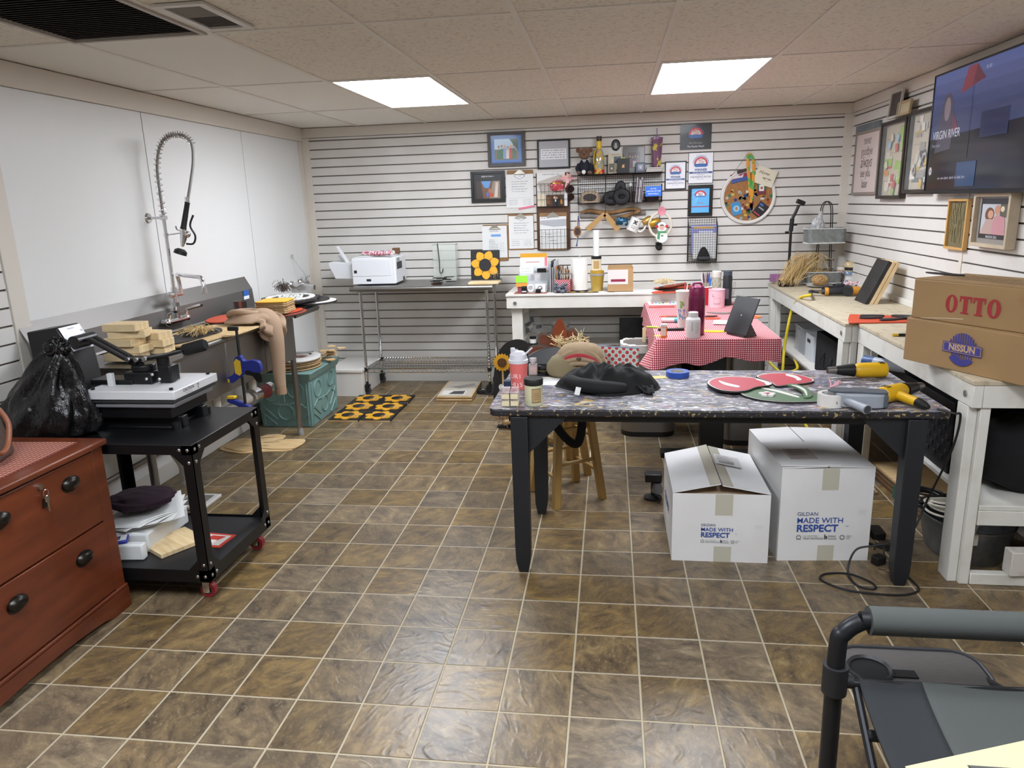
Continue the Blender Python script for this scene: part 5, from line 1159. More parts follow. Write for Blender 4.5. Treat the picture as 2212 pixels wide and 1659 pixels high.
clipboard('clipboard with a calendar page inside the lower mail tier',CA,(797,1055,1082,1440),(805,1095,1075,1425),(935,1080),lambda P,a,b:(P.scrib(-a*.45,-a*.1,b*.46,.012,'#3c4a7a',1),P.poly([(-a*.5,b*.38),(a*.5,b*.42),(a*.5,b*.2),(0,b*.18),(-a*.5,b*.26)],'#a9abb0'),[P.rect(-a*.45,b*(-.05-.11*k),a*.45,b*(-.045-.11*k),'#b8bcc4')for k in range(4)],[P.scrib(-a*.3+.02*k,-a*.1+.02*k,-b*(.05+.1*k),.012,'#8a8f9a',k)for k in range(4)]),y=WY-.018,group='clipboards on the slat wall')
sd=.13
c,w_,h_=wrect(CA,1192,648,2070,955,WY-sd);zc,xc=c.z,c.x
t=thing('wire_wall_shelf','black wire wall shelf with three cubbies and hooks below','wall shelf',(xc,WY,zc),euler=WB);x_,y_=w_/2,h_/2
mb=MB()
for z in(.004,sd):mb.tube([(-x_,-y_,z),(x_,-y_,z),(x_,y_,z),(-x_,y_,z)],.0032,6,closed=True)
for(x,y)in((-x_,-y_),(x_,-y_),(x_,y_),(-x_,y_)):mb.tube([(x,y,.004),(x,y,sd)],.0032,6)
for f_ in(-1/3,1/3):
 for z in(.004,sd):mb.tube([(x_*f_,-y_,z),(x_*f_,y_,z)],.0028,6)
mb.tube([(-x_,0,sd),(x_,0,sd)],.0016,5)
mb.build('outer_frame',BW_,t)
mb=MB()
for k in range(1,40):x=-x_+k*2*x_/40;mb.tube([(x,-y_,.004),(x,y_,.004)],.0011,4)
for k in range(1,13):y=-y_+k*2*y_/13;mb.tube([(-x_,y,.004),(x_,y,.004)],.0011,4)
mb.build('back_grid',BW_,t)
mb=MB()
for k in range(1,12):z=k*sd/12;mb.tube([(-x_,-y_,z),(x_,-y_,z)],.0012,4);mb.tube([(-x_,y_,z),(x_,y_,z)],.0012,4)
for k in range(1,34):x=-x_+k*2*x_/34;mb.tube([(x,-y_,.004),(x,-y_,sd)],.0012,4)
mb.build('floor_grid',BW_,t)
mb=MB()
for xx in(-x_,-x_/3,x_/3,x_):
 for k in range(1,8):mb.tube([(xx,-y_,k*sd/8),(xx,y_*.2,k*sd/8)],.0011,4)
 for k in range(0,4):mb.tube([(xx,-y_+k*y_*.4,.004),(xx,-y_+k*y_*.4,sd)],.0011,4)
for k in range(1,24):x=-x_+k*2*x_/24;mb.tube([(x,-y_,sd),(x,0,sd)],.0011,4)
mb.build('front_grid',BW_,t)
for f_ in(-.98,-1/3,1/3,.95):MB().tube(spline([(x_*f_,-y_,sd-.004),(x_*f_,-y_-.115,sd-.004),(x_*f_,-y_-.13,sd+.008),(x_*f_,-y_-.115,sd+.02)],5),.0022,6).build('hook',BW_,t)
MB().box(-x_+.004,y_+.0012,.006,x_-.004,y_+.0035,sd).build('top_panel',BW_,t,smooth=0)
ztop,zbot,yf=zc+y_+.0037,zc-y_+.002,WY-sd
def onshelf(U,V):p=fy(*CA(U,V),WY-sd*.55);return Vector((p.x,WY-sd*.55,ztop))
sm=mpp((xc,WY-.07,zc))/4.809
FUR=M('brown_plush','#6d4c35',.95,bump=(200,.4),sheen=.3);SUIT=M('navy_suit','#151824',.8)
o=thing('plush_dog','brown plush bulldog in a dark suit holding a golf ball','plush toy',onshelf(1262,640));o.scale=(1.62,)*3
mb=MB();mb.lathe([(0,0),(.03,.0),(.034,.02),(.03,.05),(.018,.072),(0,.076)],18,sy=.8);mb.tube([(-.026,-.005,.05),(-.036,-.02,.03),(-.028,-.03,.012)],[.011,.011,.010],10);mb.tube([(.026,-.005,.05),(.036,-.02,.03),(.028,-.03,.012)],[.011,.011,.010],10);mb.build('suit',SUIT,o)
mb=MB();mb.prism([(-.009,.072),(.009,.072),(0,.05)],0,.002);mb.v=[Vector((p.x,-.024-p.z*.6,p.y))for p in mb.v];mb.build('shirt_front',M('shirt_white','#d7d7d9',.7),o)
MB().cbox((0,-.0265,.058),(.005,.002,.022)).build('tie',BLK,o)
mb=MB();mb.sph((0,-.004,.103),(.03,.027,.031));mb.sph((0,-.026,.095),(.02,.013,.015));mb.build('head',FUR,o,smooth=180)
for s_ in(-1,1):MB().sph((s_*.032,.0,.122),(.012,.006,.014),12,8).build('ear',FUR,o);MB().sph((s_*.011,-.029,.109),.0032,8,6).build('eye',BLK,o)
for s_ in(-1,1):MB().sph((s_*.028,-.034,.008),(.012,.016,.008),12,8).build('foot',FUR,o)
MB().sph((0,-.0385,.098),(.006,.004,.004),8,6).build('nose',BLK,o)
tag(MB().sph((0,0,.0),.0175,16,10).build('golf_ball',M('ball_white','#e1e1df',.35,bump=(900,.3)),loc=onshelf(1258,640)+Vector((0,-.078,.0178))),'white golf ball in front of the plush dog','golf ball')
o=thing('candy_bottle','clear bottle of sweets with yellow ribbon on the wire shelf','bottle',onshelf(1415,640));o.scale=(1.5,1.5,1.75);MB().lathe([(0,0),(.028,0),(.03,.004),(.03,.07),(.024,.095),(.013,.115),(.012,.15),(0,.151)],20).build('bottle',M('candy_clear','#8b8f8a',.08,var=('#c9a23a',70,2,(.5,.55)),coat=.6),o);MB().lathe([(.014,.15),(.015,.172),(0,.173)],16).build('cap',M('cap_brown','#3a2a22',.4),o)
MB().lathe([(.0135,.115),(.0145,.12),(.0145,.148),(.0135,.15)],16).build('yellow_wrap',M('ribbon_yellow','#d8b62b',.4),o);MB().tube([(-.012,-.016,.118),(-.026,-.022,.1),(-.03,-.025,.07),(-.028,-.028,.045)],.008,8,flat=.2).build('ribbon',M('ribbon_yellow','#d8b62b',.4),o);MB().lathe([(.0301,0),(.0303,.018),(.0301,.02)],20).build('colour_band',M('sweets','#b7a12c',.4,var=('#c2322f',60,1,(.5,.53))),o)
c,w_,h_=wrect(CA,1538,287,1637,417,WY-.01)
o=thing('oval_portrait','small black oval frame with a portrait above the wire shelf','picture frame',(c.x,WY,c.z),euler=WB);MB().tube([(w_*.42*math.cos(a),h_*.42*math.sin(a),.006)for a in[2*PI*i/24 for i in range(24)]],.0045,8,closed=True).build('frame',BLKF,o);MB().prism(circ(w_*.44,24,k=h_/w_),0,.003).build('backing',BLKF,o,smooth=0)
P2=MB(tr(0,0,.003));P2.ell(0,0,w_*.34,h_*.34,'#34302d');P2.ell(0,-h_*.12,w_*.18,h_*.16,'#9d9792',14);P2.ell(0,h_*.08,w_*.1,h_*.1,'#b5aca4',12);P2.build('portrait',PRG,o,smooth=0)
def shelf_card(name,label,cat,U0,V0,U1,V1,y,mat,art,thick=.004,tilt=.08):
 c,w_,h_=wrect(CA,U0,V0,U1,V1,y);t=thing(name,label,cat,(c.x,y,ztop+.0005));t.rotation_euler=(PI/2-tilt,0,0);MB().box(-w_/2,0,0,w_/2,h_,thick).build('board',mat,t,smooth=0)
 P2=MB(tr(0,h_/2,thick));art(P2,w_,h_);P2.build('print',PRG,t,smooth=0);return t
def art_team(P,w_,h_):P.rect(-w_*.48,-h_*.48,w_*.48,h_*.48,'#b8ad93');P.txt('GRAND SLAM',0,h_*.42,.011,'#3a3528');P.rect(-w_*.1,0,w_*.4,h_*.33,'#39464f');P.rect(-w_*.45,-h_*.45,-w_*.05,-.002,'#57503d');P.ell(-w_*.2,h_*.15,.007,.01,'#d9c9a8',10);P.ell(w_*.2,-h_*.2,.008,.012,'#2b2a26',10);P.ell(-w_*.25,-h_*.25,.008,.008,'#c9bfa2',10);P.rect(w_*.02,-h_*.42,w_*.42,-h_*.3,'#8f7a4d')
shelf_card('photo_collage','upright collage photo card behind the black gift box','photo',1508,422,1658,635,WY-.05,M('card_grey','#b9b0a8',.6),art_team)
o=thing('gift_box','small black box with a gold emblem and yellow flower on top','box',onshelf(1665,625)+Vector((0,-.03,.0003)));bw_=122*sm;MB().box(-bw_/2,-.02,0,bw_/2,.02,bw_*1.16).build('carton',BLK,o,bevel=.002);P2=MB(tr(0,-.0202,bw_*.55)@Euler(WB).to_matrix().to_4x4());P2.poly([(-.012,-.012),(-.002,-.014),(.012,-.010),(.006,-.002),(.010,.012),(.002,.016),(-.002,.006),(-.009,.012)],'#c9925a');P2.build('emblem',PR,o,smooth=0)
mb=MB();
for k in range(6):mb.sph((.009*math.cos(k*1.05),.006*math.sin(k*1.05),bw_*1.16+.005),(.007,.006,.005),8,6)
mb.build('yellow_flower',M('flower_yellow','#d8c95a',.6),o)
def art_group(P,w_,h_):P.rect(-w_*.48,-h_*.48,w_*.48,h_*.48,'#55504c');P.rect(-w_*.28,-h_*.32,w_*.28,h_*.28,'#3c302e');[P.ell(-w_*.18+w_*.12*k,h_*.12-.004*(k%2),.006,.008,'#a87c68',8)for k in range(4)];P.rect(-w_*.25,-h_*.3,w_*.25,-h_*.02,'#55262c');P.rect(-w_*.05,-h_*.28,w_*.1,-h_*.05,'#9a9aa2')
shelf_card('standing_photo_frame','grey standing photo frame at the back of the wire shelf','picture frame',1665,340,1890,615,WY-.035,GRYF,art_group,.012)
shelf_card('mini_frame','tiny dark blue frame in front of the grey standing frame','picture frame',1795,517,1895,622,WY-.085,M('navy_frame','#23283a',.4),lambda P,a,b:(P.rect(-a*.3,-b*.3,a*.3,b*.3,'#535a70'),P.ell(0,0,a*.14,b*.18,'#8f8a92',10)),.006)
for k in range(3):
 p=onshelf(1985,620);o=thing('small_book',('bottom small book under the tumbler on the wire shelf','middle small book under the tumbler on the wire shelf','top small book under the tumbler on the wire shelf')[k],'book',p+Vector((.002*k,-.01,.0003+k*.0122)),group='small books on the wire shelf');o.scale=(1.65,1.65,1.65);MB().box(-.042,-.03,0,.042,.03,.007).build('cover',M('book_%d'%k,('#3b3a3d','#56535a','#2d2f38')[k],.5),o,smooth=0);MB().box(-.040,-.0305,.0012,.0405,.028,.0058).build('pages',M('book_pages','#c9c4ba',.7),o,smooth=0)
p=onshelf(2010,550)+Vector((0,-.01,.0372));o=thing('tumbler','tall glittery purple tumbler with straw on the wire shelf','tumbler',p);o.scale=(1,1,2.05);tw_=118*sm/2
MB().lathe([(0,0),(tw_*.72,0),(tw_*.75,.004),(tw_,.106),(0,.106)],24).build('cup',M('tumbler_print','#6b4660',.2,var=('#b8a838',26,2,(.56,.6)),coat=.6),o);MB().lathe([(tw_*1.05,.1065),(tw_*1.05,.114),(tw_*.4,.118),(0,.118)],24).build('lid',M('tumbler_lid','#7e5a80',.15,coat=.5),o);MB().cyl((0,0,.118),(.0,0,.15),.003,n=8).build('straw',M('straw_purple','#6e4c84',.3),o)
def cub(U,V,dy=.5):p=fy(*CA(U,V),WY-sd*dy);return Vector((p.x,WY-sd*dy,zbot))
o=thing('tan_cap','tan cap with a dark oval patch in the left cubby','cap',cub(1320,960));o.scale=(1.65,1.1,1.5);mb=MB();mb.lathe([(.052,.012),(.053,.03),(.046,.055),(.025,.07),(0,.074)],22,sy=.85);mb.build('crown',M('cap_tan','#a3907a',.85),o);MB().prism(outline([(-.045,-.03),(-.035,-.068),(0,-.078),(.035,-.068),(.045,-.03)],4),.006,.012).build('brim',M('cap_tan','#a3907a',.85),o);P2=MB(tr(0,-.0525,.035)@Euler(WB).to_matrix().to_4x4());P2.ell(0,0,.034,.020,'#2b1e1c');P2.build('patch',PR,o,smooth=0)
o=thing('black_straps','coiled black leather straps in the middle cubby','strap',cub(1595,955));o.scale=(1.4,1.3,1.65);
mb=MB();mb.tube([(-.03+.034*math.cos(a),0,.024+.02*math.sin(a))for a in[2*PI*i/20 for i in range(20)]],.012,8,closed=True,flat=1.5);mb.tube([(.03+.034*math.cos(a),-.015,.03+.025*math.sin(a))for a in[2*PI*i/20 for i in range(20)]],.012,8,closed=True,flat=1.5);mb.build('coil',M('strap_black','#17161a',.6),o);MB().tube(spline([(.0,.01,.04),(.01,.01,.085),(.035,.01,.09),(.045,.01,.05)],5),.010,8,flat=1.6).build('loop',M('strap_black','#17161a',.6),o)
o=thing('dark_bottle','slim dark bottle with white ball stopper in the middle cubby','bottle',cub(1742,950,.45));o.scale=(1.3,1.3,1.55);MB().lathe([(0,0),(.012,0),(.013,.004),(.011,.065),(.006,.085),(0,.086)],14).build('bottle',M('bottle_brown','#3f342f',.3),o);MB().sph((0,0,.094),.010,14,9).build('stopper',M('ball_white','#e1e1df',.35),o)
for k in range(5):
 p=cub(1792+k*15,945,.5);o=MB().box(-.0022,-.04,0,.0022,.04,.115-.006*(k%3)).build('magazine',M('mag_%d'%(k%3),('#b0acb0','#7d6a74','#cfccca')[k%3],.5),loc=p,smooth=0);o.scale=(1.6,1.3,1.75);o.rotation_euler=(0,.08,0);tag(o,'thin magazine standing in the right cubby','magazine','magazines in the right cubby')
o=thing('brown_pouch','dark brown pouch behind the blue card in the right cubby','pouch',cub(1960,945,.45));o.scale=(1.4,1.2,1.6);mb=MB();blob(mb,(0,0,.03),(.045,.03,.032),.15,3,4,24,16,.001);mb.build('leather',M('pouch_brown','#372421',.6),o,smooth=180)
def art_captain(P,w_,h_):P.txt('IM THE',0,h_*.24,.0145,'#e8eef8',.01);P.txt('CAPTAIN OF THE',0,0,.0145,'#e8eef8',.01);P.txt('SHIPAWRECK',0,-h_*.26,.0145,'#e8eef8',.01)
wsheet('blue_card','bright blue card with white lettering clipped to the right cubby','card',CA,(1895,780,2062,885),yf-.008,M('card_blue','#2f6fd0',.5),art_captain)
DRIFT=M('driftwood','#8f6c43',.7,var=('#6b4b2b',14,5),bump=(60,.3));DRG=M('driftwood_grey','#8b8580',.75,var=('#736d68',14,4))
def wtube(name,label,cat,pts,rs,mat,cr=CA,y=WY-.03,flat=.5,part='wood',n=10):
 P=[fy(*cr(U,V),y)for U,V in pts];b=P[0];t=thing(name,label,cat,b);S_=spline([p-b for p in P],6);k=len(S_)
 R_=[rs[min(int(i/(k-1)*(len(rs)-1)),len(rs)-2)]*(1-(i/(k-1)*(len(rs)-1))%1)+rs[min(int(i/(k-1)*(len(rs)-1))+1,len(rs)-1)]*((i/(k-1)*(len(rs)-1))%1)for i in range(k)]
 MB().tube(S_,R_,n,flat=1).build(part,mat,t);return t
wtube('driftwood','long twisted brown stick hung under the wire shelf','stick',[(1215,1055),(1320,1035),(1450,1055),(1600,1045),(1740,1015),(1845,1030)],[.008,.018,.021,.018,.017,.01],DRIFT,y=WY-.035)
wtube('driftwood','second brown stick crossing under the wire shelf','stick',[(1480,1110),(1560,1120),(1660,1100),(1780,1060),(1850,1035)],[.01,.019,.019,.016,.01],DRIFT,y=WY-.055)
wtube('driftwood','pale grey driftwood bar behind the hooks','stick',[(1215,1090),(1450,1085),(1700,1065),(1900,1055)],[.016,.02,.02,.016],DRG,y=WY-.014)
a,b,c_=fy(*CA(1285,1235),yf),fy(*CA(1475,1065),yf),fy(*CA(1620,1240),yf)
o=thing('cardboard_hanger','folded cardboard chevron hanging from the second hook','cardboard',b+Vector((0,-.0,-.002)),euler=WB)
for e in(a,c_):
 d=e-b;ang=math.atan2(d.z,d.x);mb=MB(rot(ang));mb.prism([(0,-.02),(d.length,-.024),(d.length-.01,.024),(0,.02)],0,.003);mb.build('strip',M('kraft','#a98656',.75),o,smooth=0)
p=fy(*CA(1780,1180),yf-.01);o=thing('white_mug','white mug with a black cross mark hanging from a hook','mug',p);o.rotation_euler=(0,.42,0);o.scale=(1.5,1.5,1.5)
mb=MB();mr,mh=.031,.075;mb.lathe([(0,-mh/2),(mr,-mh/2),(mr+.001,-mh/2+.004),(mr+.001,mh/2),(mr-.003,mh/2),(mr-.003,-mh/2+.006),(0,-mh/2+.006)],28);mb.build('cup',M('mug_white','#d9d7d2',.25),o);MB().tube(spline([(mr*.6,0,mh*.42),(mr+.02,0,mh*.5),(mr+.03,0,mh*.1),(mr+.018,0,-mh*.28),(mr*.9,0,-mh*.3)],5),.005,8).build('handle',M('mug_white','#d9d7d2',.25),o)
P2=MB(tr(0,-mr-.0014,0)@Euler(WB).to_matrix().to_4x4());P2.poly([(-.012,.022),(-.007,.026),(.012,.006),(.007,.002)],'#1b1b1d');P2.poly([(.012,.022),(.007,.026),(-.012,.006),(-.007,.002)],'#1b1b1d');P2.scrib(-.014,.014,-.008,.008,'#5b5b5e',1);P2.scrib(-.012,.012,-.018,.008,'#5b5b5e',2);P2.build('mark',PR,o,smooth=0)
def tin(label,U,V,col1,col2,ang,r_=.021,h_=.06):
 p=fy(*CA(U,V),yf+.0);o=thing('drink_can',label,'can',p);o.rotation_euler=(0,ang,.2);o.scale=(1.65,)*3;MB().lathe([(0,-h_/2),(r_*.8,-h_/2),(r_,-h_/2+.006),(r_,h_/2-.006),(r_*.8,h_/2),(0,h_/2-.002)],24).build('can',M('can_'+col1,col1,.3,.5,var=(col2,50,1,(.55,.6))),o);MB().lathe([(r_*.83,h_/2-.001),(r_*.8,h_/2+.003),(r_*.75,h_/2)],24).build('rim',CHROME,o)
tin('blue printed drink can hanging beside the white mug',1652,1145,'#24506a','#9fb7c4',1.75);tin('yellow printed drink can behind the snowman ornament',1985,1160,'#b78a2c','#4a9fb8',1.3);tin('gold topped can end between the mug and the headband',1910,1140,'#b08b45','#d8c9a0',1.0,.018,.045)
p=fy(*CA(2050,1180),yf-.03);o=thing('headband','ivory padded headband ring hung from the last hook','headband',p,euler=WB);o.scale=(2.0,2.2,1.5);MB().tube([(.045*math.cos(a),.045*math.sin(a),0)for a in[-1.1+2*PI*.93*i/28 for i in range(29)]],.0048,8).build('band',M('ivory_band','#cfc8b8',.6),o)
mb=MB(tr(.005,.05,.004))
for k in range(9):mb.m=tr(.005,.05,.004)@rot(k*.7)@rot(-.5,'Y');mb.prism(outline([(0,-.003),(.014,-.006),(.02,0),(.014,.006),(0,.003)],2),0,.0008)
mb.build('pink_flower',M('flower_pink','#c9808c',.7),o)
c,w_,h_=wrect(CA,1995,1150,2135,1368,yf-.045)
o=thing('snowman_ornament','flat snowman ornament with green scarf and red earmuffs','ornament',c,euler=WB);WHS=M('sign_white2','#e6e4e0',.5);MB().prism([(x,y-h_*.22)for x,y in circ(w_*.43,24)],0,.004).build('body',WHS,o,smooth=0);MB().prism([(x,y+h_*.26)for x,y in circ(w_*.36,24)],.0,.0042).build('head',WHS,o,smooth=0)
for s_ in(-1,1):MB().prism([(x+s_*w_*.36,y+h_*.28)for x,y in circ(w_*.12,12)],.0,.006).build('earmuff',M('muff_red','#b5262d',.6),o,smooth=0)
P2=MB(tr(0,0,.0044));P2.ell(0,h_*.24,w_*.22,w_*.23,'#bdb3ac');P2.ell(0,h_*.235,w_*.14,w_*.17,'#c79f8a',14);P2.ell(0,h_*.31,w_*.16,w_*.1,'#4a3a33',12,0,PI);P2.rect(-w_*.35,-h_*.04,w_*.35,h_*.06,'#4a8a5c');P2.poly([(-w_*.3,0),(-w_*.1,0),(-w_*.15,-h_*.35),(-w_*.35,-h_*.3)],'#4a8a5c');P2.rect(-w_*.05,-h_*.2,w_*.12,-h_*.12,'#4a8a5c');P2.scrib(-.002,.016,-h_*.3,.006,'#3d7a4e',2);P2.build('painting',PR,o,smooth=0)
p=fy(*CA(2035,1395),yf-.03);mb=MB()
for k in range(4):mb.tube([(.022*math.cos(a+k),.008*k-.01,.026*math.sin(a)-.004*k)for a in[2*PI*i/14 for i in range(14)]],.006,6,closed=True)
tag(mb.build('hair_ties',M('hair_black','#131313',.8),loc=p),'bunch of black hair ties hanging under the snowman','hair ties')
P_=[fy(*CA(U,V),yf-.004)for U,V in((1198,1090),(1180,1180),(1185,1300),(1195,1405))];b=P_[0]
o=thing('bead_necklace','beaded strings with a wood slice pendant under the shelf corner','necklace',b)
for k,col in enumerate(('#c9c4b4','#8a3a6a','#2f6a8a')):MB().tube(spline([p-b+Vector((.012*k*math.sin(i*1.3),-.002*k,0))for i,p in enumerate(P_)],6),0.004,6).build('string',M('bead_%d'%k,col,.4),o)
q=fy(*CA(1190,1250),yf-.008);MB(tr(q-b)@rot(PI/2,'X')).prism(circ(.034,14,k=1.35),0,.005).build('wood_slice',M('slice','#8b6238',.6),o);MB(tr(q-b+Vector((0,-.006,0)))@rot(PI/2,'X')).prism(circ(.024,12,k=1.3),0,.001).build('slice_picture',M('slice_dark','#3d2a25',.6),o)
def badge(P,x,y,s_,year,dark=False):
 P.arc(x,y,s_*.92,s_*1.02,.1,PI-.1,'#7d9fd0' if not dark else '#31527e');P.arc(x,y,s_*.62,s_*.86,0,PI,'#c7484a');P.ell(x,y,s_*.6,s_*.6,'#f0ecec' if not dark else '#e6d9d8',24,0,PI);P.txt('BEST',x,y+s_*.42,s_*.3,'#b93a3e',.02);P.txt('OF HOME',x,y+s_*.2,s_*.2,'#b93a3e',.01);P.txt(year,x,y-s_*.02,s_*.3,'#2c4a86',.02)
 P.poly([(x-s_*.95,y-s_*.28),(x+s_*.95,y-s_*.28),(x+s_*.8,y-s_*.14),(x+s_*.95,y),(x-s_*.95,y),(x-s_*.8,y-s_*.14)],'#2f5a9c');P.rect(x-s_*.72,y-s_*.4,x+s_*.72,y-s_*.12,'#3566ac')
 for k in range(5):P.ell(x+s_*.5*math.cos(PI/2+(k-2)*.32)*2,y+s_*1.12+.0-abs(k-2)*s_*.05,s_*.03,s_*.05,'#c7484a',6)
def art_dark(P,w_,h_):P.rect(-w_/2,-h_/2,w_/2,h_/2,'#27282b');badge(P,0,h_*.08,h_*.33,'2024',True);P.txt('Best Boutique',0,-h_*.24,h_*.095,'#9a9a9c',0,slant=.2);P.txt('The Rustic Patch',0,-h_*.38,h_*.1,'#d8d8da',.01)
c,w_,h_=wrect(CB,1199,132,1524,399,WY-.006)
o=thing('award_plaque','dark grey award plaque with round badge at the top','award plaque',(c.x,WY,c.z),euler=WB);MB().box(-w_/2,-h_/2,.0005,w_/2,h_/2,.006).build('board',M('plaque_dark','#27282b',.4),o,smooth=0);P2=MB(tr(0,0,.006));art_dark(P2,w_,h_);P2.build('print',PRG,o,smooth=0)
def art_award(year):
 def f(P,w_,h_):
  P.rect(-w_/2,-h_/2,w_/2,h_/2,'#e9eaee');badge(P,0,h_*.14,w_*.33,year);P.txt('WINNER',0,-h_*.06,w_*.13,'#2c4a86',.03);P.rect(-w_*.48,-h_*.18,w_*.48,-h_*.12,'#32518f');P.txt('Gift Shop / Specialty Store',0,-h_*.15,w_*.062,'#e6e9f2',.01);P.txt('Presented to',0,-h_*.22,w_*.06,'#4a5a7a',slant=.2);P.txt('THE RUSTIC PATCH',0,-h_*.30,w_*.095,'#33456d',.005);P.txt('JULY 17, 2021',0,-h_*.37,w_*.05,'#6a7690')
 return f
framed('white award certificate in a thin black frame, left of the pair',CB,(1039,520,1263,815),.009,BLKF,art_award('2021'),'award_certificate','award')
framed('white award certificate with no dark frame below the dark plaque',CB,(1283,427,1544,752),.004,M('thin_edge','#3a3d45',.4),art_award('2022'),'award_certificate','award',depth=.008)
def art_blue(P,w_,h_):
 P.rect(-w_/2,-h_/2,w_/2,h_/2,'#63b4ea')
 for k in range(4):P.poly([(-w_*.5,-h_*.3+k*h_*.2),(-w_*.1+.02*k,h_*.1+k*h_*.13),(-w_*.12+.02*k,h_*.11+k*h_*.13),(-w_*.5,-h_*.28+k*h_*.2)],'#9fd2f4')
 P.ell(0,h_*.2,w_*.34,w_*.3,'#c24a50',24,0,PI);P.ell(0,h_*.2,w_*.24,w_*.21,'#eef1f6',24,0,PI);P.txt('BEST',0,h_*.28,w_*.14,'#b93a3e',.03);P.txt('2023',0,h_*.22,w_*.12,'#2c4a86',.02);P.rect(-w_*.3,h_*.14,w_*.3,h_*.19,'#5a86c6');P.txt('Finalist',0,-h_*.1,w_*.12,'#b05a78',0,slant=.2);P.rect(-w_*.5,-h_*.27,w_*.5,-h_*.23,'#a8506a')
framed('bright blue award certificate in a wide black frame',CB,(1280,766,1537,1090),.028,BLKF,art_blue,'award_certificate','award',depth=.02)
c,w_,h_=wrect(CB,1283,1108,1580,1560,WY-.07)
o=thing('wire_file_basket','dark wire file basket on the wall holding papers and a black gadget','wire basket',(c.x,WY,c.z),euler=WB);x_,y_=w_/2,h_/2;d_=.10
mb=MB();GW_=M('gunmetal_wire','#3d3b39',.45,.5)
for k in range(13):
 x=-x_+k*2*x_/12;mb.tube(spline([(x,y_,.004),(x,-y_,.004),(x,-y_,.05),(x,-y_*.85,d_),(x,y_*.55,d_)],3),.0013,5)
for k in range(19):
 y=-y_+k*2*y_/18;z=d_ if y<y_*.55 else None
 if z:mb.tube([(-x_,y,.004),(-x_,y,d_),(x_,y,d_),(x_,y,.004)],.0013,5)
 mb.tube([(-x_,y,.004),(x_,y,.004)],.0013,5)
for k in range(7):
 z=.01+k*d_/7
 for s_ in(-1,1):mb.tube([(s_*x_,-y_,z),(s_*x_,y_*(1-.07*k),z)],.0013,5)
mb.build('wire_mesh',GW_,o)
mb=MB();mb.tube([(-x_,-y_,d_),(x_,-y_,d_),(x_,y_*.55,d_),(-x_,y_*.55,d_)],.0032,6,closed=True)
for s_ in(-1,1):mb.tube([(s_*x_,y_,.004),(s_*x_,y_*.55,d_)],.003,6)
mb.tube([(-x_,y_,.004),(x_,y_,.004)],.003,6);mb.build('rim',GW_,o)
wsheet('booklet','lilac booklet standing in the wire file basket','booklet',CB,(1310,1185,1575,1480),WY-.03,M('lilac','#8c8fc4',.5),lambda P,a,b:(P.rect(-a*.4,b*.38,a*.4,b*.45,'#d9b04a'),P.rect(-a*.2,b*.05,a*.35,b*.3,'#dcdff0')))
wsheet('white_papers','white papers in front of the booklet in the file basket','paper',CB,(1330,1265,1570,1530),WY-.042,PAPER,pr_lines)
p=fy(*CB(1440,1530),WY-.065);o=thing('black_gadget','rounded black plastic gadget at the bottom of the file basket','gadget',Vector((p.x,WY-.066,c.z-y_+.006)));MB().prism(outline([(-.05,0),(.05,0),(.045,.05),(.02,.1),(0,.115),(-.025,.1),(-.045,.05)],4),-.012,.012).build('body',BLK,o,bevel=.004).rotation_euler=(PI/2,0,0);MB().box(-.045,-.014,.012,.045,-.012,.035).build('grey_label',M('gadget_grey','#4a4a4d',.5),o,smooth=0)
c,w_,h_=wrect(CB,1617,597,2195,1175,WY-.012);rr=(w_+h_)/4
o=thing('cork_board','round cork board with white beaded rim hung by a string','cork board',(c.x,WY,c.z),euler=WB)
MB().prism(circ(rr*.96,48),.0,.010).build('cork',M('cork','#8a5f35',.85,var=('#a5764a',90,3)),o,smooth=0)
MB().lathe([(rr*.87,.009),(rr*.875,.016),(rr*.93,.018),(rr*.94,.02),(rr*.985,.018),(rr,.008),(rr,.0),(rr*.87,.0)],64).build('rim',M('rim_white','#d3d0ca',.45),o)
mb=MB()
for k in range(90):a=2*PI*k/90;mb.sph((rr*.962*math.cos(a),rr*.962*math.sin(a),.0195),.0028,6,4)
mb.build('bead_edge',M('rim_white','#d3d0ca',.45),o)
pk=fy(*CB(1915,420),WY-.01);top=Vector((pk.x-c.x,pk.z-c.z,.006))
MB().tube([Vector((-rr*.65,rr*.72,.006)),top,Vector((rr*.6,rr*.74,.006))],.0016,6).build('hanging_string',M('string','#8a8069',.8),o)
def cbp(U,V,z=.012):p=fy(*CB(U,V),WY-.012);return Vector((p.x-c.x,p.z-c.z,z))
def cbw(U,V,z=.012):p=fy(*CB(U,V),WY-z);return Vector((p.x,WY-z,p.z))
R=random.Random(14)
LAN=M('lanyard','#d2902a',.6,var=('#4fa04f',16,1,(.52,.56)))
lt=thing('lanyard','orange and green lanyard looped over the top of the cork board','lanyard',cbw(1915,440,.02),euler=WB);L0=cbp(1915,440,0)
for pts in([(1905,440),(1900,560),(1915,720),(1925,880)],[(1925,440),(1960,540),(1955,720),(1940,900),(1925,950)]):MB().tube(spline([cbp(u,v,.004)-L0 for u,v in pts],5),.0135,6,flat=.2).build('strap',LAN,lt)
wsheet('signed_paper','cream paper with large handwriting tucked behind the cork board rim','paper',CB,(1975,590,2190,770),WY-.021,M('cream_paper','#d8d0ba',.7),lambda P,a,b:(P.txt('Home',-a*.12,b*.18,.035,'#4a4438',0,slant=.5),P.arc(.02,-.02,.02,.022,0,5.5,'#4a4438',20,.6),P.scrib(-a*.1,a*.3,-b*.1,.02,'#4a4438',3)),.0015,tilt=-.35)
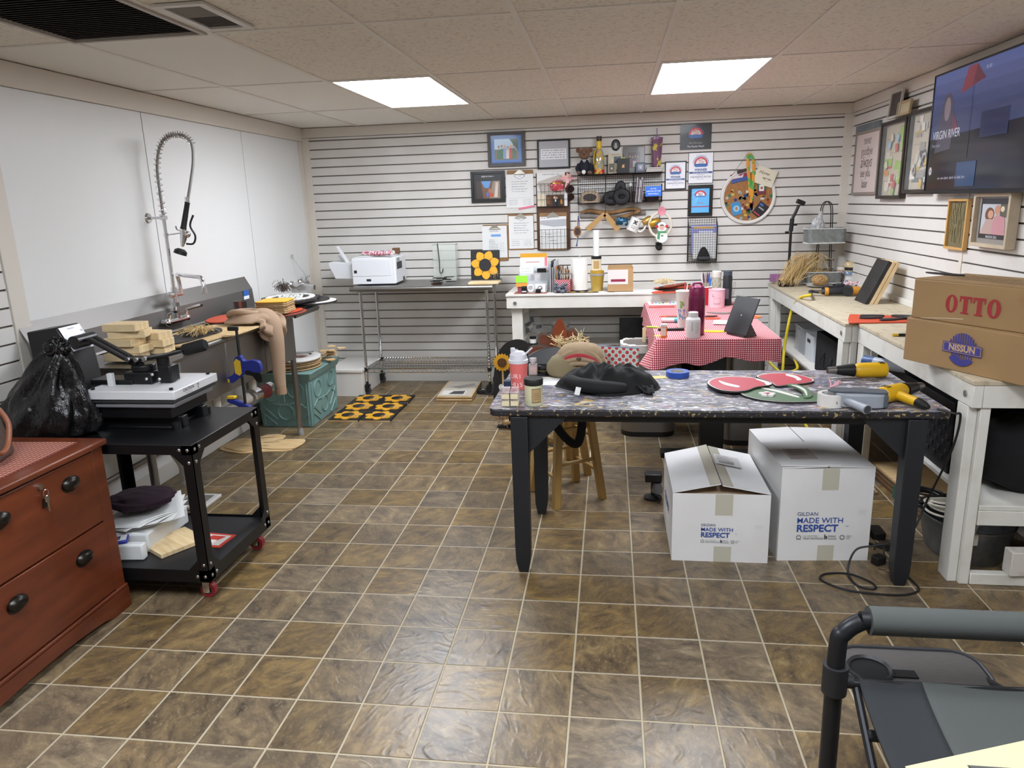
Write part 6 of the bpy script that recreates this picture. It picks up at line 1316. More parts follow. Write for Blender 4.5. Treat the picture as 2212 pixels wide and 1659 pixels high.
wsheet('pennant','red and blue pennant pinned across the top of the cork board','pennant',CB,(1725,640,1900,735),WY-.013,M('pennant_red','#8a2f45',.6),lambda P,a,b:(P.rect(-a/2,-b/2,a/2,-b*.1,'#34508f'),P.poly([(-a*.4,.0),(-a*.1,b*.3),(a*.1,.1*b),(a*.3,b*.3),(a*.2,-.1*b)],'#cfc6cc')),.0015,tilt=.22)
wsheet('blue_badge','large blue round mouse free badge card at the lower left of the cork board','badge',CB,(1735,945,1830,1080),WY-.013,M('badge_blue','#3d86b8',.4),lambda P,a,b:(P.ell(0,0,a*.35,a*.35,'#8cc0dc'),P.ell(0,0,a*.15,a*.2,'#b5763a',10)),.002,tilt=.2)
wsheet('black_ticket','dark printed ticket card pinned on the lower right of the cork board','ticket',CB,(1975,950,2085,1100),WY-.013,M('ticket_dark','#27242a',.5),lambda P,a,b:(P.rect(-a*.4,-b*.4,a*.3,-b*.3,'#a83a44'),P.rect(-a*.3,b*.05,a*.3,b*.15,'#9a9a9a'),P.rect(-a*.4,b*.25,0,b*.4,'#4a5fa0')),.002,tilt=-.65)
wsheet('pin_card','white pin card on green and maroon paper near the right rim','card',CB,(2020,765,2070,830),WY-.0155,PAPER,lambda P,a,b:P.ell(0,0,a*.3,a*.3,'#b05a54',12),.0015)
wsheet('green_card','green and maroon card behind the white pin card','card',CB,(1998,755,2092,870),WY-.0125,M('card_green','#3d6a4a',.6),lambda P,a,b:P.rect(-a/2,-b/2,a/2,0,'#6d2f35'),.0015)
wsheet('dark_strip','dark brown strip leaning at the top left of the cork board','strip',CB,(1790,605,1900,640),WY-.020,M('strip_brown','#3b2a2a',.6),tilt=.27)
PC=['#c9b25a','#b5b2a8','#7a2f34','#3b4a78','#d6d2c8','#4a7a5a','#c98a3a','#2a2628','#8fb0b5','#b0503a']
npin=0
while npin<58:
 a=R.uniform(0,2*PI);q=rr*.82*math.sqrt(R.uniform(0,1));x,y=q*math.cos(a),q*math.sin(a)
 if y>rr*.25:continue
 if(-.16<x<-.05 and-.17<y<-.03)or(.04<x<.16 and-.18<y<-.02):continue
 k=R.choice((0,1,2));r_=R.uniform(.0095,.017)
 poly=circ(r_,10)if k==0 else rrpoly(r_*2,r_*1.5,r_*.3,2)if k==1 else[(r_*(1.1 if i%2 else.65)*math.cos(i*PI/5),r_*(1.1 if i%2 else.65)*math.sin(i*PI/5))for i in range(10)]
 pt_=MB().prism(poly,0,.0025).build('souvenir_pin',M('enamel_%d'%(npin%10),PC[npin%10],.3,.3),loc=Vector((c.x+x,WY-.0103,c.z+y)),smooth=0);pt_.rotation_euler=WB;tag(pt_,'tiny enamel souvenir pin stuck in the round cork board','pin','enamel pins on the round cork board');npin+=1
# ================================================================ gingham table
GX0,GX1,GY0,GY1,GZ=1.31,2.005,2.46,4.04,.80
GING=check_mat('gingham','#e2cfcf','#b34452','#8c1528',84,'UV',.85)
def uv_box(o):
 me=o.data;uv=me.uv_layers.new(name='UVMap')
 for p in me.polygons:
  n=p.normal;ax=(0,1)if abs(n.z)>.6 else(1,2)if abs(n.x)>abs(n.y)else(0,2)
  for li in p.loop_indices:c=me.vertices[me.loops[li].vertex_index].co;uv.data[li].uv=(c[ax[0]],c[ax[1]])
gt=thing('craft_table','table under the red gingham cloth with black trestle legs','table',(1.66,3.25,0))
def kg():return MB(tr(-1.66,-3.25,0))
kg().box(GX0+.01,GY0+.01,GZ-.03,GX1-.01,GY1-.01,GZ-.004).build('table_top',M('table_under','#2a2624',.6),gt,bevel=.003)
for y in(2.72,3.82):
 kg().box(1.60,y-.05,.03,1.74,y+.05,GZ-.031).build('leg',BLKM,gt,bevel=.004)
 kg().box(1.36,y-.05,0,1.96,y+.05,.035).build('foot',BLKM,gt,bevel=.004)
 mb=kg();mb.tube([(1.595,y,.30),(1.40,y,GZ-.031)],.03,4);mb.build('brace',BLKM,gt,smooth=0)
kg().box(1.645,2.77,.3,1.695,3.77,.38).build('stretcher',BLKM,gt,bevel=.003)
per=[];nx_,ny_=34,70
for i in range(nx_):per.append((GX0+(GX1-GX0)*i/nx_,GY0,0,-1))
for i in range(ny_):per.append((GX1,GY0+(GY1-GY0)*i/ny_,1,0))
for i in range(nx_):per.append((GX1-(GX1-GX0)*i/nx_,GY1,0,1))
for i in range(ny_):per.append((GX0,GY1-(GY1-GY0)*i/ny_,-1,0))
mb=MB();N_=len(per);rows=9;vs=[]
for r_ in range(rows+1):
 k=r_/rows
 for i,(x,y,nx,ny)in enumerate(per):
  s_=i/N_*2*PI
  drop=.125+.02*math.sin(s_*7)+.012*math.sin(s_*17+1)
  out=.004+k*(.006+.012*(1+math.sin(s_*23))*.5+.008*math.sin(s_*41))
  cl_=math.exp(-((x-GX0)**2+(y-GY0)**2)/.006)
  out+=k*.06*cl_;drop+=.02*cl_
  if r_==0:out,z=0,GZ+.001
  else:z=GZ-.004-k*drop
  ox=nx if not(i%1)else nx
  vs.append((x+nx*out-.045*k*cl_,y+ny*out,z))
mb.add(vs,[(r_*N_+i,r_*N_+(i+1)%N_,(r_+1)*N_+(i+1)%N_,(r_+1)*N_+i)for r_ in range(rows)for i in range(N_)])
mb.add([(GX0,GY0,GZ+.001),(GX1,GY0,GZ+.001),(GX1,GY1,GZ+.001),(GX0,GY1,GZ+.001)],[(0,1,2,3)])
o=mb.build('gingham_tablecloth',GING,smooth=60);uv_box(o);tag(o,'red and white gingham cloth draped over the craft table','tablecloth')
G0=crop(1360,500,4.809);TZ=GZ+.002
def gp(U,V,z=TZ):return fz(*G0(U,V),z)
def gw(p):return mpp(p)/4.809
def gh(p,U,V):return zat(p,*G0(U,V))-TZ
def lie(name,label,cat,p,poly,th,mat,rz=0,group=None,art=None,pm=PR):
 t=thing(name,label,cat,(p.x,p.y,p.z),rz,group);MB().prism(poly,0,th).build('sheet',mat,t,smooth=0)
 if art:P2=MB(tr(0,0,th));art(P2);P2.build('print',pm,t,smooth=0)
 return t
def rp(w_,h_):return[(-w_/2,-h_/2),(w_/2,-h_/2),(w_/2,h_/2),(-w_/2,h_/2)]
p=gp(345,745)
def art_col(P):
 for k,c_ in enumerate(('#c94a4a','#3f7fc0','#4fa05a','#3b3b40','#d9a23a','#8f5ab0','#3fa7a0')):P.ell(-.08+k*.027,.01*math.sin(k*2),.011,.03,c_,10)
lie('printed_card','white sheet with a coloured print at the far left of the gingham cloth','paper',p,rp(.23,.20),.0015,PAPER,.03,art=art_col)
p=gp(340,790,TZ);t=thing('red_pencil','long red pencil lying at the left edge of the gingham cloth','pencil',(p.x,p.y,TZ+.005),.03);MB().cyl((-.1,0,0),(.09,0,0),.004,n=6).build('barrel',M('pencil_red','#b3463a',.4),t);MB().cyl((.09,0,0),(.11,0,0),.004,.0006,n=6).build('tip',PINE,t)
p=gp(548,995);m_=gw(p);h_=gh(p,548,615);r0,r1=95*m_/2,150*m_/2
t=thing('styrofoam_cup','tall white printed cup with lid and red straw on the gingham cloth','cup',p);CUPM=M('cup_white','#dddad3',.5)
MB().lathe([(0,0),(r0,0),(r1,h_*.97),(r1*1.04,h_*.975),(r1*1.04,h_),(r1*.6,h_*1.02),(0,h_*1.02)],28).build('cup',CUPM,t);MB().cyl((.01,0,h_),(.012,.01,h_*1.22),.004,n=8).build('straw',M('straw_red','#c23a3e',.4),t);MB().cyl((.022,0,h_),(.026,.01,h_*1.18),.004,n=8).build('second_straw',CUPM,t)
P2=MB();
for k in range(60):
 a=random.Random(k).uniform(-.9,.9)-PI/2;zz_=random.Random(k+99).uniform(.25,.72);rr_=(r0+(r1-r0)*zz_/.97)*1.012;P2.col=lin('#7fae4f' if zz_>.5 and a<-PI/2 else '#8b84c4' if zz_>.38 else '#5f9ac4');s_=.007
 if zz_>.5 and abs(a+PI/2+.25)>.3:continue
 P2.add([(rr_*math.cos(a+d0),rr_*math.sin(a+d0),zz_*h_+e)for d0,e in((-.07,-s_),(.07,-s_),(.06,s_),(-.08,s_))],[(0,1,2,3)])
P2.build('print',PR,t,smooth=0)
p=gp(688,1068);m_=gw(p);h_=gh(p,688,560);r_=170*m_/2
t=thing('water_bottle','tall magenta metal water bottle with flip lid','water bottle',p);MG=M('magenta_metal','#6d1440',.3,.35,coat=.3)
MB().lathe([(0,0),(r_*.93,0),(r_,.006),(r_,h_*.74),(r_*.93,h_*.8),(0,h_*.8)],32).build('body',MG,t);MB().lathe([(r_*.94,h_*.803),(r_*.94,h_*.93),(r_*.75,h_*.99),(0,h_)],32).build('cap',M('magenta_plastic','#7d1748',.35),t)
MB().tube(spline([(-r_*.45,-.004,h_*.95),(-r_*.4,-.006,h_*1.04),(r_*.4,-.006,h_*1.04),(r_*.45,-.004,h_*.95)],5),.007,8).build('carry_loop',M('magenta_plastic2','#8d2a58',.4),t);MB().cbox((.0,-r_*.5,h_*.975),(r_*.9,r_*.7,.012),rot(.35,'X')).build('flip_spout',M('magenta_plastic2','#8d2a58',.4),t,bevel=.004)
p=gp(655,1100);m_=gw(p);h_=gh(p,655,835);r_=152*m_/2
t=thing('vitamin_bottle','white plastic vitamin bottle in front of the magenta bottle','bottle',p);WPL=M('white_plastic','#d8d3d3',.35);MB().lathe([(0,0),(r_*.94,0),(r_,.005),(r_,h_*.68),(r_*.9,h_*.76),(r_*.62,h_*.82),(0,h_*.82)],28).build('body',WPL,t);MB().lathe([(r_*.66,h_*.825),(r_*.66,h_*.985),(r_*.6,h_),(0,h_)],28).build('cap',WPL,t)
P2=MB();
def curved(P,r_,a0,a1,z0,z1,col,n=6):P.col=lin(col);P.add([(r_*math.sin(a0+(a1-a0)*k/n),-r_*math.cos(a0+(a1-a0)*k/n),z)for z in(z0,z1)for k in range(n+1)],[(k,k+1,n+2+k,n+1+k)for k in range(n)])
for k in range(5):curved(P2,r_*1.01,-.25,-.17,h_*(.3+.07*k),h_*(.34+.07*k),'#4a474c')
for k in range(6):curved(P2,r_*1.01,.2,.2+.5+.1*(k%3),h_*(.22+.07*k),h_*(.235+.07*k),'#9a949a')
P2.build('label',PR,t,smooth=0)
p=gp(355,1100);m_=gw(p);h_=gh(p,355,962);r_=66*m_/2
t=thing('prescription_bottle','small orange prescription bottle with white label','bottle',p);MB().lathe([(0,0),(r_,0),(r_,h_*.82),(0,h_*.82)],22).build('body',M('rx_orange','#d9742f',.25),t);MB().lathe([(r_*1.08,h_*.825),(r_*1.08,h_),(0,h_)],22).build('cap',M('cap_white','#dedad6',.4),t);P2=MB();curved(P2,r_*1.02,-1.1,.6,h_*.15,h_*.78,'#e4cfc0');P2.build('label',PR,t)
p=gp(415,945);t=thing('glue_tube','white and teal glue tube lying behind the marker','glue tube',(p.x,p.y,TZ+.017),-.05);MB().cyl((-.05,0,0),(.03,0,0),.016,n=18).build('tube',M('cap_white','#dedad6',.4),t);MB().cyl((.031,0,0),(.062,0,0),.0165,n=18).build('cap',M('teal_cap','#4fb0bf',.4),t)
p=gp(430,1030);t=thing('black_knife','black utility knife lying on the gingham cloth','knife',(p.x,p.y,TZ+.008),.03);MB().prism(rrpoly(.16,.022,.008),-.007,.007).build('handle',BLK,t,bevel=.002)
p=gp(235,1005);t=thing('green_highlighter','pale green highlighter near the left hem of the gingham cloth','highlighter',(p.x,p.y,TZ+.007),-.2);MB().cyl((-.035,0,0),(.03,0,0),.0065,n=14).build('barrel',M('lime','#b9d24a',.4),t);MB().cyl((.03,0,0),(.045,0,0),.005,.002,n=12).build('tip',M('lime','#b9d24a',.4),t)
p=gp(285,1085);lie('yellow_scrap','small yellow paper scrap beside the prescription bottle','paper',p,outline([(-.02,-.01),(.02,-.012),(.022,.012),(-.01,.016)],2),.001,M('yellow_paper','#e8c431',.6))
p=gp(910,1035);lie('yellow_felt','curved yellow felt cutout in front of the tablet','cutout',p,outline([(-.085,.02),(-.07,-.035),(0,-.05),(.06,-.03),(.095,.03),(.03,.01),(-.04,.015)],4),.003,M('yellow_felt','#e3b51d',.8),.05)
p=gp(975,945,TZ+.004);lie('envelope','white envelope lying under the tilted tablet','envelope',p,rp(.125,.15),.002,PAPER,-.15,art=lambda P:(P.rect(-.045,.02,-.038,.03,'#6a6fa8'),P.scrib(-.03,.02,.025,.006,'#8a8fb0',2),P.scrib(-.03,.03,-.04,.004,'#b8bcd0',3)))
FELT_G=M('grey_felt','#6f6a66',.9)
p=gp(420,885);lie('orange_felt','orange felt strip at the left of the magenta bottle','cutout',p,outline([(-.06,-.02),(.06,-.025),(.07,.02),(-.05,.03)],3),.003,ORANGE);p=gp(450,890,TZ+.0035);lie('black_felt','black felt strips lying on the orange felt','cutout',p,outline([(-.04,-.008),(.05,-.01),(.05,.006),(-.03,.01)],3),.003,BLACKWOOD)
p=gp(840,905);lie('orange_felt','orange felt piece behind the magenta bottle','cutout',p,outline([(-.05,-.03),(.05,-.03),(.06,.03),(-.05,.03)],3),.003,ORANGE);p=gp(930,850);lie('grey_felt','grey felt cutout behind the envelope','cutout',p,outline([(-.08,.05),(-.03,-.02),(.05,-.04),(.08,.04),(.03,.02)],4),.004,FELT_G);p=gp(830,880,TZ+.0035);lie('dark_felt','dark felt pieces scattered behind the magenta bottle','cutout',p,outline([(-.05,-.01),(.04,-.015),(.05,.01),(-.03,.014)],3),.003,BLACKWOOD)
p=gp(1340,885,TZ+.0);t=thing('orange_disc','orange ring shaped cutout sticking out beyond the tablet','cutout',(GX1-.03,p.y-.02,TZ+.0005));mb=MB();
for i in range(28):
 a0,a1=2*PI*i/28,2*PI*(i+1)/28;mb.prism([(.075*math.cos(a0),.06*math.sin(a0)),(.075*math.cos(a1),.06*math.sin(a1)),(.045*math.cos(a1),.03*math.sin(a1)),(.045*math.cos(a0),.03*math.sin(a0))],0,.005)
mb.build('ring',M('orange_felt','#c7683a',.8),t,smooth=0)
p=gp(1130,1100);q=gp(1060,1010)
t=thing('tablet','dark grey tablet leaning on a black stand, seen from behind','tablet',(p.x+.0,p.y+.03,TZ+.012));t.rotation_euler=(0,0,.55)
mb=MB(rot(-.42,'Y'));mb.m=rot(.42,'Y');mb.m=rot(.40,'Y')
mb.box(-.004,-.075,.0,.004,.12,.225);mb.build('tablet_body',M('tablet_back','#2e2e30',.45),t,bevel=.003)
mb=MB(rot(.40,'Y'));mb.box(.0042,-.07,.006,.0055,.115,.219);mb.build('screen',M('screen_glass','#0b0c0e',.08),t,smooth=0)
MB(rot(.40,'Y')).box(-.0046,.018,.11,-.0041,.026,.118).build('logo_mark',M('logo_grey','#b9b9bb',.3),t,smooth=0)
mb=MB();mb.add([(-.002,-.05,-.011),(.002,.1,-.011),(.10,.1,-.011),(.10,-.05,-.011),(.035,-.05,.09),(.035,.1,.09)],[(0,3,2,1),(0,1,5,4),(3,4,5,2),(0,4,3),(1,2,5)]);mb.build('stand',M('stand_grey','#4c4647',.4),t,smooth=0)
p=gp(900,785);m_=gw(p);h_=gh(p,900,598);r_=165*m_/2;PINK=M('pink_paint_can','#dfb3ba',.45)
t=thing('paint_can','pale pink paint can with a drawn label at the far end of the cloth','paint can',p);MB().lathe([(0,0),(r_,0),(r_,h_*.95),(r_*1.03,h_*.96),(r_*1.03,h_),(r_*.9,h_),(r_*.9,h_*.93),(0,h_*.93)],30).build('can',PINK,t);P2=MB();curved(P2,r_*1.01,-.5,.35,h_*.22,h_*.25,'#8a6a72');curved(P2,r_*1.01,-.5,.35,h_*.52,h_*.54,'#b58a92');curved(P2,r_*1.01,-.5,-.46,h_*.22,h_*.53,'#b58a92');curved(P2,r_*1.01,.31,.35,h_*.22,h_*.53,'#b58a92');curved(P2,r_*1.01,-.7,-.4,h_*.62,h_*.66,'#8a6a72');curved(P2,r_*1.01,-.75,-.5,h_*.72,h_*.75,'#8a6a72');P2.build('label',PR,t,smooth=0)
MB().tube([(r_*1.04*math.cos(a),-.01+r_*.2*math.sin(a),h_*.93)for a in(PI,PI*1.0)],.002,5)if False else None
p=gp(800,760);h_=gh(p,800,575);r_=70*gw(p)/1.4
t=thing('red_cup','red plastic cup of paint brushes behind the magenta bottle','cup',p);MB().lathe([(0,0),(r_*.75,0),(r_,h_),(r_*.93,h_),(r_*.7,.004),(0,.004)],26).build('cup',M('cup_red','#a81f2b',.35),t);MB().lathe([(r_*.96,h_-.004),(r_*1.03,h_-.002),(r_*1.0,h_+.003),(r_*.95,h_)],26).build('rim',M('cap_white','#dedad6',.4),t)
cpos,ch_=p.copy(),h_
for i,(dx,col,lb)in enumerate(((-.045,'#c9c9cc','grey handled'),(-.03,'#5a3440','plum handled'),(-.016,'#8a8a90','silver handled'),(0,'#6d3038','maroon handled'),(.012,'#2f4f8a','navy handled'),(.028,'#2d6ac0','bright blue handled'))):
 t=thing('paint_brush',lb+' brush standing in the red cup','paint brush',cpos+Vector((dx*.3,.004*(i%2),.006)),group='brushes in the red cup');t.rotation_euler=(0,dx*3.2,0);L_=ch_*(1.75 if i!=5 else 1.5)
 MB().tube([(0,0,0),(0,0,L_*.6),(0,0,L_*.9),(0,0,L_)],[.003,.005,.006,.003],8).build('handle',M('brushh_%d'%i,col,.35),t);MB().cyl((0,0,L_*.55),(0,0,L_*.68),.0055,n=8).build('ferrule',FERR,t)
p=gp(895,745);h_=gh(p,895,410);r_=95*gw(p)/2;t=thing('paint_bottle','white paint bottle crusted with dried paint','paint bottle',p);MB().lathe([(0,0),(r_,0),(r_,h_*.74),(r_*.9,h_*.8),(0,h_*.8)],22).build('body',M('crusty_white','#bdb7a8',.7,var=('#8d8671',40,4),bump=(60,.5)),t);MB().lathe([(r_*.95,h_*.805),(r_,h_*.98),(r_*.9,h_),(0,h_)],22).build('cap',M('crusty_cap','#cfcac0',.7,bump=(80,.6)),t)
p=gp(1008,765);h_=gh(p,1008,412);r_=95*gw(p)/2;t=thing('paint_bottle','black paint bottle beside the white one','paint bottle',p);MB().lathe([(0,0),(r_,0),(r_,h_*.84),(r_*.9,h_*.88),(0,h_*.88)],22).build('body',M('bottle_black','#1f2225',.3),t);MB().lathe([(r_*.92,h_*.885),(r_*.92,h_),(0,h_)],22).build('cap',M('bottle_cap_grey','#39424a',.4),t);P2=MB();curved(P2,r_*1.01,-.9,.2,h_*.2,h_*.5,'#5a4a58');P2.build('label',PR,t)
p=gp(985,700)+Vector((-.01,-.03,0));t=thing('spool_jar','small jar with an amber cork in front of the black bottle','jar',gp(985,690));MB().lathe([(0,0),(.02,0),(.02,.07),(0,.07)],18).build('jar',M('jar_pinkish','#8d7a80',.3),t);MB().lathe([(.017,.0705),(.018,.098),(0,.099)],18).build('cork',M('amber_cork','#b98a45',.6),t)
p=gp(1090,640);t=thing('wire_loop','thin loop of wire standing behind the black bottle','wire',gp(1075,700));MB().tube(spline([(0,0,0),(-.008,0,.08),(.004,0,.13),(.014,0,.12),(.006,0,.06),(-.004,0,.02)],6),.0015,6).build('wire',STEELD,t)
t=thing('brown_cutouts','flat brown cutouts resting on the pots at the far end','cutout',gp(1130,760));MB().prism(outline([(-.09,-.02),(.05,-.02),(.1,.0),(.05,.02),(-.08,.02)],3),0,.006).build('cutout',DK,t,smooth=0)
def trash_can(label,u,vb,u0,u1,vt,bag):
 p=fz(u,vb,0);w_=(u1-u0)*mpp(p)*.98;h_=.64
 t=thing('trash_can',label,'trash can',(p.x,p.y+w_*.33,0));poly=rrpoly(w_,w_*.72,w_*.26,8)
 MB().prism([(x*.99,y*.99)for x,y in poly],0,.035).build('plastic_base',BLK,t);MB().prism(poly,.035,h_).build('steel_body',STEELD,t,smooth=40)
 mb=MB();n=len(poly);R=random.Random(int(u));rings=[]
 for z,k in((h_-.05,1.02),(h_+.004,1.03),(h_+.006,.92),(h_-.08,.84)):rings.append([(x*k+R.uniform(-.004,.004),y*k+R.uniform(-.004,.004),z+R.uniform(-.006,.006))for x,y in poly])
 mb.add([v for r_ in rings for v in r_],[(i*n+j,i*n+(j+1)%n,(i+1)*n+(j+1)%n,(i+1)*n+j)for i in range(3)for j in range(n)]+[tuple(range(3*n,4*n))]);mb.build('bin_liner',M('liner_white','#c9c5c0',.4),t,smooth=60)
 return t
t1=trash_can('rounded stainless trash can with white liner behind the wooden stool',1400,943,1336,1455,0,1)
t2=trash_can('second stainless trash can behind the white cartons',1603,962,1562,1648,0,1)
tp=t1.location;t=thing('paint_stick','wooden paint stick standing in the first trash can','stick',(tp.x-.03,tp.y,.57));MB().box(-.012,-.003,0,.012,.003,.17).build('stick',PINE,t,smooth=0);t=thing('crumpled_paper','crumpled white paper towel on top of the first trash can','paper',(tp.x+.03,tp.y,.60));mb=MB();blob(mb,(0,0,.0),(.06,.045,.04),.5,3,6,30,20,-.02,True);mb.build('wad',PAPER,t,smooth=60)
p=fz(1210,900,0)
t=thing('turkey_yard_art','rust coloured metal turkey decoration with raffia bows behind the long table','yard decoration',(.72,2.95,0));RM=M('rust_metal','#8a5240',.4,.3,var=('#6d4335',8,3));GM=M('grey_edge_metal','#7d706c',.35,.6)
def petal_at(ang,l,w_,z0,y):
 mb=MB(tr(0,y,z0)@rot(PI/2,'X')@rot(ang));mb.prism(outline([(0,-w_*.3),(l*.5,-w_*.55),(l*.9,-w_*.3),(l,0),(l*.9,w_*.3),(l*.5,w_*.55),(0,w_*.3)],4),0,.003);mb.build('tail_feather_edge',GM,t,smooth=0)
 mb=MB(tr(0,y-.004,z0)@rot(PI/2,'X')@rot(ang));mb.prism(outline([(l*.15,-w_*.2),(l*.5,-w_*.42),(l*.85,-w_*.22),(l*.93,0),(l*.85,w_*.22),(l*.5,w_*.42),(l*.15,w_*.2)],4),0,.003);mb.build('tail_feather',RM,t,smooth=0)
for k,a in enumerate((2.75,2.2,1.7,1.2,.75,.3)):petal_at(a,.24,.13,.56,.012*k)
mb=MB(tr(-.0,-.02,.56)@rot(PI/2,'X'));mb.prism(outline([(-.03,-.1),(.03,-.1),(.05,.0),(.04,.2),(.0,.30),(-.05,.22),(-.05,.05)],4),0,.004);mb.build('neck_head',M('orange_enamel','#8f4527',.4),t,smooth=0)
mb=MB(tr(0,-.015,.50)@rot(PI/2,'X'));mb.prism(circ(.12,24),0,.003);mb.build('breast',RM,t,smooth=0)
MB().cyl((0,0,0),(0,0,.55),.005,n=8).build('stake',BLKM,t);MB().prism(circ(.11,16),0,.006).build('base_plate',BLKM,t)
for dx,dz in((-.0,.70),(.12,.71)):raffia(MB(rot(PI/2,'X')),(dx,dz,.035),.075,55,int(dx*100)+20,.03,.0016).build('raffia_bow',M('raffia_pale','#d8c79c',.8),t)
t=thing('polka_dot_pumpkin','black board pumpkin painted with white dots standing by the steel table','wood decoration',(.34,3.42,0));t.scale=(1,1,1.25);t.rotation_euler=(.0,0,.1);mb=MB(tr(0,0,.27)@rot(PI/2,'X'));PB_=outline([(-.16,-.12),(-.1,-.26),(.1,-.26),(.17,-.1),(.17,.1),(.09,.22),(-.04,.22),(-.13,.12)],5);mb.prism(PB_,-.008,.008);mb.build('board',SBK,t,smooth=0)
P2=MB(tr(0,-.0082,.27)@Euler(WB).to_matrix().to_4x4())
for(x,y)in((-.07,.08),(.02,.16),(.1,.1),(.0,.02),(.1,-.03),(-.1,-.05),(.02,-.1),(-.06,-.18),(.09,-.16)):P2.ell(x,y,.019,.019,'#d5d2cc',12)
P2.build('white_dots',PR,t,smooth=0);MB().prism(rrpoly(.2,.08,.02),0,.012).build('foot_block',SBK,t)
q=fy(1085,783,3.30);t=thing('sunflower_plaque','round yellow sunflower plaque with brown centre standing by the polka dot pumpkin','wood decoration',(q.x,3.30,0));mb=MB(tr(0,0,q.z)@rot(PI/2,'X'));mb.prism([((.068 if i%2 else.056)*math.cos(i*PI/18),(.068 if i%2 else.056)*math.sin(i*PI/18))for i in range(36)],0,.008);mb.build('petals',SUN,t,smooth=0);mb=MB(tr(0,-.009,q.z)@rot(PI/2,'X'));mb.prism(circ(.034,24),0,.006);mb.build('center',M('seed_brown','#6b431f',.7,var=('#2e1c0e',120,2)),t,smooth=0);MB().box(-.006,.001,0,.006,.008,q.z).build('stake',PLY,t,smooth=0);MB().box(-.05,-.03,0,.05,.03,.01).build('foot',SBK,t,smooth=0)
t=thing('raffia_bundle','loose brown raffia and twine clump on the floor by the pumpkin','raffia',(.30,3.28,0));raffia(MB(),(0,0,.03),.12,70,31,.06,.0017).build('strands',M('raffia_brown','#7d6243',.85),t);MB().cyl((-.02,-.03,.05),(.05,-.05,.06),.018,n=14).build('wood_spool',PLY,t)
q=fz(1055,850,0);t=thing('polka_dot_board','black flat cutout with white dots lying at the table corner','wood decoration',(q.x,q.y+.03,.0));MB().prism(outline([(-.09,-.05),(.0,-.06),(.09,-.04),(.09,.04),(.02,.03),(-.08,.05)],4),0,.03).build('board',SBK,t,smooth=0);P2=MB(tr(0,0,.03));[P2.ell(x,y,.016,.016,'#d5d2cc',12)for x,y in((-.05,0),(.0,-.02),(.06,.0))];P2.build('white_dots',PR,t,smooth=0);P2=MB(tr(0,-.0575,.016)@Euler(WB).to_matrix().to_4x4());P2.ell(-.01,0,.01,.01,'#d5d2cc',10);P2.build('side_dot',PR,t,smooth=0)
# ================================================================ right hand benches
RWT=M('bench_white_worn','#d3d0c8',.5,var=('#bdb8ac',7,5,(.5,.8)))
OSB=M('bench_top_worn','#b9ad95',.6,var=('#8d8068',26,6,(.52,.78)))
def rbench(label,x0,ya,yb,z,legs,shelf,name='side_bench',end=True):
 t=thing(name,label,'workbench',(x0,ya,0),group='white benches on the right wall')
 def k():return MB(tr(-x0,-ya,0))
 k().box(x0-.004,ya-.004,z-.018,XR-.016,yb,z).build('bench_top',OSB,t,bevel=.002)
 k().box(x0,ya,z-.11,x0+.038,yb,z-.0185).build('front_rail',RWT,t,bevel=.003)
 k().box(x0+.039,ya,z-.11,XR-.016,ya+.038,z-.0185).build('end_rail',RWT,t,bevel=.003)
 k().box(XR-.035,ya+.039,z+.0005,XR-.016,yb,z+.04).build('back_cleat',RWT,t,bevel=.002)
 for y in legs:
  k().box(x0+.039,y,0,x0+.077,y+.088,z-.0185).build('leg',RWT,t,bevel=.003)
  k().box(x0+.001,y+.02,0,x0+.038,y+.11,z-.111).build('leg',RWT,t,bevel=.003)
  k().box(XR-.11,y,0,XR-.02,y+.088,z-.0185).build('leg',RWT,t,bevel=.003)
 for zs,y0,y1 in shelf:
  k().box(x0+.04,y0,zs-.018,XR-.02,y1,zs).build('shelf',RWT,t,bevel=.002);k().box(x0+.0785,y0,zs-.075,x0+.1,y1,zs-.0185).build('shelf_rail',RWT,t,bevel=.003)
 k().cyl((x0-.004,ya+.06,z-.065),(x0,ya+.06,z-.065),.014,n=12).build('bolt',SCREW,t)
 return t
NB=rbench('near white bench on the right wall carrying the two brown cartons',2.44,1.17,2.535,.872,(1.18,2.42),[])
FB=rbench('far white bench in the back right corner with a yellow hose on it',2.375,2.56,4.685,.868,(2.57,4.5),[(.41,2.66,4.68)])
lowz=zat((2.5,1.2,0),2110,1065);l2=zat((2.5,1.2,0),2110,1225)
mb=MB(tr(-2.44,-1.17,0));mb.box(2.52,1.178,.33,XR-.02,2.40,.352);mb.build('shelf',RWT,NB,bevel=.003)
MB(tr(-2.44,-1.17,0)).box(2.52,1.178,.265,XR-.02,1.215,.3295).build('shelf_rail',RWT,NB,bevel=.003)
MB(tr(-2.44,-1.17,0)).box(2.52,1.178,.0,XR-.02,1.215,.05).build('bottom_rail',RWT,NB,bevel=.003)
ZN,ZF=.8725,.8685
R0=crop(1640,520,3.858)
def rn(U,V,z=ZN):return fz(*R0(U,V),z)
def rf(U,V,z=ZF):return fz(*R0(U,V),z)
KR=M('carton_kraft','#a08158',.75,var=('#947650',3,4));KRD=M('carton_kraft_dark','#7a6142',.8)
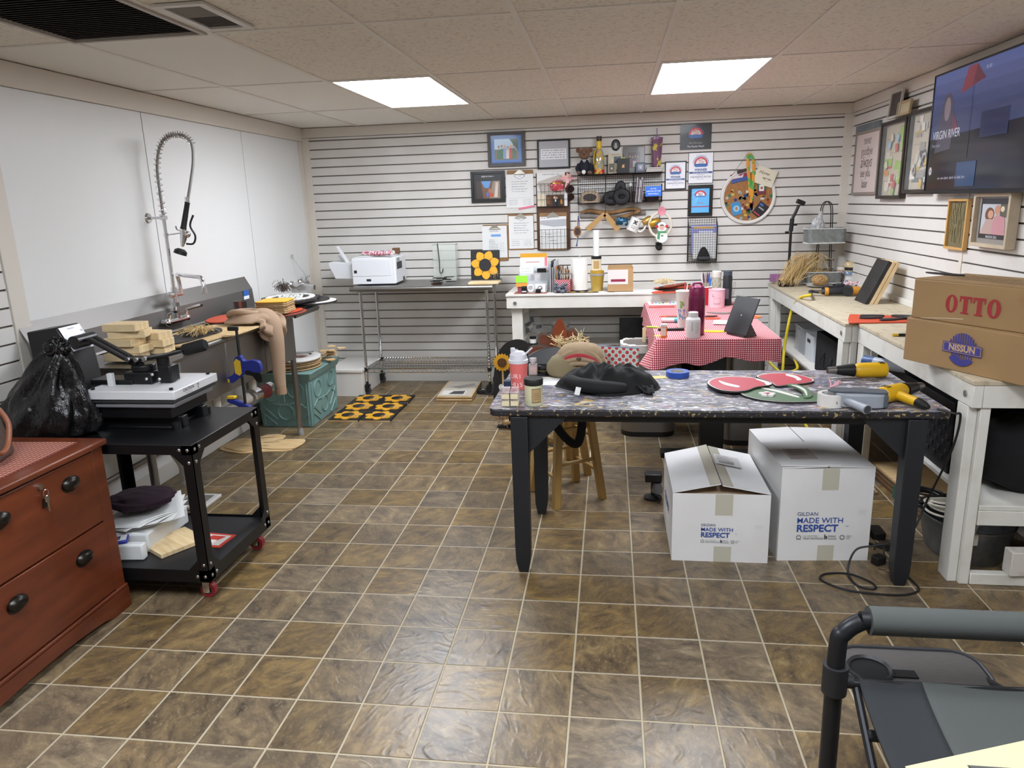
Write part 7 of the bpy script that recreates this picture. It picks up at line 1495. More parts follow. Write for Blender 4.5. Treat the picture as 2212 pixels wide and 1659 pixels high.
def poly_text_serif(P,cx,cy,s_,col):
 def O(x):
  n=28;P.col=lin(col);z=P._z();w_,h_=.36*s_,.5*s_;iw,ih=.13*s_,.40*s_
  vs=[(x+w_*math.cos(2*PI*i/n),cy+h_*math.sin(2*PI*i/n),z)for i in range(n)]+[(x+iw*math.cos(2*PI*i/n),cy+ih*math.sin(2*PI*i/n),z)for i in range(n)]
  P.add(vs,[(i,(i+1)%n,n+(i+1)%n,n+i)for i in range(n)])
 def Tt(x):
  for r_ in((-.36,.34,.36,.48),(-.36,.16,-.27,.34),(.27,.16,.36,.34),(-.12,-.40,.12,.34),(-.24,-.48,.24,-.40)):P.rect(x+r_[0]*s_,cy+r_[1]*s_,x+r_[2]*s_,cy+r_[3]*s_,col)
 O(cx-1.24*s_);Tt(cx-.42*s_);Tt(cx+.38*s_);O(cx+1.2*s_)
a_=rn(1195,975);tl_=zat(a_,*R0(1225,675))-ZN
fl,fr=rn(1197,985,ZN),rn(2207,1215,ZN)
ang=math.atan2(fr.y-fl.y,fr.x-fl.x)
cw_,cd_,chh=.62,.33,.185
lc=thing('lower_carton','lower brown carton with a blue round printed logo on the near bench','carton',(fl.x,fl.y,ZN),ang)
MB().box(0,0,0,cw_,cd_,chh).build('body',KR,lc,bevel=.003)
MB().box(.0,.004,chh+.0005,cw_,cd_*.5,chh+.004).build('top_flap',KR,lc,smooth=0);MB().box(.0,cd_*.5+.003,chh+.0005,cw_,cd_,chh+.004).build('top_flap',KR,lc,smooth=0)
P2=MB(tr(.285,-.0006,chh*.5)@Euler(WB).to_matrix().to_4x4());BL='#3b3a86';s_=.067
def nissun(P,s_):
 for k in range(-5,6):
  x=k*s_*.17;top=math.sqrt(max(0,1-(x/s_)**2))*s_
  if top>s_*.2:P.rect(x-s_*.055,s_*.12,x+s_*.055,top,BL);P.rect(x-s_*.04,-s_*.62,x+s_*.04,-s_*.2,BL)if abs(x)<s_*.8 else None
 P.poly([(s_*math.cos(t_),s_*math.sin(t_))for t_ in[PI+.62+(PI-1.24)*i/14 for i in range(15)]]+[(s_*.5,-s_*.52),(0,-s_*.62),(-s_*.5,-s_*.38)],BL)
 P.rect(-s_*1.32,-s_*.28,s_*1.32,s_*.36,BL);P.rect(-s_*1.27,-s_*.23,s_*1.27,s_*.31,'#a08158');P.rect(-s_*1.22,-s_*.19,s_*1.22,s_*.27,BL);P.txt('NISSUN',0,s_*.045,s_*.52,'#c2a377',.035)
nissun(P2,s_);P2.build('logo',PR,lc,smooth=0)
uz=ZN+chh+.0045
ul=rn(1265,635,uz)
uc=thing('upper_carton','upper brown carton with large red lettering stacked on the blue logo carton','carton',(ul.x,ul.y,uz),ang+.05)
uh=.165
MB().box(0,0,0,.60,.31,uh).build('body',KR,uc,bevel=.004)
MB().box(.002,.002,uh+.0005,.598,.153,uh+.0035).build('top_flap',KR,uc,smooth=0);MB().box(.002,.157,uh+.0005,.598,.308,uh+.0035).build('top_flap',KR,uc,smooth=0)
P2=MB(tr(.275,-.0006,uh*.5-.004)@Euler(WB).to_matrix().to_4x4());poly_text_serif(P2,0,0,.074,'#9b2a2e');P2.build('lettering',PR,uc,smooth=0);P2=MB(tr(.275,-.0006,uh*.5-.004)@Euler(WB).to_matrix().to_4x4());P2.txt('R',.185,.045,.014,'#9b6a4a');P2.arc(.185,.045,.009,.0105,0,2*PI,'#9b6a4a');P2.build('registered_mark',PR,uc,smooth=0)
P2=MB(tr(.3,.15,uh+.0036));
for k in range(4):P2.scrib(-.2,.22,.06-.04*k,.022,'#2b2723',k)
P2.build('marker_writing',PR,uc,smooth=0)
mb=MB();mb.tube([(.05,-.001,.002),(.18,-.0015,.018),(.24,-.001,.022)],.0012,5);mb.build('tape_edge',M('tape_shine','#d6cdbb',.15),uc)
t=thing('black_cutout','thin black cutout lying on top of the upper carton','cutout',uc.location+Vector((.16,.12,uh+.004)),ang);MB().prism(outline([(-.09,0),(-.02,-.025),(.1,-.015),(.08,.025),(-.03,.02)],3),0,.005).build('cutout',BLACKWOOD,t,smooth=0)
q=rn(870,665,ZN+.002);t=thing('orange_board','flat orange board with dark cutouts at the joint of the two benches','sign cutout',(2.62,2.62,ZN+.0005),0);MB().prism([(-.24,-.10),(.26,-.08),(.30,.10),(-.14,.22),(-.2,.05)],0,.006).build('orange_board',ORANGE,t,smooth=0)
CH=M('charcoal_foam','#353132',.8);R=random.Random(6)
for i,(x,y,a)in enumerate(((-.08,.05,.1),(.0,-.02,.3),(-.05,.12,-.1),(.1,.03,.6),(.12,.1,-.3))):
 MB(tr(x,y,.0062+.0001*i)@rot(a)).prism(outline([(-.06,-.015),(.0,-.025),(.07,-.01),(.05,.02),(-.04,.018)],3),0,.009).build('dark_cutout',CH,t,smooth=0)
t2_=thing('dark_cutout','large charcoal curved cutout lying over the orange board edge','cutout',(2.77,2.55,ZN+.0165),-.4);MB().prism(outline([(-.12,.06),(-.02,.05),(.12,.08),(.08,-.02),(.1,-.1),(.03,-.08),(-.03,.0)],4),0,.006).build('cutout',CH,t2_,smooth=0)
t=thing('pen','yellow and black pen lying by the lower carton','pen',rn(1160,785,ZN+.008));MB().cyl((-.03,0,0),(.0,0,0),.007,n=12).build('tip',M('pen_yellow','#c9a637',.4),t);MB().cyl((0,0,0),(.07,0,0),.0075,n=12).build('barrel',BLK,t)
NG=M('nailer_black','#26262a',.5);NO=M('nailer_orange','#c98a2f',.5);HOSE=M('hose_yellow','#c9b42c',.45)
q=rf(640,460,ZF);t=thing('nail_gun','black and orange nail gun lying on the far bench','nail gun',(q.x,q.y,ZF),-.1)
MB().tube([(-.10,0,.03),(-.07,0,.032),(.05,0,.036),(.07,0,.036)],[.018,.026,.028,.02],16).build('handle',NG,t);MB().lathe([(.028,-.004),(.031,0),(.031,.018),(.028,.022)],16,(0,0,0)).build('orange_collar',NO,t).matrix_local=tr(-.075,0,.032)@rot(PI/2,'Y')
mb=MB();mb.tube([(.07,-.04,.035),(.08,0,.04),(.085,.06,.045)],[.034,.04,.03],16);mb.build('head',NG,t);MB().tube([(.10,-.01,.04),(.15,.0,.036),(.19,.01,.03)],[.03,.032,.012],14).build('nose_guard',NO,t);MB().cbox((-.02,.07,.045),(.14,.022,.045)).build('magazine',NG,t,bevel=.006);MB().cbox((.03,.045,.07),(.06,.05,.03)).build('trigger_block',NG,t,bevel=.006);MB().cyl((-.12,0,.03),(-.098,0,.03),.012,n=6).build('fitting',M('brass','#b9a05a',.3,1),t)
e_=t.location+Vector((-.118,.012,.03));hx=2.385
def hp_(U,V,x=hx):return fx(*crop(1560,580,4.607)(U,V),x)
hs=thing('air_hose','yellow air hose running from the nail gun over the bench edge to the floor','hose',(e_.x,e_.y,0));base=Vector((e_.x,e_.y,0))
H1=[e_,e_+Vector((-.06,.0,.004)),hp_(880,262,2.43),hp_(780,292),hp_(700,400),hp_(655,580,2.36),hp_(618,800,2.34),hp_(604,1000,2.32)]
tail=H1[-1];H1+=[Vector((tail.x,tail.y,.2)),Vector((tail.x+.02,tail.y-.05,.02)),Vector((tail.x+.1,tail.y-.2,.014)),Vector((2.3,2.6,.014)),Vector((2.05,2.45,.014)),Vector((1.95,2.6,.014)),Vector((2.15,2.75,.014))]
S1=[p-base for p in spline(H1,8)]
MB().tube(S1[:17],.0115,10).build('black_sleeve',NG,hs);MB().tube(S1[16:],.0105,10).build('hose',HOSE,hs)
L2=[hp_(470,935,2.28),hp_(540,1000,2.28),hp_(600,1040,2.30),hp_(740,1005,2.40),hp_(735,930,2.42),hp_(690,850,2.44),hp_(640,830,2.46)]
MB().tube([p-base for p in spline(L2,8)],.0105,10).build('hose_loop',HOSE,hs)
def rstand(U,Vb,Vt,z=ZF):p=rf(U,Vb,z);return p,zat(p,*R0(U,Vt))-z,mpp(p)/3.858
p,h_,m_=rstand(500,385,305);t=thing('jute_ball','ball of jute twine on a white plate','twine ball',(p.x,p.y,ZF+.016));mb=MB();R=random.Random(7)
for k in range(26):
 ax=Vector((R.uniform(-1,1),R.uniform(-1,1),R.uniform(-.5,.5))).normalized();u_=ax.orthogonal().normalized();v_=ax.cross(u_);r_=.056
 mb.tube([Vector((0,0,.038))+Vector(((u_*math.cos(a)+v_*math.sin(a)).x*r_*1.1,(u_*math.cos(a)+v_*math.sin(a)).y*r_*1.1,(u_*math.cos(a)+v_*math.sin(a)).z*r_*.72))for a in[2*PI*i/20 for i in range(20)]],.0042,5,closed=True)
mb.sph((0,0,.038),(.058,.058,.036));mb.build('twine',M('jute','#a8875a',.9),t,smooth=60)
tag(MB().lathe([(0,0),(.05,0),(.09,.01),(.1,.014),(.09,.014),(.05,.006),(0,.006)],30).build('plate',M('plate_white','#d0cec9',.3),loc=(p.x,p.y,ZF+.0005)),'white plate under the jute ball','plate')
p,h_,m_=rstand(685,345,120);t=thing('yarn_cone','large white cone of yarn in the back corner','yarn cone',p);MB().lathe([(0,0),(.06,0),(.062,.01),(.04,h_-.01),(.03,h_),(0,h_)],28).build('yarn',M('yarn_white','#d9d6d0',.9,bump=(160,.5)),t)
RIB=[('#a8242e','#e4d9d6'),('#c8b489','#a89060'),('#222226','#d8d5d0'),('#7d93b0','#d8dbe0'),('#3a57a0','#dfe2ea')]
for i,(U,Vb,col)in enumerate(((700,260,0),(690,310,0),(770,255,1),(765,285,2),(760,330,3),(735,380,4))):
 p=rf(U,365,ZF);zz_=(0.001,.0,.0,.0,.0,.0)[i]
lx=rf(690,365);rx=rf(765,372)
st_=[(lx,[('#c3323c',.038),('#b7b2ae',.03),('#b02a34',.045),('#d9d3ce',.03)]),(rx,[('#3a57a0',.04),('#c9ccd2',.035),('#6f86a6',.038),('#1e1e22',.03),('#c8b489',.04)])]
for n_,(b_,lst)in enumerate(st_):
 z=ZF+.0005
 for k,(col,hgt)in enumerate(lst):
  t=thing('ribbon_spool','%s ribbon spool, number %s from the bottom in the %s pile'%(('red','pale grey','dark red','white')[k]if n_==0 else('blue','silver','slate blue','black','tan')[k],('one','two','three','four','five')[k],('left','right')[n_]),'ribbon spool',(b_.x+.004*(k%2),b_.y+.05,z),group='ribbon spools piled on the far bench');r_=.042 if n_==0 else.05
  MB().lathe([(.012,.003),(r_*.93,.003),(r_*.93,hgt-.003),(.012,hgt-.003)],24).build('ribbon',M('ribbon_%d_%d'%(n_,k),col,.6,var=('#e3ddd8',60,1,(.56,.6))if k%2==0 else None),t);MB().lathe([(.012,0),(r_,0),(r_,.0025),(.012,.0025)],24).build('flange',M('flange','#c9b48c',.7),t);MB().lathe([(.012,hgt-.0025),(r_,hgt-.0025),(r_,hgt),(.012,hgt)],24).build('flange',M('flange','#c9b48c',.7),t);z+=hgt+.0004
for i,(U,Vt)in enumerate(((822,220),(866,230))):
 p,h_,m_=rstand(U,385,Vt);t=thing('dowel_stand',('left','right')[i]+' wooden dowel standing in front of the ribbon spools','dowel',p);MB().cyl((0,0,.014),(0,0,h_),.0085,n=12).build('dowel',PINE,t);MB().lathe([(.03,0),(.03,.014),(0,.014)],16).build('base',PINE,t)
p=rf(780,395);t=thing('ribbon_pile','loose pink and white ribbon heap beside the dowels','ribbon',(p.x,p.y,ZF));mb=MB();R=random.Random(3)
for k in range(24):a=R.uniform(0,6.3);c_=Vector((R.uniform(-.05,.05),R.uniform(-.03,.03),.012+R.uniform(0,.035)));mb.tube([c_+Vector((.018*math.cos(a+b_),.012*math.sin(a+b_),.012*math.sin(b_*1.3+a)))for b_ in[2*PI*i/12 for i in range(10)]],.005,5,flat=.25)
mb.build('loops',M('ribbon_pink','#cfa3ac',.6,var=('#e2dcdc',70,1,(.5,.55))),t);p=rf(905,450);t=thing('wood_offcuts','small pine offcut lying in front of the dark boards','offcut',(p.x,p.y,ZF),.5);MB().box(-.03,-.02,0,.03,.02,.028).build('block',PINE,t,bevel=.002)
for i in range(3):
 p=rf(960+i*22,475);t=thing('leaning_board',('dark painted board leaning on the right wall','first raw edged board behind the dark one','second raw edged board nearest the wall')[i],'board',(2.72+.028*i,3.42,ZF+.001),0);t.rotation_euler=(0,.42,0);MB().box(0,-.10,0,.022,.12,.31-.004*i).build('board',BLACKWOOD if i==0 else PINE,t,bevel=.001)
t=thing('raffia_hank','big pale raffia hank spilling over the corner of the far bench','raffia',rf(330,350));R=random.Random(17);base=rf(330,350);mb=MB();hi=rf(560,180,ZF);
for k in range(170):
 s0=Vector((2.63+R.uniform(-.12,.12),4.50+R.uniform(-.08,.06),ZF+.2));s0.z=ZF+.04+R.uniform(.05,.23)
 e0=Vector((2.45+R.uniform(-.06,.10),4.42+R.uniform(-.08,.08),ZF+.006+R.uniform(0,.05)))
 m0=s0.lerp(e0,R.uniform(.35,.6))+Vector((R.uniform(-.05,.05),R.uniform(-.05,.03),R.uniform(.0,.1)));b0=s0+Vector((R.uniform(-.02,.1),R.uniform(-.03,.03),-R.uniform(.03,.1)))
 mb.tube([p-base for p in spline([b0,s0,m0,e0],3)],.0015,4,caps=False)
stuff_=mb.build('strands',M('raffia','#c9ad78',.8),t);stuff_['kind']='stuff'
C3=crop(1660,180,4.007)
p=Vector((2.47,4.52,ZF));q=fy(*C3(190,1350),4.52);t=thing('phone_tripod','black upright phone tripod arm in the back corner','tripod',(q.x,4.52,ZF));ztop_=fy(*C3(265,1030),4.52).z-ZF;zj=fy(*C3(200,1170),4.52).z-ZF;zk=fy(*C3(190,1280),4.52).z-ZF
MB().cyl((0,0,.03),(0,0,zk),.011,n=14).build('pole',BLK,t);MB().lathe([(.05,0),(.05,.02),(.02,.04),(0,.04)],20).build('base',BLK,t);mb=MB();mb.tube([(0,0,zk),(.005,0,zj)],.017,12);mb.cyl((.0,0,(zk+zj)/2),(.045,0,(zk+zj)/2),.008,n=10);mb.build('clamp_joint',BLK,t);MB().tube([(.005,0,zj),(.03,0,zj+.05),(.05,0,ztop_-.02)],.012,12).build('arm',BLK,t);MB().cbox((.06,-.01,ztop_),(.07,.03,.035),rot(.4,'Y')).build('phone_clamp',BLK,t,bevel=.006);MB().cbox((-.03,0,zk-.01),(.03,.02,.02)).build('lock_knob',BLK,t,bevel=.004)
tag(MB().cbox((0,0,.03),(.11,.05,.06)).build('pink_packet',M('packet_lilac','#a06a98',.4,alpha=.8),loc=(2.43,4.62,ZF+.02)),'lilac plastic packet behind the tripod','packet')
tag(MB().prism(rrpoly(.12,.07,.02),0,.05).build('black_case',BLK,loc=(2.46,4.42,ZF+.0005),bevel=.006),'small black case at the foot of the tripod','case')
GAL=M('galvanised','#8f9493',.45,.6,var=('#7b8080',30,4));LACE=M('white_trim','#d0d0cc',.6)
q1=fy(*C3(478,1385),4.50);q0=fy(*C3(478,1250),4.50);tw=(fy(*C3(645,1330),4.5)-fy(*C3(310,1330),4.5)).x
t=thing('tiered_stand','two tier galvanised tray stand with white scalloped trim and dark handle','tray stand',(q1.x,4.50,ZF));zu=q1.z-ZF;hu=q0.z-q1.z
for z,h_,w_ in((zu,hu,tw),(.012,.10,tw*.95)):
 poly=rrpoly(w_,w_*.62,w_*.12,4);mb=MB();n=len(poly);k=.97
 mb.add([(x*1.0,y*1.0,z+h_)for x,y in poly]+[(x*.96,y*.96,z)for x,y in poly]+[(x*.93,y*.93,z+.004)for x,y in poly]+[(x*k,y*k,z+h_)for x,y in poly],[(i,n+i,n+(i+1)%n,(i+1)%n)for i in range(n)]+[(2*n+i,3*n+i,3*n+(i+1)%n,2*n+(i+1)%n)for i in range(n)]+[(i,(i+1)%n,3*n+(i+1)%n,3*n+i)for i in range(n)]+[tuple(range(2*n-1,n-1,-1)),tuple(range(2*n,3*n))]);mb.build('tray',GAL,t,smooth=40)
 mb=MB();P_=[]
 for i in range(n):
  x0_,y0_=poly[i];x1_,y1_=poly[(i+1)%n];L_=math.hypot(x1_-x0_,y1_-y0_);c_=max(1,int(L_/.011))
  for j in range(c_):s_=(j+.5)/c_;P_.append((x0_+(x1_-x0_)*s_,y0_+(y1_-y0_)*s_))
 for x,y in P_:
  mb.sph((x*1.005,y*1.005,z+h_-.004),(.006,.006,.005),6,4);mb.sph((x*.97,y*.97,z+.006),(.006,.006,.006),6,4)
 mb.build('scalloped_trim',LACE,t)
hz=fy(*C3(490,1030),4.5).z-ZF
for y in(-.02,.03):
 MB().tube(spline([(-.055,y,.0),(-.04,y,zu+.02),(-.035,y,hz-.08),(-.015,y,hz-.005),(.02,y,hz),(.045,y,hz-.06),(.055,y,zu+.02),(.07,y,0)],6),.004,8).build('handle_wire',M('dark_bronze','#3a332e',.5,.6),t)
t=thing('plastic_bag','crumpled clear plastic bag standing in the upper tray','bag',(q1.x-.06,4.49,ZF+zu+.0055));mb=MB();blob(mb,(0,0,.10),(.055,.04,.095),.4,2.5,9,40,28,.001,True);mb.tube(spline([(.0,0,.15),(.015,0,.2),(.02,0,.25)],4),[.035,.03,.026,.022,.02,.018,.018,.02,.022],14);mb.build('film',M('bag_clear','#d3d3d4',.15,alpha=.5),t,smooth=60)
t=thing('card_stack','dark and cream cards standing in the upper tray','card',(q1.x+.08,4.49,ZF+zu+.006));
for k in range(5):MB(tr(-.03+.016*k,.01*k-.02,.0)@rot(.25-.1*k,'Y')).box(-.03,0,0,.03,.003,.06+.008*(k%3)).build('card',M('tray_card_%d'%(k%3),('#2f3a36','#b8a888','#4a2f2a')[k%3],.5),t,smooth=0)
t=thing('twine_rolls','grey fluffy filling in the lower tray','filling',(q1.x,4.5,ZF+.02));mb=MB();blob(mb,(0,0,.05),(tw*.4,tw*.24,.05),.2,3,2,30,20,.002);mb.build('filling',M('raffia_brown2','#8a744f',.9),t,smooth=180)
shz=.4105
def fs(u,v):return fz(u,v,shz)
t=thing('clear_tote','clear plastic tote with white papers on the lower shelf of the far bench','tote',(2.60,4.0,shz));poly=rrpoly(.22,.34,.03,4);MB().prism(poly,0,.19).build('tote',M('tote_clear','#c2c6ca',.2,alpha=.5),t,smooth=40);MB().box(-.09,-.14,.004,.09,.14,.15).build('contents',M('tote_contents','#9aa0a8',.7,var=('#b85a6a',14,2,(.55,.62))),t,smooth=0);MB().prism(rrpoly(.235,.355,.03,4),.19,.2).build('lid',M('tote_lid','#b9bdc0',.25,alpha=.7),t)
t=thing('white_file_tote','white translucent file tote beside the clear one','tote',(2.60,3.70,shz));MB().prism(rrpoly(.24,.22,.025,4),0,.19).build('tote',M('tote_white','#ccd0d6',.35),t,smooth=40);MB().box(-.122,-.04,.13,-.1205,.04,.155).build('handle_slot',BLK,t,smooth=0)
t=thing('black_fabric_bin','black fabric storage bin on the lower shelf of the far bench','storage bin',(2.60,3.10,shz));FAB=M('black_fabric','#141316',.95,bump=(400,.2));
mb=MB();mb.box(-.15,-.3,0,.16,.3,.01);mb.box(-.15,-.3,.01,-.14,.3,.27);mb.box(.15,-.3,.01,.16,.3,.27);mb.box(-.14,-.3,.01,.15,-.29,.25);mb.box(-.14,.29,.01,.15,.3,.27);mb.build('shell',FAB,t,bevel=.003)
MB().tube(spline([(-.152,-.08,.16),(-.18,-.08,.1),(-.185,0,.06),(-.18,.08,.1),(-.152,.08,.16)],5),.012,8,flat=.3).build('handle',FAB,t);MB().box(-.13,-.27,.012,.14,.28,.12).build('contents',M('bin_contents','#20242e',.8),t,smooth=0)
t=thing('black_crate','black plastic crate under the near bench','crate',(2.72,1.95,.353));mb=MB()
for(a,b,c_,d)in((-.18,-.42,-.17,.42),(.17,-.42,.18,.42),(-.17,-.42,.17,-.41),(-.17,.41,.17,.42)):mb.box(a,b,0,c_,d,.33)
mb.box(-.17,-.41,0,.17,.41,.01);mb.build('shell',M('crate_black','#0e0e10',.6),t,bevel=.004)
mb=MB();R=random.Random(1)
for i in range(22):
 for j in range(7):
  if(i+j)%2:mb.box(-.1845,-.40+i*.037,.05+j*.035,-.1802,-.40+i*.037+.02,.05+j*.035+.02)
stuff(mb.build('embossed_pattern',M('crate_emboss','#24242a',.5),t,smooth=0))
MB().box(-.165,-.4,.011,.165,.4,.3).build('dark_contents',M('bin_dark','#0b0b0c',.9),t,smooth=0)
t=thing('black_cloth','dark folded cloth heap filling the shelf end of the near bench','cloth',(2.75,1.38,.353));mb=MB();blob(mb,(0,0,.16),(.19,.13,.17),.12,3,3,40,26,.002);mb.build('cloth',M('cloth_black','#101012',.95),t,smooth=180)
for i in range(6):
 o=tag(MB().box(-.16,-.36,0,.16,.36,.012).build('ply_offcut',PLY if i%2 else DK,loc=(2.72+.006*(i%2),2.09,.003+i*.0125),rotz=.06,smooth=0),('bottom','second','third','fourth','fifth','top')[i]+' plywood offcut stacked on the floor under the near bench','plywood','plywood offcuts under the near bench')
t=thing('teal_card','teal card tucked against the plywood offcut stack','card',(2.545,2.05,.004),.06);MB().box(-.002,-.05,0,.0,.05,.07).build('card',M('teal_card','#2f5a50',.6),t,smooth=0)
t=thing('paint_roller_tube','white and blue cylinder lying on the shelf under the near bench','tube',fz(1900,785,.716));MB().cyl((-.02,.02,.0),(.10,-.10,.0),.03,n=18).build('tube',M('tube_grey','#9aa0a8',.4),t);MB().cyl((-.06,.06,.0),(-.02,.02,.0),.031,n=18).build('blue_end',M('tube_blue','#34507e',.4),t);MB().cyl((.1,-.1,0),(.101,-.101,0),.022,n=16).build('open_end',BLK,t)
p=fz(2095,1215,0);GB=M('galvanised_tub','#8a8c8d',.4,.75,var=('#767879',18,4));tb_=thing('galvanised_tub','oval galvanised tub under the near bench full of cords','tub',(2.64,1.52,.0005));MB().lathe([(0,0),(.15,0),(.152,.004),(.18,.16),(.186,.165),(.186,.172),(.178,.172),(.174,.16),(.146,.008),(0,.008)],40,sy=1.25).build('tub',GB,tb_);MB().lathe([(.151,.03),(.155,.034),(.153,.038)],40,sy=1.25).build('rib',GB,tb_)
for k,(col,lb,seed)in enumerate((('#c9c2b2','cream coiled extension cord in the galvanised tub',2),('#1c1b1c','black coiled cable over the edge of the galvanised tub',5),('#bdb6a8','second cream cord coil at the right of the tub',9))):
 R=random.Random(seed);c_=Vector(((2.56,1.52),(2.50,1.64),(2.74,1.43))[k]+(.185,));mb=MB()
 pts=[]
 for i in range(100):a=i/100*2*PI*5.5;r_=.075+.015*math.sin(a*.37+k);pts.append(Vector((r_*math.cos(a)*1.1,r_*math.sin(a)*.85,.012*i/25+.012*math.sin(a*.9+k)-.004)))
 if k==2:pts+=[pts[-1]+Vector((0,-.05,.01)),pts[-1]+Vector((-.05,-.13,-.03)),pts[-1]+Vector((-.08,-.16,-.07))]
 mb.tube(spline(pts,2),.0055,7);t=thing('cord_coil',lb,'cord',c_);mb.build('cord',M('cord_%d'%k,col,.5),t)
 if k==2:MB(tr(pts[-1])).cbox((0,-.008,-.02),(.03,.02,.05)).build('plug',M('cord_%d'%k,col,.5),t,bevel=.004)
t=thing('yellow_plug','yellow cord end peeking out of the galvanised tub','plug',(2.72,1.60,.19));MB().cyl((-.04,0,.02),(.05,-.02,.015),.022,n=16).build('body',M('plug_yellow','#c9a020',.45),t);MB().cyl((.05,-.02,.015),(.07,-.025,.013),.016,n=12).build('neck',BLK,t)
t=thing('white_block','worn white painted wood block on the bottom rail','wood block',(2.72,1.195,.0505),.05);MB().box(-.06,-.03,0.0,.16,.03,.105).build('block',M('worn_white','#c9c4bb',.6,var=('#a08f80',9,5,(.5,.7))),t,bevel=.003)
# ================================================================ right wall
RX_=XR-.014
RUSTIC=M('rustic_frame','#4a4038',.6,var=('#3a322c',14,4))
def art_sign(P,w_,h_):
 P.rect(-w_/2,-h_/2,w_/2,h_/2,'#cbbdb8')
 for k,(tx,sz_,sl)in enumerate((('never',.09,0),('goodbye',.09,0),('always',.12,.25),('see you',.09,0),('later',.09,0))):P.txt(tx,0,h_*(.38-.185*k),sz_,'#5d5653',0,slant=sl,sx=.8)
framed('pale framed sign with brown lettering nearest the back corner',C3,(735,410,945,965),.02,M('sign_frame','#8a7d74',.6),art_sign,'framed_sign','sign',wall='r',depth=.02,gloss=False)
def art_shadow(seed,cols,n):
 def f(P,w_,h_):
  P.rect(-w_/2,-h_/2,w_/2,h_/2,'#b7aa94');R=random.Random(seed)
  for k in range(5):P.rect(-w_/2,-h_*.5+h_*.2*k,w_/2,-h_*.5+h_*.2*k+.003,'#8f836f')
  for k in range(n):
   x,y=R.uniform(-.36,.36)*w_,R.uniform(-.42,.42)*h_;a,b=R.uniform(.08,.2)*w_,R.uniform(.03,.08)*h_
   P.poly([(x-a,y-b),(x+a*R.uniform(.6,1),y-b),(x+a,y+b*R.uniform(.6,1.2)),(x-a*.8,y+b)],R.choice(cols))if k%3 else P.ell(x,y,a*.8,b,R.choice(cols),12)
 return f
SBX=M('shadow_box_wood','#2d2621',.55,var=('#3a322b',16,4))
def shadow_box(label,box,seed,cols,n,x=None,depth=.042):
 c,w_,h_=rrect(C3,*box,(x or RX_)-depth);t=thing('shadow_box',label,'shadow box',(RX_,c.y,c.z),euler=WR);frame_mb(w_,h_,.022,.001,depth).build('frame',SBX,t,bevel=.002)
 P2=MB(tr(0,0,.006));MB().box(-w_/2+.015,-h_/2+.015,.001,w_/2-.015,h_/2-.015,.006).build('backing',M('mat_board2','#a99c88',.7),t,smooth=0);art_shadow(seed,cols,n)(P2,w_-.044,h_-.044);P2.build('mementos_print',PR,t,smooth=0)
 R=random.Random(seed+1)
 for k in range(10):x_,y_=R.uniform(-.32,.32)*w_,R.uniform(-.42,.35)*h_;MB(tr(x_,y_,.014)@rot(R.uniform(-.5,.5))).box(-.02,-.025,0,.02,.025,.006).build('memento',M('memento_%d_%d'%(seed,k%4),cols[k%len(cols)],.4),t,bevel=.002)
 MB().box(-w_/2+.022,-h_/2+.022,depth*.8,w_/2-.022,h_/2-.022,depth*.83).build('glass',M('pane_glass','#dfe6e6',.03,alpha=.08),t,smooth=0);return t
shadow_box('dark wooden shadow box of red and green keepsakes beside the pale sign',(950,325,1160,1000),4,['#b5473c','#8fae4a','#c9c2b0','#8fb4cf','#c98a3a','#d8d4cc'],16)
shadow_box('dark wooden shadow box of grey keepsakes partly behind the television',(1180,230,1400,950),8,['#b9b4aa','#8c8780','#d8d4cc','#c4a04a','#6d6a68','#3b3b3f'],18)
sbz=fx(*C3(1050,330),RX_-.05).z
def top_frame(label,box,mat,col):
 c,w_,h_=rrect(C3,*box,RX_-.06);t=thing('tabletop_photo',label,'picture frame',(RX_-.045,c.y,sbz+.014));t.rotation_euler=(Matrix.Rotation(-PI/2,3,'Z')@Matrix.Rotation(PI/2-.1,3,'X')).to_euler();m=frame_mb(max(w_,.1),h_,.014,0,.014);m.v=[v+Vector((0,h_/2,0))for v in m.v];m.build('frame',mat,t,smooth=0);MB().box(-max(w_,.1)/2+.01,.01,.001,max(w_,.1)/2-.01,h_-.01,.006).build('picture',M('pic_'+col,col,.4),t,smooth=0)
top_frame('white small frame standing on top of the first shadow box',(1030,55,1130,290),M('frame_whitewash','#b9b4ac',.6),'#3f3a3a');top_frame('small tan frame standing beside the white one above the shadow boxes',(1105,145,1215,270),M('frame_tan','#a08f6d',.6),'#b5a888')
c,w_,h_=rrect(C3,757,360,955,430,RX_-.02);t=thing('blue_plank','grey blue painted plank above the pale sign','plank',(RX_,c.y,c.z+.015),euler=WR);MB().box(-w_/2,-.025,.001,w_/2,.025,.02).build('plank',M('blue_grey_paint','#56636a',.6,var=('#6a7276',12,4)),t,bevel=.002)
tvx=XR-.09
def tp(U,V):return fx(*C3(U,V),tvx)
tl=fx(2010,168,tvx);bl=fx(1995,415,tvx);z1,z0=tl.z,bl.z;y1_=bl.y;hh=z1-z0;ww=hh*1.72
tv=thing('television','large black flat television on the right wall showing a streaming screen','television',(tvx,y1_-ww/2,(z0+z1)/2),euler=WR)
frame_mb(ww,hh,.010,-.03,.002).build('bezel',M('tv_bezel','#0f0f11',.3),tv,bevel=.002);MB().box(-ww/2+.005,-hh/2+.005,-.045,ww/2-.005,hh/2-.005,-.004).build('back',BLK,tv,bevel=.004);MB().box(-.2,-.15,-.074,.2,.15,-.046).build('wall_mount',BLKM,tv,smooth=0);MB().box(-ww/2,-hh/2-.012,-.02,ww/2,-hh/2,.0).build('lower_lip',M('tv_bezel','#0f0f11',.3),tv,smooth=0)
P=MB(tr(0,0,-.0036));W2,H2=ww/2-.01,hh/2-.01
n_=12
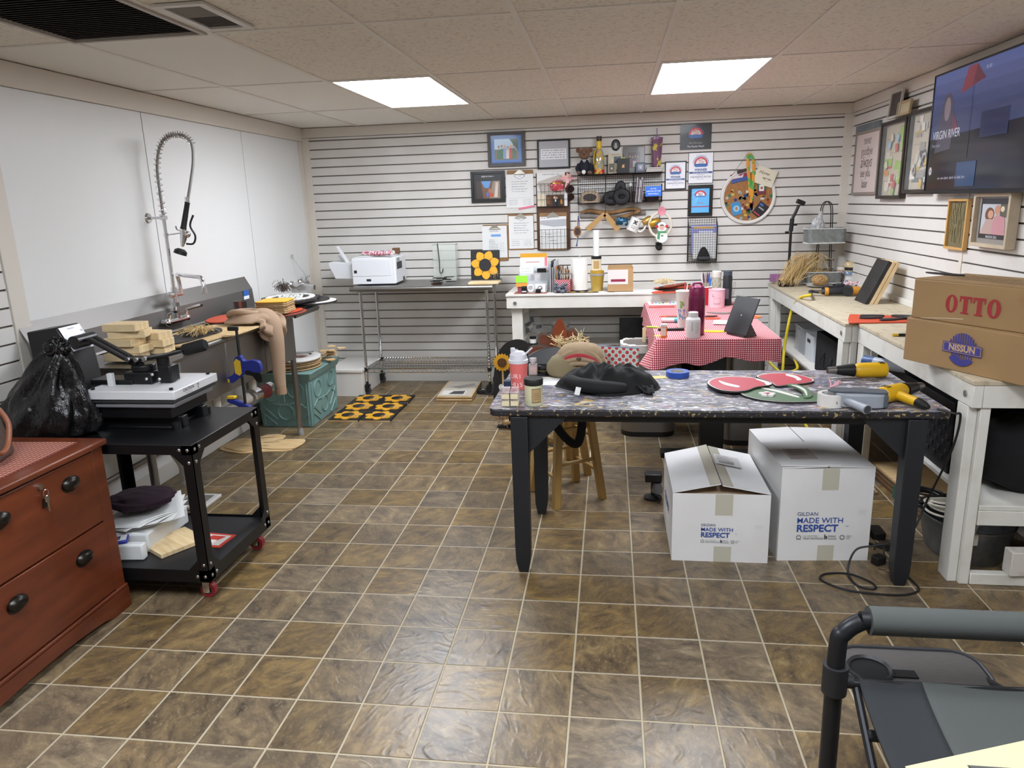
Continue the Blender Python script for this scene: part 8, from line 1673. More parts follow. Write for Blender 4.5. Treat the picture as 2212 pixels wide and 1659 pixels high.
for i in range(n_):
 k=i/(n_-1);c_='#%02x%02x%02x'%(int(12+66*k),int(14+78*k),int(30+112*k));P.col=lin(c_);P.add([(-W2,-H2+2*H2*i/n_,.0006),(W2,-H2+2*H2*i/n_,.0006),(W2,-H2+2*H2*(i+1)/n_,.0006),(-W2,-H2+2*H2*(i+1)/n_,.0006)],[(0,1,2,3)])
P.poly([(-W2,H2*.1),(-W2*.4,H2*.35),(W2*.2,H2*.2),(W2,H2*.3),(W2,-H2*.1),(-W2,-H2*.2)],'#3c4468');P.poly([(-W2,-H2*.1),(W2,0),(W2,-H2),(-W2,-H2)],'#12141f')
P.poly([(-W2*.86,-H2*.35),(-W2*.5,-H2*.3),(-W2*.47,H2*.1),(-W2*.53,H2*.52),(-W2*.62,H2*.66),(-W2*.72,H2*.62),(-W2*.78,H2*.35),(-W2*.8,0)],'#4a4456');P.ell(-W2*.64,H2*.38,W2*.07,H2*.2,'#7d6f78',18);P.poly([(-W2*.5,-H2*.05),(-W2*.35,0),(-W2*.48,H2*.28)],'#6d3a4c')
P.poly([(-W2*.38,H2*.58),(W2*.1,H2*.72),(-W2*.08,H2*.98),(-W2*.26,H2*.98)],'#7a3646');P.poly([(-W2*.15,H2*.66),(W2*.1,H2*.72),(-W2*.08,H2*.98)],'#5d2a3c');P.rect(-W2*.12,-H2*.5,-W2*.11,H2*.65,'#23263a')
P.rect(W2*.1,-H2*.2,W2*.6,H2*.2,'#2a2f4e');P.rect(-W2*.3,-H2*.95,W2*.1,-H2*.55,'#25456e')
P.txt('VIRGIN RIVER',-W2*.92,-H2*.05,hh*.10,'#c9cad6',.0,'LEFT',sx=.86);P.txt('Most Liked',-W2*.92,-H2*.22,hh*.035,'#9a9cb0',0,'LEFT');P.txt('N',W2*.8,H2*.8,.05,'#9a9cb0');P.ell(-W2*.9,-H2*.66,hh*.028,hh*.036,'#c9c9d2',18);P.poly([(-W2*.908,-H2*.69),(-W2*.908,-H2*.63),(-W2*.885,-H2*.66)],'#2a2c3c');P.scrib(-W2*.7,-W2*.1,-H2*.8,hh*.03,'#a9abc0',3);P.txt('S1: E1',W2*.1,H2*.87,hh*.035,'#b9bac8',0,'LEFT')
P.build('screen',attr_mat('tv_screen',.12,emit=.85),tv,smooth=0)
C8=crop(1860,380,4.366)
c,w_,h_=rrect(C8,805,215,990,700,RX_-.02);t=thing('reed_picture','narrow honey coloured frame with dried reeds under the television','picture frame',(RX_,c.y,c.z),euler=WR);w_=max(w_,.13);frame_mb(w_,h_,.014,.001,.024).build('frame',M('honey_frame','#c49a5c',.5),t,bevel=.002);MB().box(-w_/2+.01,-h_/2+.01,.001,w_/2-.01,h_/2-.01,.008).build('backing',M('reed_back','#6d6448',.8),t,smooth=0)
mb=MB();R=random.Random(2)
for k in range(60):x=R.uniform(-.45,.45)*(w_-.03);y=R.uniform(-.45,.3)*(h_-.04);mb.tube([(x,y,.010),(x+R.uniform(-.02,.02),y+.06,.012)],.0018,4)
mb.build('dried_reeds',M('reeds','#8f8560',.9),t)
def art_couple(P,w_,h_):
 P.rect(-w_/2,-h_/2,w_/2,h_/2,'#8f8a84');P.rect(-w_*.42,-h_*.40,w_*.42,h_*.46,'#2a272b');a,b,c_,d=-w_*.38,w_*.38,-h_*.3,h_*.34;P.rect(a,c_,b,d,'#b9bcc4');P.rect(b*.45,d*.2,b,d,'#5d584a')
 P.ell(-w_*.13,h_*.12,w_*.14,h_*.15,'#6b4630',16);P.ell(-w_*.1,h_*.12,w_*.085,h_*.09,'#c99a80',14);P.poly([(a,c_),(w_*.05,c_),(0,h_*.02),(-w_*.22,h_*.02)],'#b59a92');P.ell(w_*.1,h_*.22,w_*.085,h_*.1,'#c08a70',14);P.poly([(-w_*.02,c_),(b,c_),(w_*.34,h_*.06),(w_*.1,h_*.12),(.0,h_*.05)],'#c08a90');P.ell(w_*.25,h_*.24,w_*.06,h_*.06,'#d8c9b0',10);P.txt('MISSION 2022',0,-h_*.36,.018,'#d0ced0',.01)
framed('whitewashed deep frame with a photo of a couple under the television',C8,(1040,160,1385,680),.018,M('whitewash_frame','#c4b49c',.6,var=('#b5a68e',12,3)),art_couple,wall='r',depth=.05)
# ================================================================ long painted table in front
def splatter_mat():
 m=bpy.data.materials.new('paint_splattered_top');m.use_nodes=True;nt=m.node_tree;N=nt.nodes;L=nt.links;b=N['Principled BSDF'];b.inputs['Roughness'].default_value=.5
 tc=N.new('ShaderNodeTexCoord');cur=None
 def layer(prev,col,scale,lo,hi,rotz,st,dist,off):
  mp=N.new('ShaderNodeMapping');mp.inputs['Rotation'].default_value=(0,0,rotz);mp.inputs['Scale'].default_value=(1,st,1);mp.inputs['Location'].default_value=(off,off*2.1,0);L.new(tc.outputs['Object'],mp.inputs[0])
  n=N.new('ShaderNodeTexNoise');n.inputs['Scale'].default_value=scale;n.inputs['Detail'].default_value=5;n.inputs['Roughness'].default_value=.62;n.inputs['Distortion'].default_value=dist;L.new(mp.outputs[0],n.inputs['Vector'])
  r=N.new('ShaderNodeMapRange');r.inputs['From Min'].default_value=lo;r.inputs['From Max'].default_value=hi;L.new(n.outputs['Fac'],r.inputs[0])
  x=N.new('ShaderNodeMix');x.data_type='RGBA';L.new(r.outputs[0],x.inputs['Factor'])
  if isinstance(prev,str):x.inputs[6].default_value=lin(prev)
  else:L.new(prev,x.inputs[6])
  x.inputs[7].default_value=lin(col);return x.outputs[2]
 c=layer('#35333b','#77757d',6,.42,.6,.3,1.6,1.5,0)
 c=layer(c,'#8d7f8c',8,.56,.62,1.2,2.4,2,3);c=layer(c,'#5c6a94',9,.6,.64,.2,2,2,5);c=layer(c,'#b79a55',8,.595,.63,2.2,1.6,2.5,9);c=layer(c,'#9c5a68',11,.615,.65,.9,2,2,11);c=layer(c,'#d6d5d4',10,.565,.615,.35,3.4,1.6,14);c=layer(c,'#cfcfd2',18,.6,.64,1.9,4,1.2,17)
 L.new(c,b.inputs['Base Color']);MATS['paint_splattered_top']=m;return m
SPL=splatter_mat()
EDGE=M('splattered_edge','#232125',.5,var=('#a08a5a',60,4,(.58,.64)))
TX0,TX1,TY0,TY1,TT=.535,2.36,1.135,1.855,.757
ft=thing('painted_work_table','long black work table with a paint splattered top in the middle of the room','table',(TX0,TY0,0))
def kT():return MB(tr(-TX0,-TY0,0))
poly=rrpoly(TX1-TX0,TY1-TY0,.03,4)
MB(tr((TX1-TX0)/2,(TY1-TY0)/2,0)).prism(poly,TT-.002,TT).build('table_top',SPL,ft,smooth=0)
MB(tr((TX1-TX0)/2,(TY1-TY0)/2,0)).prism(poly,TT-.032,TT-.0022).build('top_edge',EDGE,ft,bevel=.006)
kT().box(TX0+.08,TY0+.03,TT-.062,TX1-.08,TY0+.05,TT-.0325).build('front_rail',BLKM,ft,smooth=0);kT().box(TX0+.08,TY1-.05,TT-.062,TX1-.08,TY1-.03,TT-.0325).build('back_rail',BLKM,ft,smooth=0)
LEG=M('leg_charcoal','#1c1e22',.5)
for(x,y)in((.662,1.165),(2.235,1.165),(.686,1.79),(2.215,1.79)):
 mb=kT();w_=.033;q=[(-w_*.62,-w_*.62),(w_*.62,-w_*.62),(w_*.62,w_*.62),(-w_*.62,w_*.62)]
 rows_=[(0,.62),(.06,.95),(.12,1),(TT-.033,1.1)];vs=[]
 for z,k in rows_:vs+=[(x+sx*w_*k,y+sy_*w_*k,z)for sx,sy_ in((-1,-1),(1,-1),(1,1),(-1,1))]
 mb.add(vs,[(i*4+j,i*4+(j+1)%4,i*4+4+(j+1)%4,i*4+4+j)for i in range(3)for j in range(4)]+[(3,2,1,0),(12,13,14,15)]);lg=mb.build('leg',LEG,ft,bevel=.003)
for(x,s_)in((.662,1),(2.235,-1)):
 for y in(1.165,1.79):
  mb=kT();xs_=x+s_*.037;vs=[(xs_,y+e,TT-.2)for e in(-.012,.012)]+[(xs_,y+e,TT-.0335)for e in(-.012,.012)]+[(xs_+s_*.17,y+e,TT-.0335)for e in(-.012,.012)]
  mb.add(vs,[(0,2,4),(1,5,3),(0,1,3,2),(2,3,5,4),(4,5,1,0)]);mb.build('gusset',LEG,ft,smooth=0)
 kT().box(x-.012,1.205,TT-.11,x+.012,1.75,TT-.0625).build('side_rail',BLKM,ft,smooth=0)
T1,T2=crop(1040,690,4.809),crop(1440,690,3.568)
Z2=TT+.0004
def t1(U,V,z=Z2):return fz(*T1(U,V),z)
def t2(U,V,z=Z2):return fz(*T2(U,V),z)
def th_(p,cr,U,V):return zat(p,*cr(U,V))-Z2
p=t1(540,900);m_=mpp(p)/4.809;h_=th_(p,T1,540,610);r_=200*m_/2
t=thing('jar_candle','cream jar candle with black lid and kraft label on the table corner','candle',p+Vector((0,r_*.6,0)));MB().lathe([(0,0),(r_*.86,0),(r_*.95,.006),(r_*.95,h_*.73),(0,h_*.73)],32).build('glass_jar',M('candle_cream2','#cdcaa6',.18,coat=.5),t);MB().lathe([(r_*.96,h_*.735),(r_*1.0,h_*.75),(r_*1.0,h_*.94),(r_*.96,h_*.96),(0,h_*.96)],32).build('lid',BLK,t)
P2=MB();curved(P2,r_*.965,-.1,.95,h_*.14,h_*.64,'#3a2c20');curved(P2,r_*.97,-.06,.91,h_*.16,h_*.62,'#a98d63');[curved(P2,r_*.975,.1,.75-.1*(k%2),h_*(.26+.07*k),h_*(.275+.07*k),'#6d5638')for k in range(4)];P2.build('label',PR,t,smooth=0)
for i in range(4):
 p=t1(235+92*(i%2),905);w_=86*mpp(p)/4.809
 t=thing('wax_melt',('lower left','lower right','upper left','upper right')[i]+' cream wax melt bar at the table corner','wax melt',(p.x+.002,p.y+.055,Z2+(.0305 if i>1 else 0)),.08,group='wax melt bars on the table corner');mb=MB();mb.taper((0,0,0),(w_,.11,.026),(.94,.96));mb.build('wax',M('wax_cream','#d3c6a5',.5),t,bevel=.003);MB().box(-w_/2,-.056,.0262,w_/2,.056,.0295).build('wrapper',M('wrap_red','#7d4a50',.15,var=('#b9b0b0',20,3),coat=.6),t,bevel=.001)
tag(MB().prism(rrpoly(.04,.05,.008),0,.035).build('navy_box',M('navy','#22304a',.4),loc=t1(275,715)+Vector((0,.02,0)),bevel=.003),'small navy box behind the wax melts','box')
p=t1(385,725);m_=mpp(p)/4.809;h_=th_(p,T1,385,330);r_=195*m_/2
t=thing('shaker_bottle','coral shaker bottle with white lid and flip cap','bottle',p+Vector((0,r_*.5,0)));MB().lathe([(0,0),(r_*.78,0),(r_*.82,.006),(r_,h_*.68),(0,h_*.68)],32).build('body',M('coral','#e0706c',.35),t);MB().lathe([(r_*1.05,h_*.685),(r_*1.05,h_*.76),(r_*.95,h_*.78),(r_*.88,h_*.9),(r_*.6,h_*.97),(0,h_*.98)],32).build('lid',M('lid_white','#d6d6de',.4),t);MB().tube([(-r_*.55,0,h_*.93),(-r_*.55,0,h_*1.06)],.011,12).build('spout',M('lid_white','#d6d6de',.4),t);MB().tube(spline([(r_*.1,0,h_*.93),(r_*.7,-.0,h_*.9),(r_*1.15,0,h_*.98),(r_*1.5,0,h_*1.06)],4),.008,8,flat=.5).build('flip_cap',M('lid_white','#d6d6de',.4),t)
P2=MB();
for tx,zz_ in(('SPORT',.36),('WHITS',.13)):
 P2=MB()
 vs,fs=textmesh(tx,.01,'CENTER',0);P2.col=lin('#f0d6d4');rr_=r_*(.82+.18*zz_/.68)*1.012;P2.add([(rr_*math.sin(a*.030/rr_-.62),-rr_*math.cos(a*.030/rr_-.62),zz_*h_+b*.030)for a,b in vs],fs)
 P2.build('lettering',PR,t,smooth=0)
p=t1(535,590);h_=th_(p,T1,535,410);w_=92*mpp(p)/4.809
t=thing('perfume_bottle','clear glass perfume bottle with pale pink liquid','perfume',p+Vector((0,.02,0)));MB().box(-w_/2,-.018,.002,w_/2,.018,h_*.68).build('glass',M('perfume_glass','#dfd3d0',.05,alpha=.35),t,bevel=.004);MB().box(-w_*.4,-.014,.008,w_*.4,.014,h_*.45).build('liquid',M('perfume_pink','#d8a096',.1,alpha=.7),t,bevel=.003);MB().lathe([(.012,h_*.69),(.012,h_*.78),(.018,h_*.8),(.018,h_*1.0),(0,h_)],16).build('cap',M('perfume_cap','#c9c2c4',.1,alpha=.7),t)
p=t1(660,640);lie('paper_sheet','white paper sheet lying under the black glasses case','paper',p,rp(.2,.16),.0008,PAPER,-.12,art=lambda P:(P.rect(-.06,-.05,-.058,.02,'#7a7d84'),P.scrib(-.05,.03,-.02,.006,'#8a8d94',3)))
p=t1(715,575);t=thing('glasses_case','closed black leather case with a tan zip on the table','case',(p.x,p.y+.045,Z2+.0012),.22);LB=M('black_leather','#17181b',.35)
for nm,z0,z1,mat in(('lower_shell',0,.018,LB),('zip',.018,.021,M('zip_tan','#8d7346',.5)),('upper_shell',.021,.045,LB)):MB().prism(rrpoly(.145 if nm!='zip' else.148,.085 if nm!='zip' else.088,.03,6),z0,z1).build(nm,mat,t,bevel=.006 if nm!='zip' else 0)
p=t1(760,480);t=thing('black_wallet','large open black clutch standing behind the glasses case','clutch',(p.x+.0,min(p.y+.04,1.80),Z2),.12);mb=MB();mb.m=rot(PI/2-.35,'X');mb.prism(outline([(-.17,0),(.12,0),(.13,.06),(.05,.125),(-.04,.125),(-.13,.08)],5),0,.012);mb.build('back_panel',LB,t,bevel=.004);mb=MB(tr(0,-.03,.002));mb.m=tr(0,-.04,.001)@rot(.5,'X');mb.prism(outline([(-.16,0),(.11,0),(.12,.05),(.04,.09),(-.05,.09),(-.12,.06)],5),0,.01);mb.build('front_flap',LB,t,bevel=.003)
KN=M('knit_tan','#a58f72',.95,bump=(160,.5));KN2=M('knit_olive','#857a5e',.95,bump=(160,.5));KR_=M('knit_red','#b03a44',.9,bump=(160,.4))
p=t1(1000,620);t=thing('knit_hats','pile of tan knit caps with red inside behind the black jacket','knit hat',(p.x-.01,p.y+.10,Z2+.022))
def hat(c,r,mat,nm,lean):
 mb=MB(tr(*c)@rot(lean,'X'));mb.lathe([(r[0],0),(r[0]*1.04,r[2]*.15),(r[0]*1.0,r[2]*.45),(r[0]*.75,r[2]*.82),(r[0]*.3,r[2]*.98),(0,r[2])],40,sy=r[1]/r[0]);k=[]
 for i,v in enumerate(mb.v):pass
 mb.build(nm,mat,t,smooth=180)
hat((-.06,-.02,.0),(.085,.075,.085),KN2,'olive_hat',.25);hat((.01,.03,.01),(.125,.09,.11),KN,'tan_hat',.2);hat((.015,.02,.035),(.105,.08,.085),KR_,'red_lining',.3);hat((.02,.015,.055),(.112,.078,.082),KN,'upper_tan_hat',.15)
for z0,r0 in((.035,.128),(.062,.118)):MB(tr(.015,.02,z0)@rot(.2,'X')).tube([(r0*math.cos(a),r0*.74*math.sin(a),0)for a in[2*PI*i/36 for i in range(36)]],.009,8,closed=True).build('ribbed_cuff',KN,t)
for(rx_,rz_,yy_,mt_)in((.118,.105,-.045,KN),(.105,.085,-.06,KR_),(.112,.07,-.068,KN),(.1,.05,-.078,KN)):
 MB().tube([(.015+rx_*math.cos(a),yy_,rz_*math.sin(a))for a in[.1+(PI-.2)*i/24 for i in range(25)]],.011,8).build('knit_fold',mt_,t)
MB().sph((.015,.0-.082,.075),(.012,.006,.008),10,7).build('button',M('button_brown','#5a4a3a',.4),t)
JK=M('jacket_black','#0b0b0c',.8,bump=(260,.08))
p=t1(1270,720);t=thing('black_jacket','crumpled black jacket lying on the painted table','jacket',(p.x+.0,p.y+.02,Z2))
def jacket(u,v):
 a=u*2*PI;rr_=v**.8
 x=rr_*(.215*math.cos(a)+.03*math.cos(3*a+.6))+.015;y=rr_*(.145*math.sin(a)+.022*math.sin(2*a+1.1))
 q=Vector((x*9,y*9,3));f_=1-abs(mn.noise(q))*1.7;g_=1-abs(mn.noise(q*1.9+Vector((4,2,0))))*1.6
 z=(1-v**3)*(.035+.045*f_+.025*g_+.02*(1-v))+.004
 if v>.97:z=.003
 return(x,y,max(z,.003))
mb=MB();mb.sheet(jacket,110,40);mb.build('body',JK,t,smooth=180)
mb=MB();mb.sheet(lambda u,v:(.10+u*.12,-.11+v*.13-.03*u+.02*math.sin(u*5),.006+.028*abs(math.sin(u*4+v*5))*(1-u*.5)+.012*abs(mn.noise(Vector((u*6,v*6,5))))),40,24);mb.build('collar_flap',JK,t,smooth=180,solid=.006)
MB().tube(spline([(-.16,-.06,.05),(-.1,-.12,.045),(.0,-.135,.035),(.1,-.12,.03)],8),[.03,.034,.036,.036,.036,.036,.036,.036,.037,.038,.038,.038,.038,.038,.038,.038,.038,.037,.036,.034,.032,.03,.028,.026,.02],14,flat=.8).build('sleeve',JK,t,smooth=180)
q=fz(*T1(1000,745),Z2+.06);MB(tr(q-t.location)@rot(.9,'X')@rot(-.2,'Z')).box(-.011,-.018,0,.011,.018,.0015).build('care_label',M('label_white','#cfcfcc',.7),t,smooth=0)
q=fz(*T1(1680,815),Z2+.012);MB(tr(q-t.location)).lathe([(.006,0),(.006,.003),(0,.004)],12).build('snap_button',CHROME,t)
PD=dots_mat('pouch_dots','#c4cfc8','#b83a3e',38,.36,fg2='#a9c4b4')
p0_,p1_=t1(1210,530),t1(1612,560);h_=.115
t=thing('dotted_pouch','pale pouch with red dots standing at the back of the painted table','pouch',(p0_.x,p0_.y+.03,Z2),math.atan2(p1_.y-p0_.y,p1_.x-p0_.x));L_=(p1_-p0_).length
mb=MB();mb.add([(-.01,0,0),(L_,0,0),(L_,.05,0),(-.01,.05,0),(-.02,.018,h_),(L_+.005,.018,h_),(L_+.005,.026,h_),(-.02,.026,h_)],[(0,3,2,1),(4,5,6,7),(0,1,5,4),(1,2,6,5),(2,3,7,6),(3,0,4,7)]);o=mb.build('fabric',PD,t,bevel=.004);uv_planar(o);MB().tube([(-.02,.022,h_+.002),(L_+.005,.022,h_+.002)],.003,8).build('zip',M('zip_blue','#7d93b0',.4),t)
p=t1(2045,610);r_=240*mpp(p)/4.809/2;t=thing('blue_tape_roll','roll of blue painters tape on the painted table','tape',(p.x,p.y+r_*.75,Z2));hh_=.026;mb=MB();mb.lathe([(r_*.66,0),(r_,0),(r_,hh_),(r_*.66,hh_),(r_*.66,0)],40);mb.build('tape',M('tape_blue','#2c50a8',.5),t);MB().lathe([(r_*.62,.0005),(r_*.655,.0005),(r_*.655,hh_-.0005),(r_*.62,hh_-.0005),(r_*.62,.0005)],36).build('core',M('core_grey','#b9b5b0',.7),t)
p=t1(1858,600);lie('sticky_note','pale yellow sticky note beside the blue tape','sticky note',p,rp(.07,.05),.0006,M('note_yellow','#d9c07a',.7),.1)
CHR=M('cherry_red','#b53a48',.5);WHR=M('sign_white_edge','#d8d4cf',.5);LEAF=M('leaf_green','#4f6b4a',.5)
def dpoly(cr,pts,z):return[(fz(*cr(u,v),z))for u,v in pts]
t=thing('cherry_sign','painted wooden cherry sign with two red cherries and a green leaf','sign',t2(720,520,Z2));O_=t2(720,520,Z2)
def flat(nm,pts,z0,z1,mat,n=6,shrink=None):
 P=[t2(u,v,Z2+z1)-O_ for u,v in pts];po=outline([(q.x,q.y)for q in P],n)
 if shrink:cx=sum(a for a,b in po)/len(po);cy=sum(b for a,b in po)/len(po);po=[(cx+(a-cx)*shrink,cy+(b-cy)*shrink)for a,b in po]
 MB().prism(po,z0,z1).build(nm,mat,t,smooth=0);return po
ch1=[(312,490),(360,452),(480,438),(640,445),(740,465),(815,492),(770,508),(690,520),(620,545),(520,553),(400,538)]
ch2=[(690,437),(780,415),(900,412),(1020,425),(1110,450),(1138,470),(1080,488),(960,500),(850,510),(800,480)]
lf=[(567,570),(640,535),(700,515),(800,520),(1000,575),(1130,580),(1240,575),(1240,620),(1080,632),(880,632),(700,612)]
for nm,pts,mat,zz_ in(('left_cherry',ch1,CHR,.0122),('right_cherry',ch2,CHR,0),('leaf',lf,LEAF,0)):
 flat(nm+'_backing',pts,zz_,zz_+.009,BLACKWOOD);flat(nm+'_border',pts,zz_+.009,zz_+.0105,WHR,shrink=.985);flat(nm,pts,zz_+.0105,zz_+.012,mat,shrink=.93)
flat('stem',[(925,500),(990,497),(1070,520),(1110,550),(1120,590),(1060,600),(1050,560),(1000,525)],.0122,.018,LEAF);flat('stem_highlight',[(960,505),(1010,510),(1070,540),(1085,580),(1075,582),(1055,548),(1005,520)],.0182,.0195,WHR);flat('leaf_vein',[(740,525),(860,545),(1010,590),(1000,598),(850,558),(745,533)],.0122,.0135,WHR)
for c_,r__ in(((480,470),1),((1000,440),1)):
 pass
flat('highlight',[(700,455),(770,478),(800,500),(770,505),(750,485),(690,462)],.0246,.0258,WHR);flat('highlight',[(400,470),(470,490),(560,512),(540,522),(440,500)],.0246,.0258,WHR);flat('highlight',[(930,420),(1000,435),(1040,462),(1010,470),(985,450),(920,430)],.0122,.0134,WHR)
fcn=t2(775,580,Z2+.014)-O_
for k in range(5):mb=MB(tr(fcn.x,fcn.y,.0122)@rot(k*2*PI/5+.2));mb.prism(outline([(.006,-.007),(.022,-.014),(.036,0),(.022,.014),(.006,.007)],3),0,.008);mb.build('flower_petal',WHR,t,smooth=0)
MB(tr(fcn.x,fcn.y,.0122)).lathe([(.010,0),(.009,.010),(0,.012)],14).build('flower_center',CHR,t)
sg=t2(1085,590,Z2+.014)-O_;MB().tube([(sg.x+(.02+.004*math.sin(3*a))*math.cos(a),sg.y+.016*math.sin(a),.0145)for a in[2*PI*i/20 for i in range(20)]],.0009,4,closed=True).build('signature_ring',BLK,t)
p=t2(1400,690);t=thing('tape_gun','grey packing tape dispenser gun with a roll of printed tape','tape dispenser',(p.x,p.y+.03,Z2),-.15);GG=M('gun_grey','#8f949c',.4);GD_=M('gun_dark','#4e535b',.45)
mb=MB(tr(-.055,.02,0));mb.lathe([(.036,0),(.052,0),(.052,.05),(.036,.05),(.036,0)],32);mb.build('tape_roll',M('tape_print','#d2cfca',.35,var=('#4a4038',40,1,(.62,.66))),t)
mb=MB();mb.prism(outline([(-.03,-.02),(.10,-.03),(.145,0),(.14,.05),(.02,.06),(-.03,.045)],4),.004,.058);mb.build('housing',GG,t,bevel=.005);MB().prism(outline([(-.07,.02),(-.03,.055),(.06,.065),(.14,.055),(.15,.02),(.14,-.005),(.05,.0),(-.03,-.005)],4),.0585,.066).build('top_plate',GD_,t,bevel=.002)
MB().cbox((.125,.02,.032),(.05,.075,.05)).build('blade_guard',GD_,t,bevel=.004);MB().tube([(.0,-.02,.03),(.03,-.06,.025),(.06,-.105,.021)],[.019,.02,.022],16,flat=.85).build('handle',GG,t);MB().tube([(.058,-.1025,.0212),(.0615,-.1075,.0208)],[.0155,.0155],16).build('handle_hollow',M('gun_hole','#3a3c40',.6),t)
t=thing('striped_string','pink and white twisted string beside the leaf','string',t2(1260,530));mb=MB();R=random.Random(4)
for k in range(6):a=R.uniform(0,3);mb.tube([(0,0,.004),(.03*math.cos(a),.03*math.sin(a),.012),(.055*math.cos(a+.2),.05*math.sin(a+.2),.02+.01*(k%2))],.0026,6)
mb.build('string',M('string_pink','#d6a0a8',.7),t)
HY=M('heat_gun_yellow','#d3a617',.4)
def heat_gun(label,p,rz,flip):
 t=thing('heat_gun',label,'heat gun',(p.x,p.y,Z2),rz)
 mb=MB();mb.tube([(-.02,0,.036),(.0,0,.036),(.09,0,.036),(.12,0,.036),(.125,0,.036)],[.025,.034,.035,.034,.028],20);mb.build('motor_housing',HY,t,bevel=.002)
 MB().tube([(-.10,0,.036),(-.06,0,.036),(-.021,0,.036)],[.020,.026,.031],18).build('black_collar',BLK,t);MB().tube([(-.14,0,.036),(-.101,0,.036)],[.016,.018],16).build('nozzle',STEELD,t);MB().tube([(-.1405,0,.036),(-.1395,0,.036)],[.013,.013],14).build('nozzle_bore',BLK,t)
 MB().tube([(.055,.0,.034),(.065,flip*.06,.03),(.075,flip*.12,.026)],[.023,.021,.02],16,flat=.9).build('handle',HY,t);MB().tube([(.0755,flip*.121,.026),(.085,flip*.155,.022),(.09,flip*.175,.02)],[.02,.017,.009],14).build('handle_end',BLK,t)
 for k in range(3):MB().cbox((.1,(-.012+.012*k),.0708),(.025,.004,.002)).build('vent_slot',BLK,t)
 return t
p=t2(1490,460);heat_gun('yellow heat gun at the back of the painted table, nozzle to the left',Vector((p.x,p.y+.03,0)),.05,1)
p=t2(1850,650);hg2=heat_gun('yellow heat gun near the table corner with its cord hanging down',Vector((p.x+.0,p.y+.07,0)),PI-.45,1)
hg2.rotation_euler.z=-2.5
c0=t2(2085,690,Z2+.015);pts=[c0,Vector((c0.x+.05,c0.y-.03,Z2+.006)),Vector((TX1+.012,c0.y-.02,Z2-.01)),Vector((TX1+.014,c0.y+.02,.6)),Vector((TX1+.0,1.26,.35)),Vector((2.31,1.24,.22)),Vector((2.27,1.235,.16)),Vector((2.15,1.235,.135)),Vector((2.08,1.235,.11)),Vector((2.045,1.2,.03)),Vector((2.06,1.13,.006)),Vector((2.12,1.10,.006)),Vector((2.13,1.15,.006)),Vector((2.06,1.22,.007)),Vector((1.96,1.215,.006)),Vector((1.93,1.16,.006)),Vector((2.02,1.08,.006)),Vector((2.2,1.06,.006)),Vector((2.29,1.10,.006)),Vector((2.30,1.17,.006)),Vector((2.28,1.3,.006))]
t=thing('black_cable','black power cord looping from the heat gun down to the floor','cord',(c0.x,c0.y,0));MB().tube([p-t.location for p in spline(pts,8)],.0045,8).build('cord',M('cord_black','#151516',.5),t)
t=thing('power_adapter','black power adapter and cables on the floor by the large white carton','adapter',(2.30,1.62,0));MB().prism(rrpoly(.06,.1,.012),0,.035).build('adapter',BLK,t,bevel=.004);mb=MB()
for k in range(3):mb.tube(spline([(0,.05,.012),(-.05-.03*k,.12,.005),(-.12,.1+.03*k,.005),(-.1,-.05,.005+.006*k),(.02,-.12-.02*k,.005),(.1,.0,.005+.005*k)],6),.004,7)
mb.build('cable',M('cord_black','#151516',.5),t)
t=thing('plug_strip','small black plug block with clip on the floor behind the table leg','plug',(2.215,1.335,0));MB().cbox((0,0,.02),(.05,.04,.04),rot(.5)).build('block',BLK,t,bevel=.004);MB().tube([(.02,0,.03),(.03,.03,.07),(.0,.045,.08),(-.01,.03,.05)],.004,8).build('loop',BLK,t);MB().tube([(-.02,-.06,.004),(.02,-.075,.004),(.05,-.07,.004)],.004,6).build('silver_clip',CHROME,t)
t=thing('white_cable','cream cable loops on the floor under the benches','cable',(2.33,2.25,0));mb=MB();mb.tube(spline([(.15*math.cos(a*1.1),.11*math.sin(a),.006+.003*(i%3))for i,a in enumerate([k*.7 for k in range(22)])],4),.004,6);mb.build('cable',M('cord_cream','#a8987c',.6),t)
WC=M('white_carton','#dddcdb',.6,var=('#d5d3d1',4,4));WCI=M('carton_inner','#b09a80',.8);TAPE=M('packing_tape','#b8b4a4',.25)
def gildan(P,x,y,s_,k=1.0):
 BLU='#2a4a96';P.txt('GILDAN',x,y+s_*1.0,s_*.62,'#3a4a78',0,'LEFT');P.txt('MADE WITH',x,y+s_*.22,s_*.9,BLU,.006,'LEFT');P.txt('RESPECT',x,y-s_*.72,s_*1.16,BLU,.025,'LEFT');P.txt('TM',x+s_*5.3,y-s_*.45,s_*.22,'#6a7290',0,'LEFT')
 P.arc(x+s_*.3,y-s_*1.75,s_*.2,s_*.26,-.4,3.54,'#4a4d55');P.rect(x+s_*.05,y-s_*1.98,x+s_*.55,y-s_*1.9,'#4a4d55');P.txt('U.S. COTTON',x+s_*.75,y-s_*1.62,s_*.26,'#6a6d75',0,'LEFT');P.txt('TRUST PROTOCOL',x+s_*.75,y-s_*1.9,s_*.26,'#4a4d55',.01,'LEFT')
 P.txt('b',x+s_*3.05,y-s_*1.72,s_*.75,'#3a3d45',.03,'LEFT');P.txt('better',x+s_*3.5,y-s_*1.6,s_*.34,'#4a4d55',0,'LEFT');P.txt('cotton',x+s_*3.5,y-s_*1.9,s_*.34,'#4a4d55',0,'LEFT');P.arc(x+s_*5.0,y-s_*1.74,s_*.2,s_*.27,0,2*PI,'#5a5d65');P.txt('OEKO',x+s_*5.4,y-s_*1.62,s_*.24,'#5a5d65',0,'LEFT');P.txt('TEX',x+s_*5.4,y-s_*1.9,s_*.24,'#5a5d65',0,'LEFT')
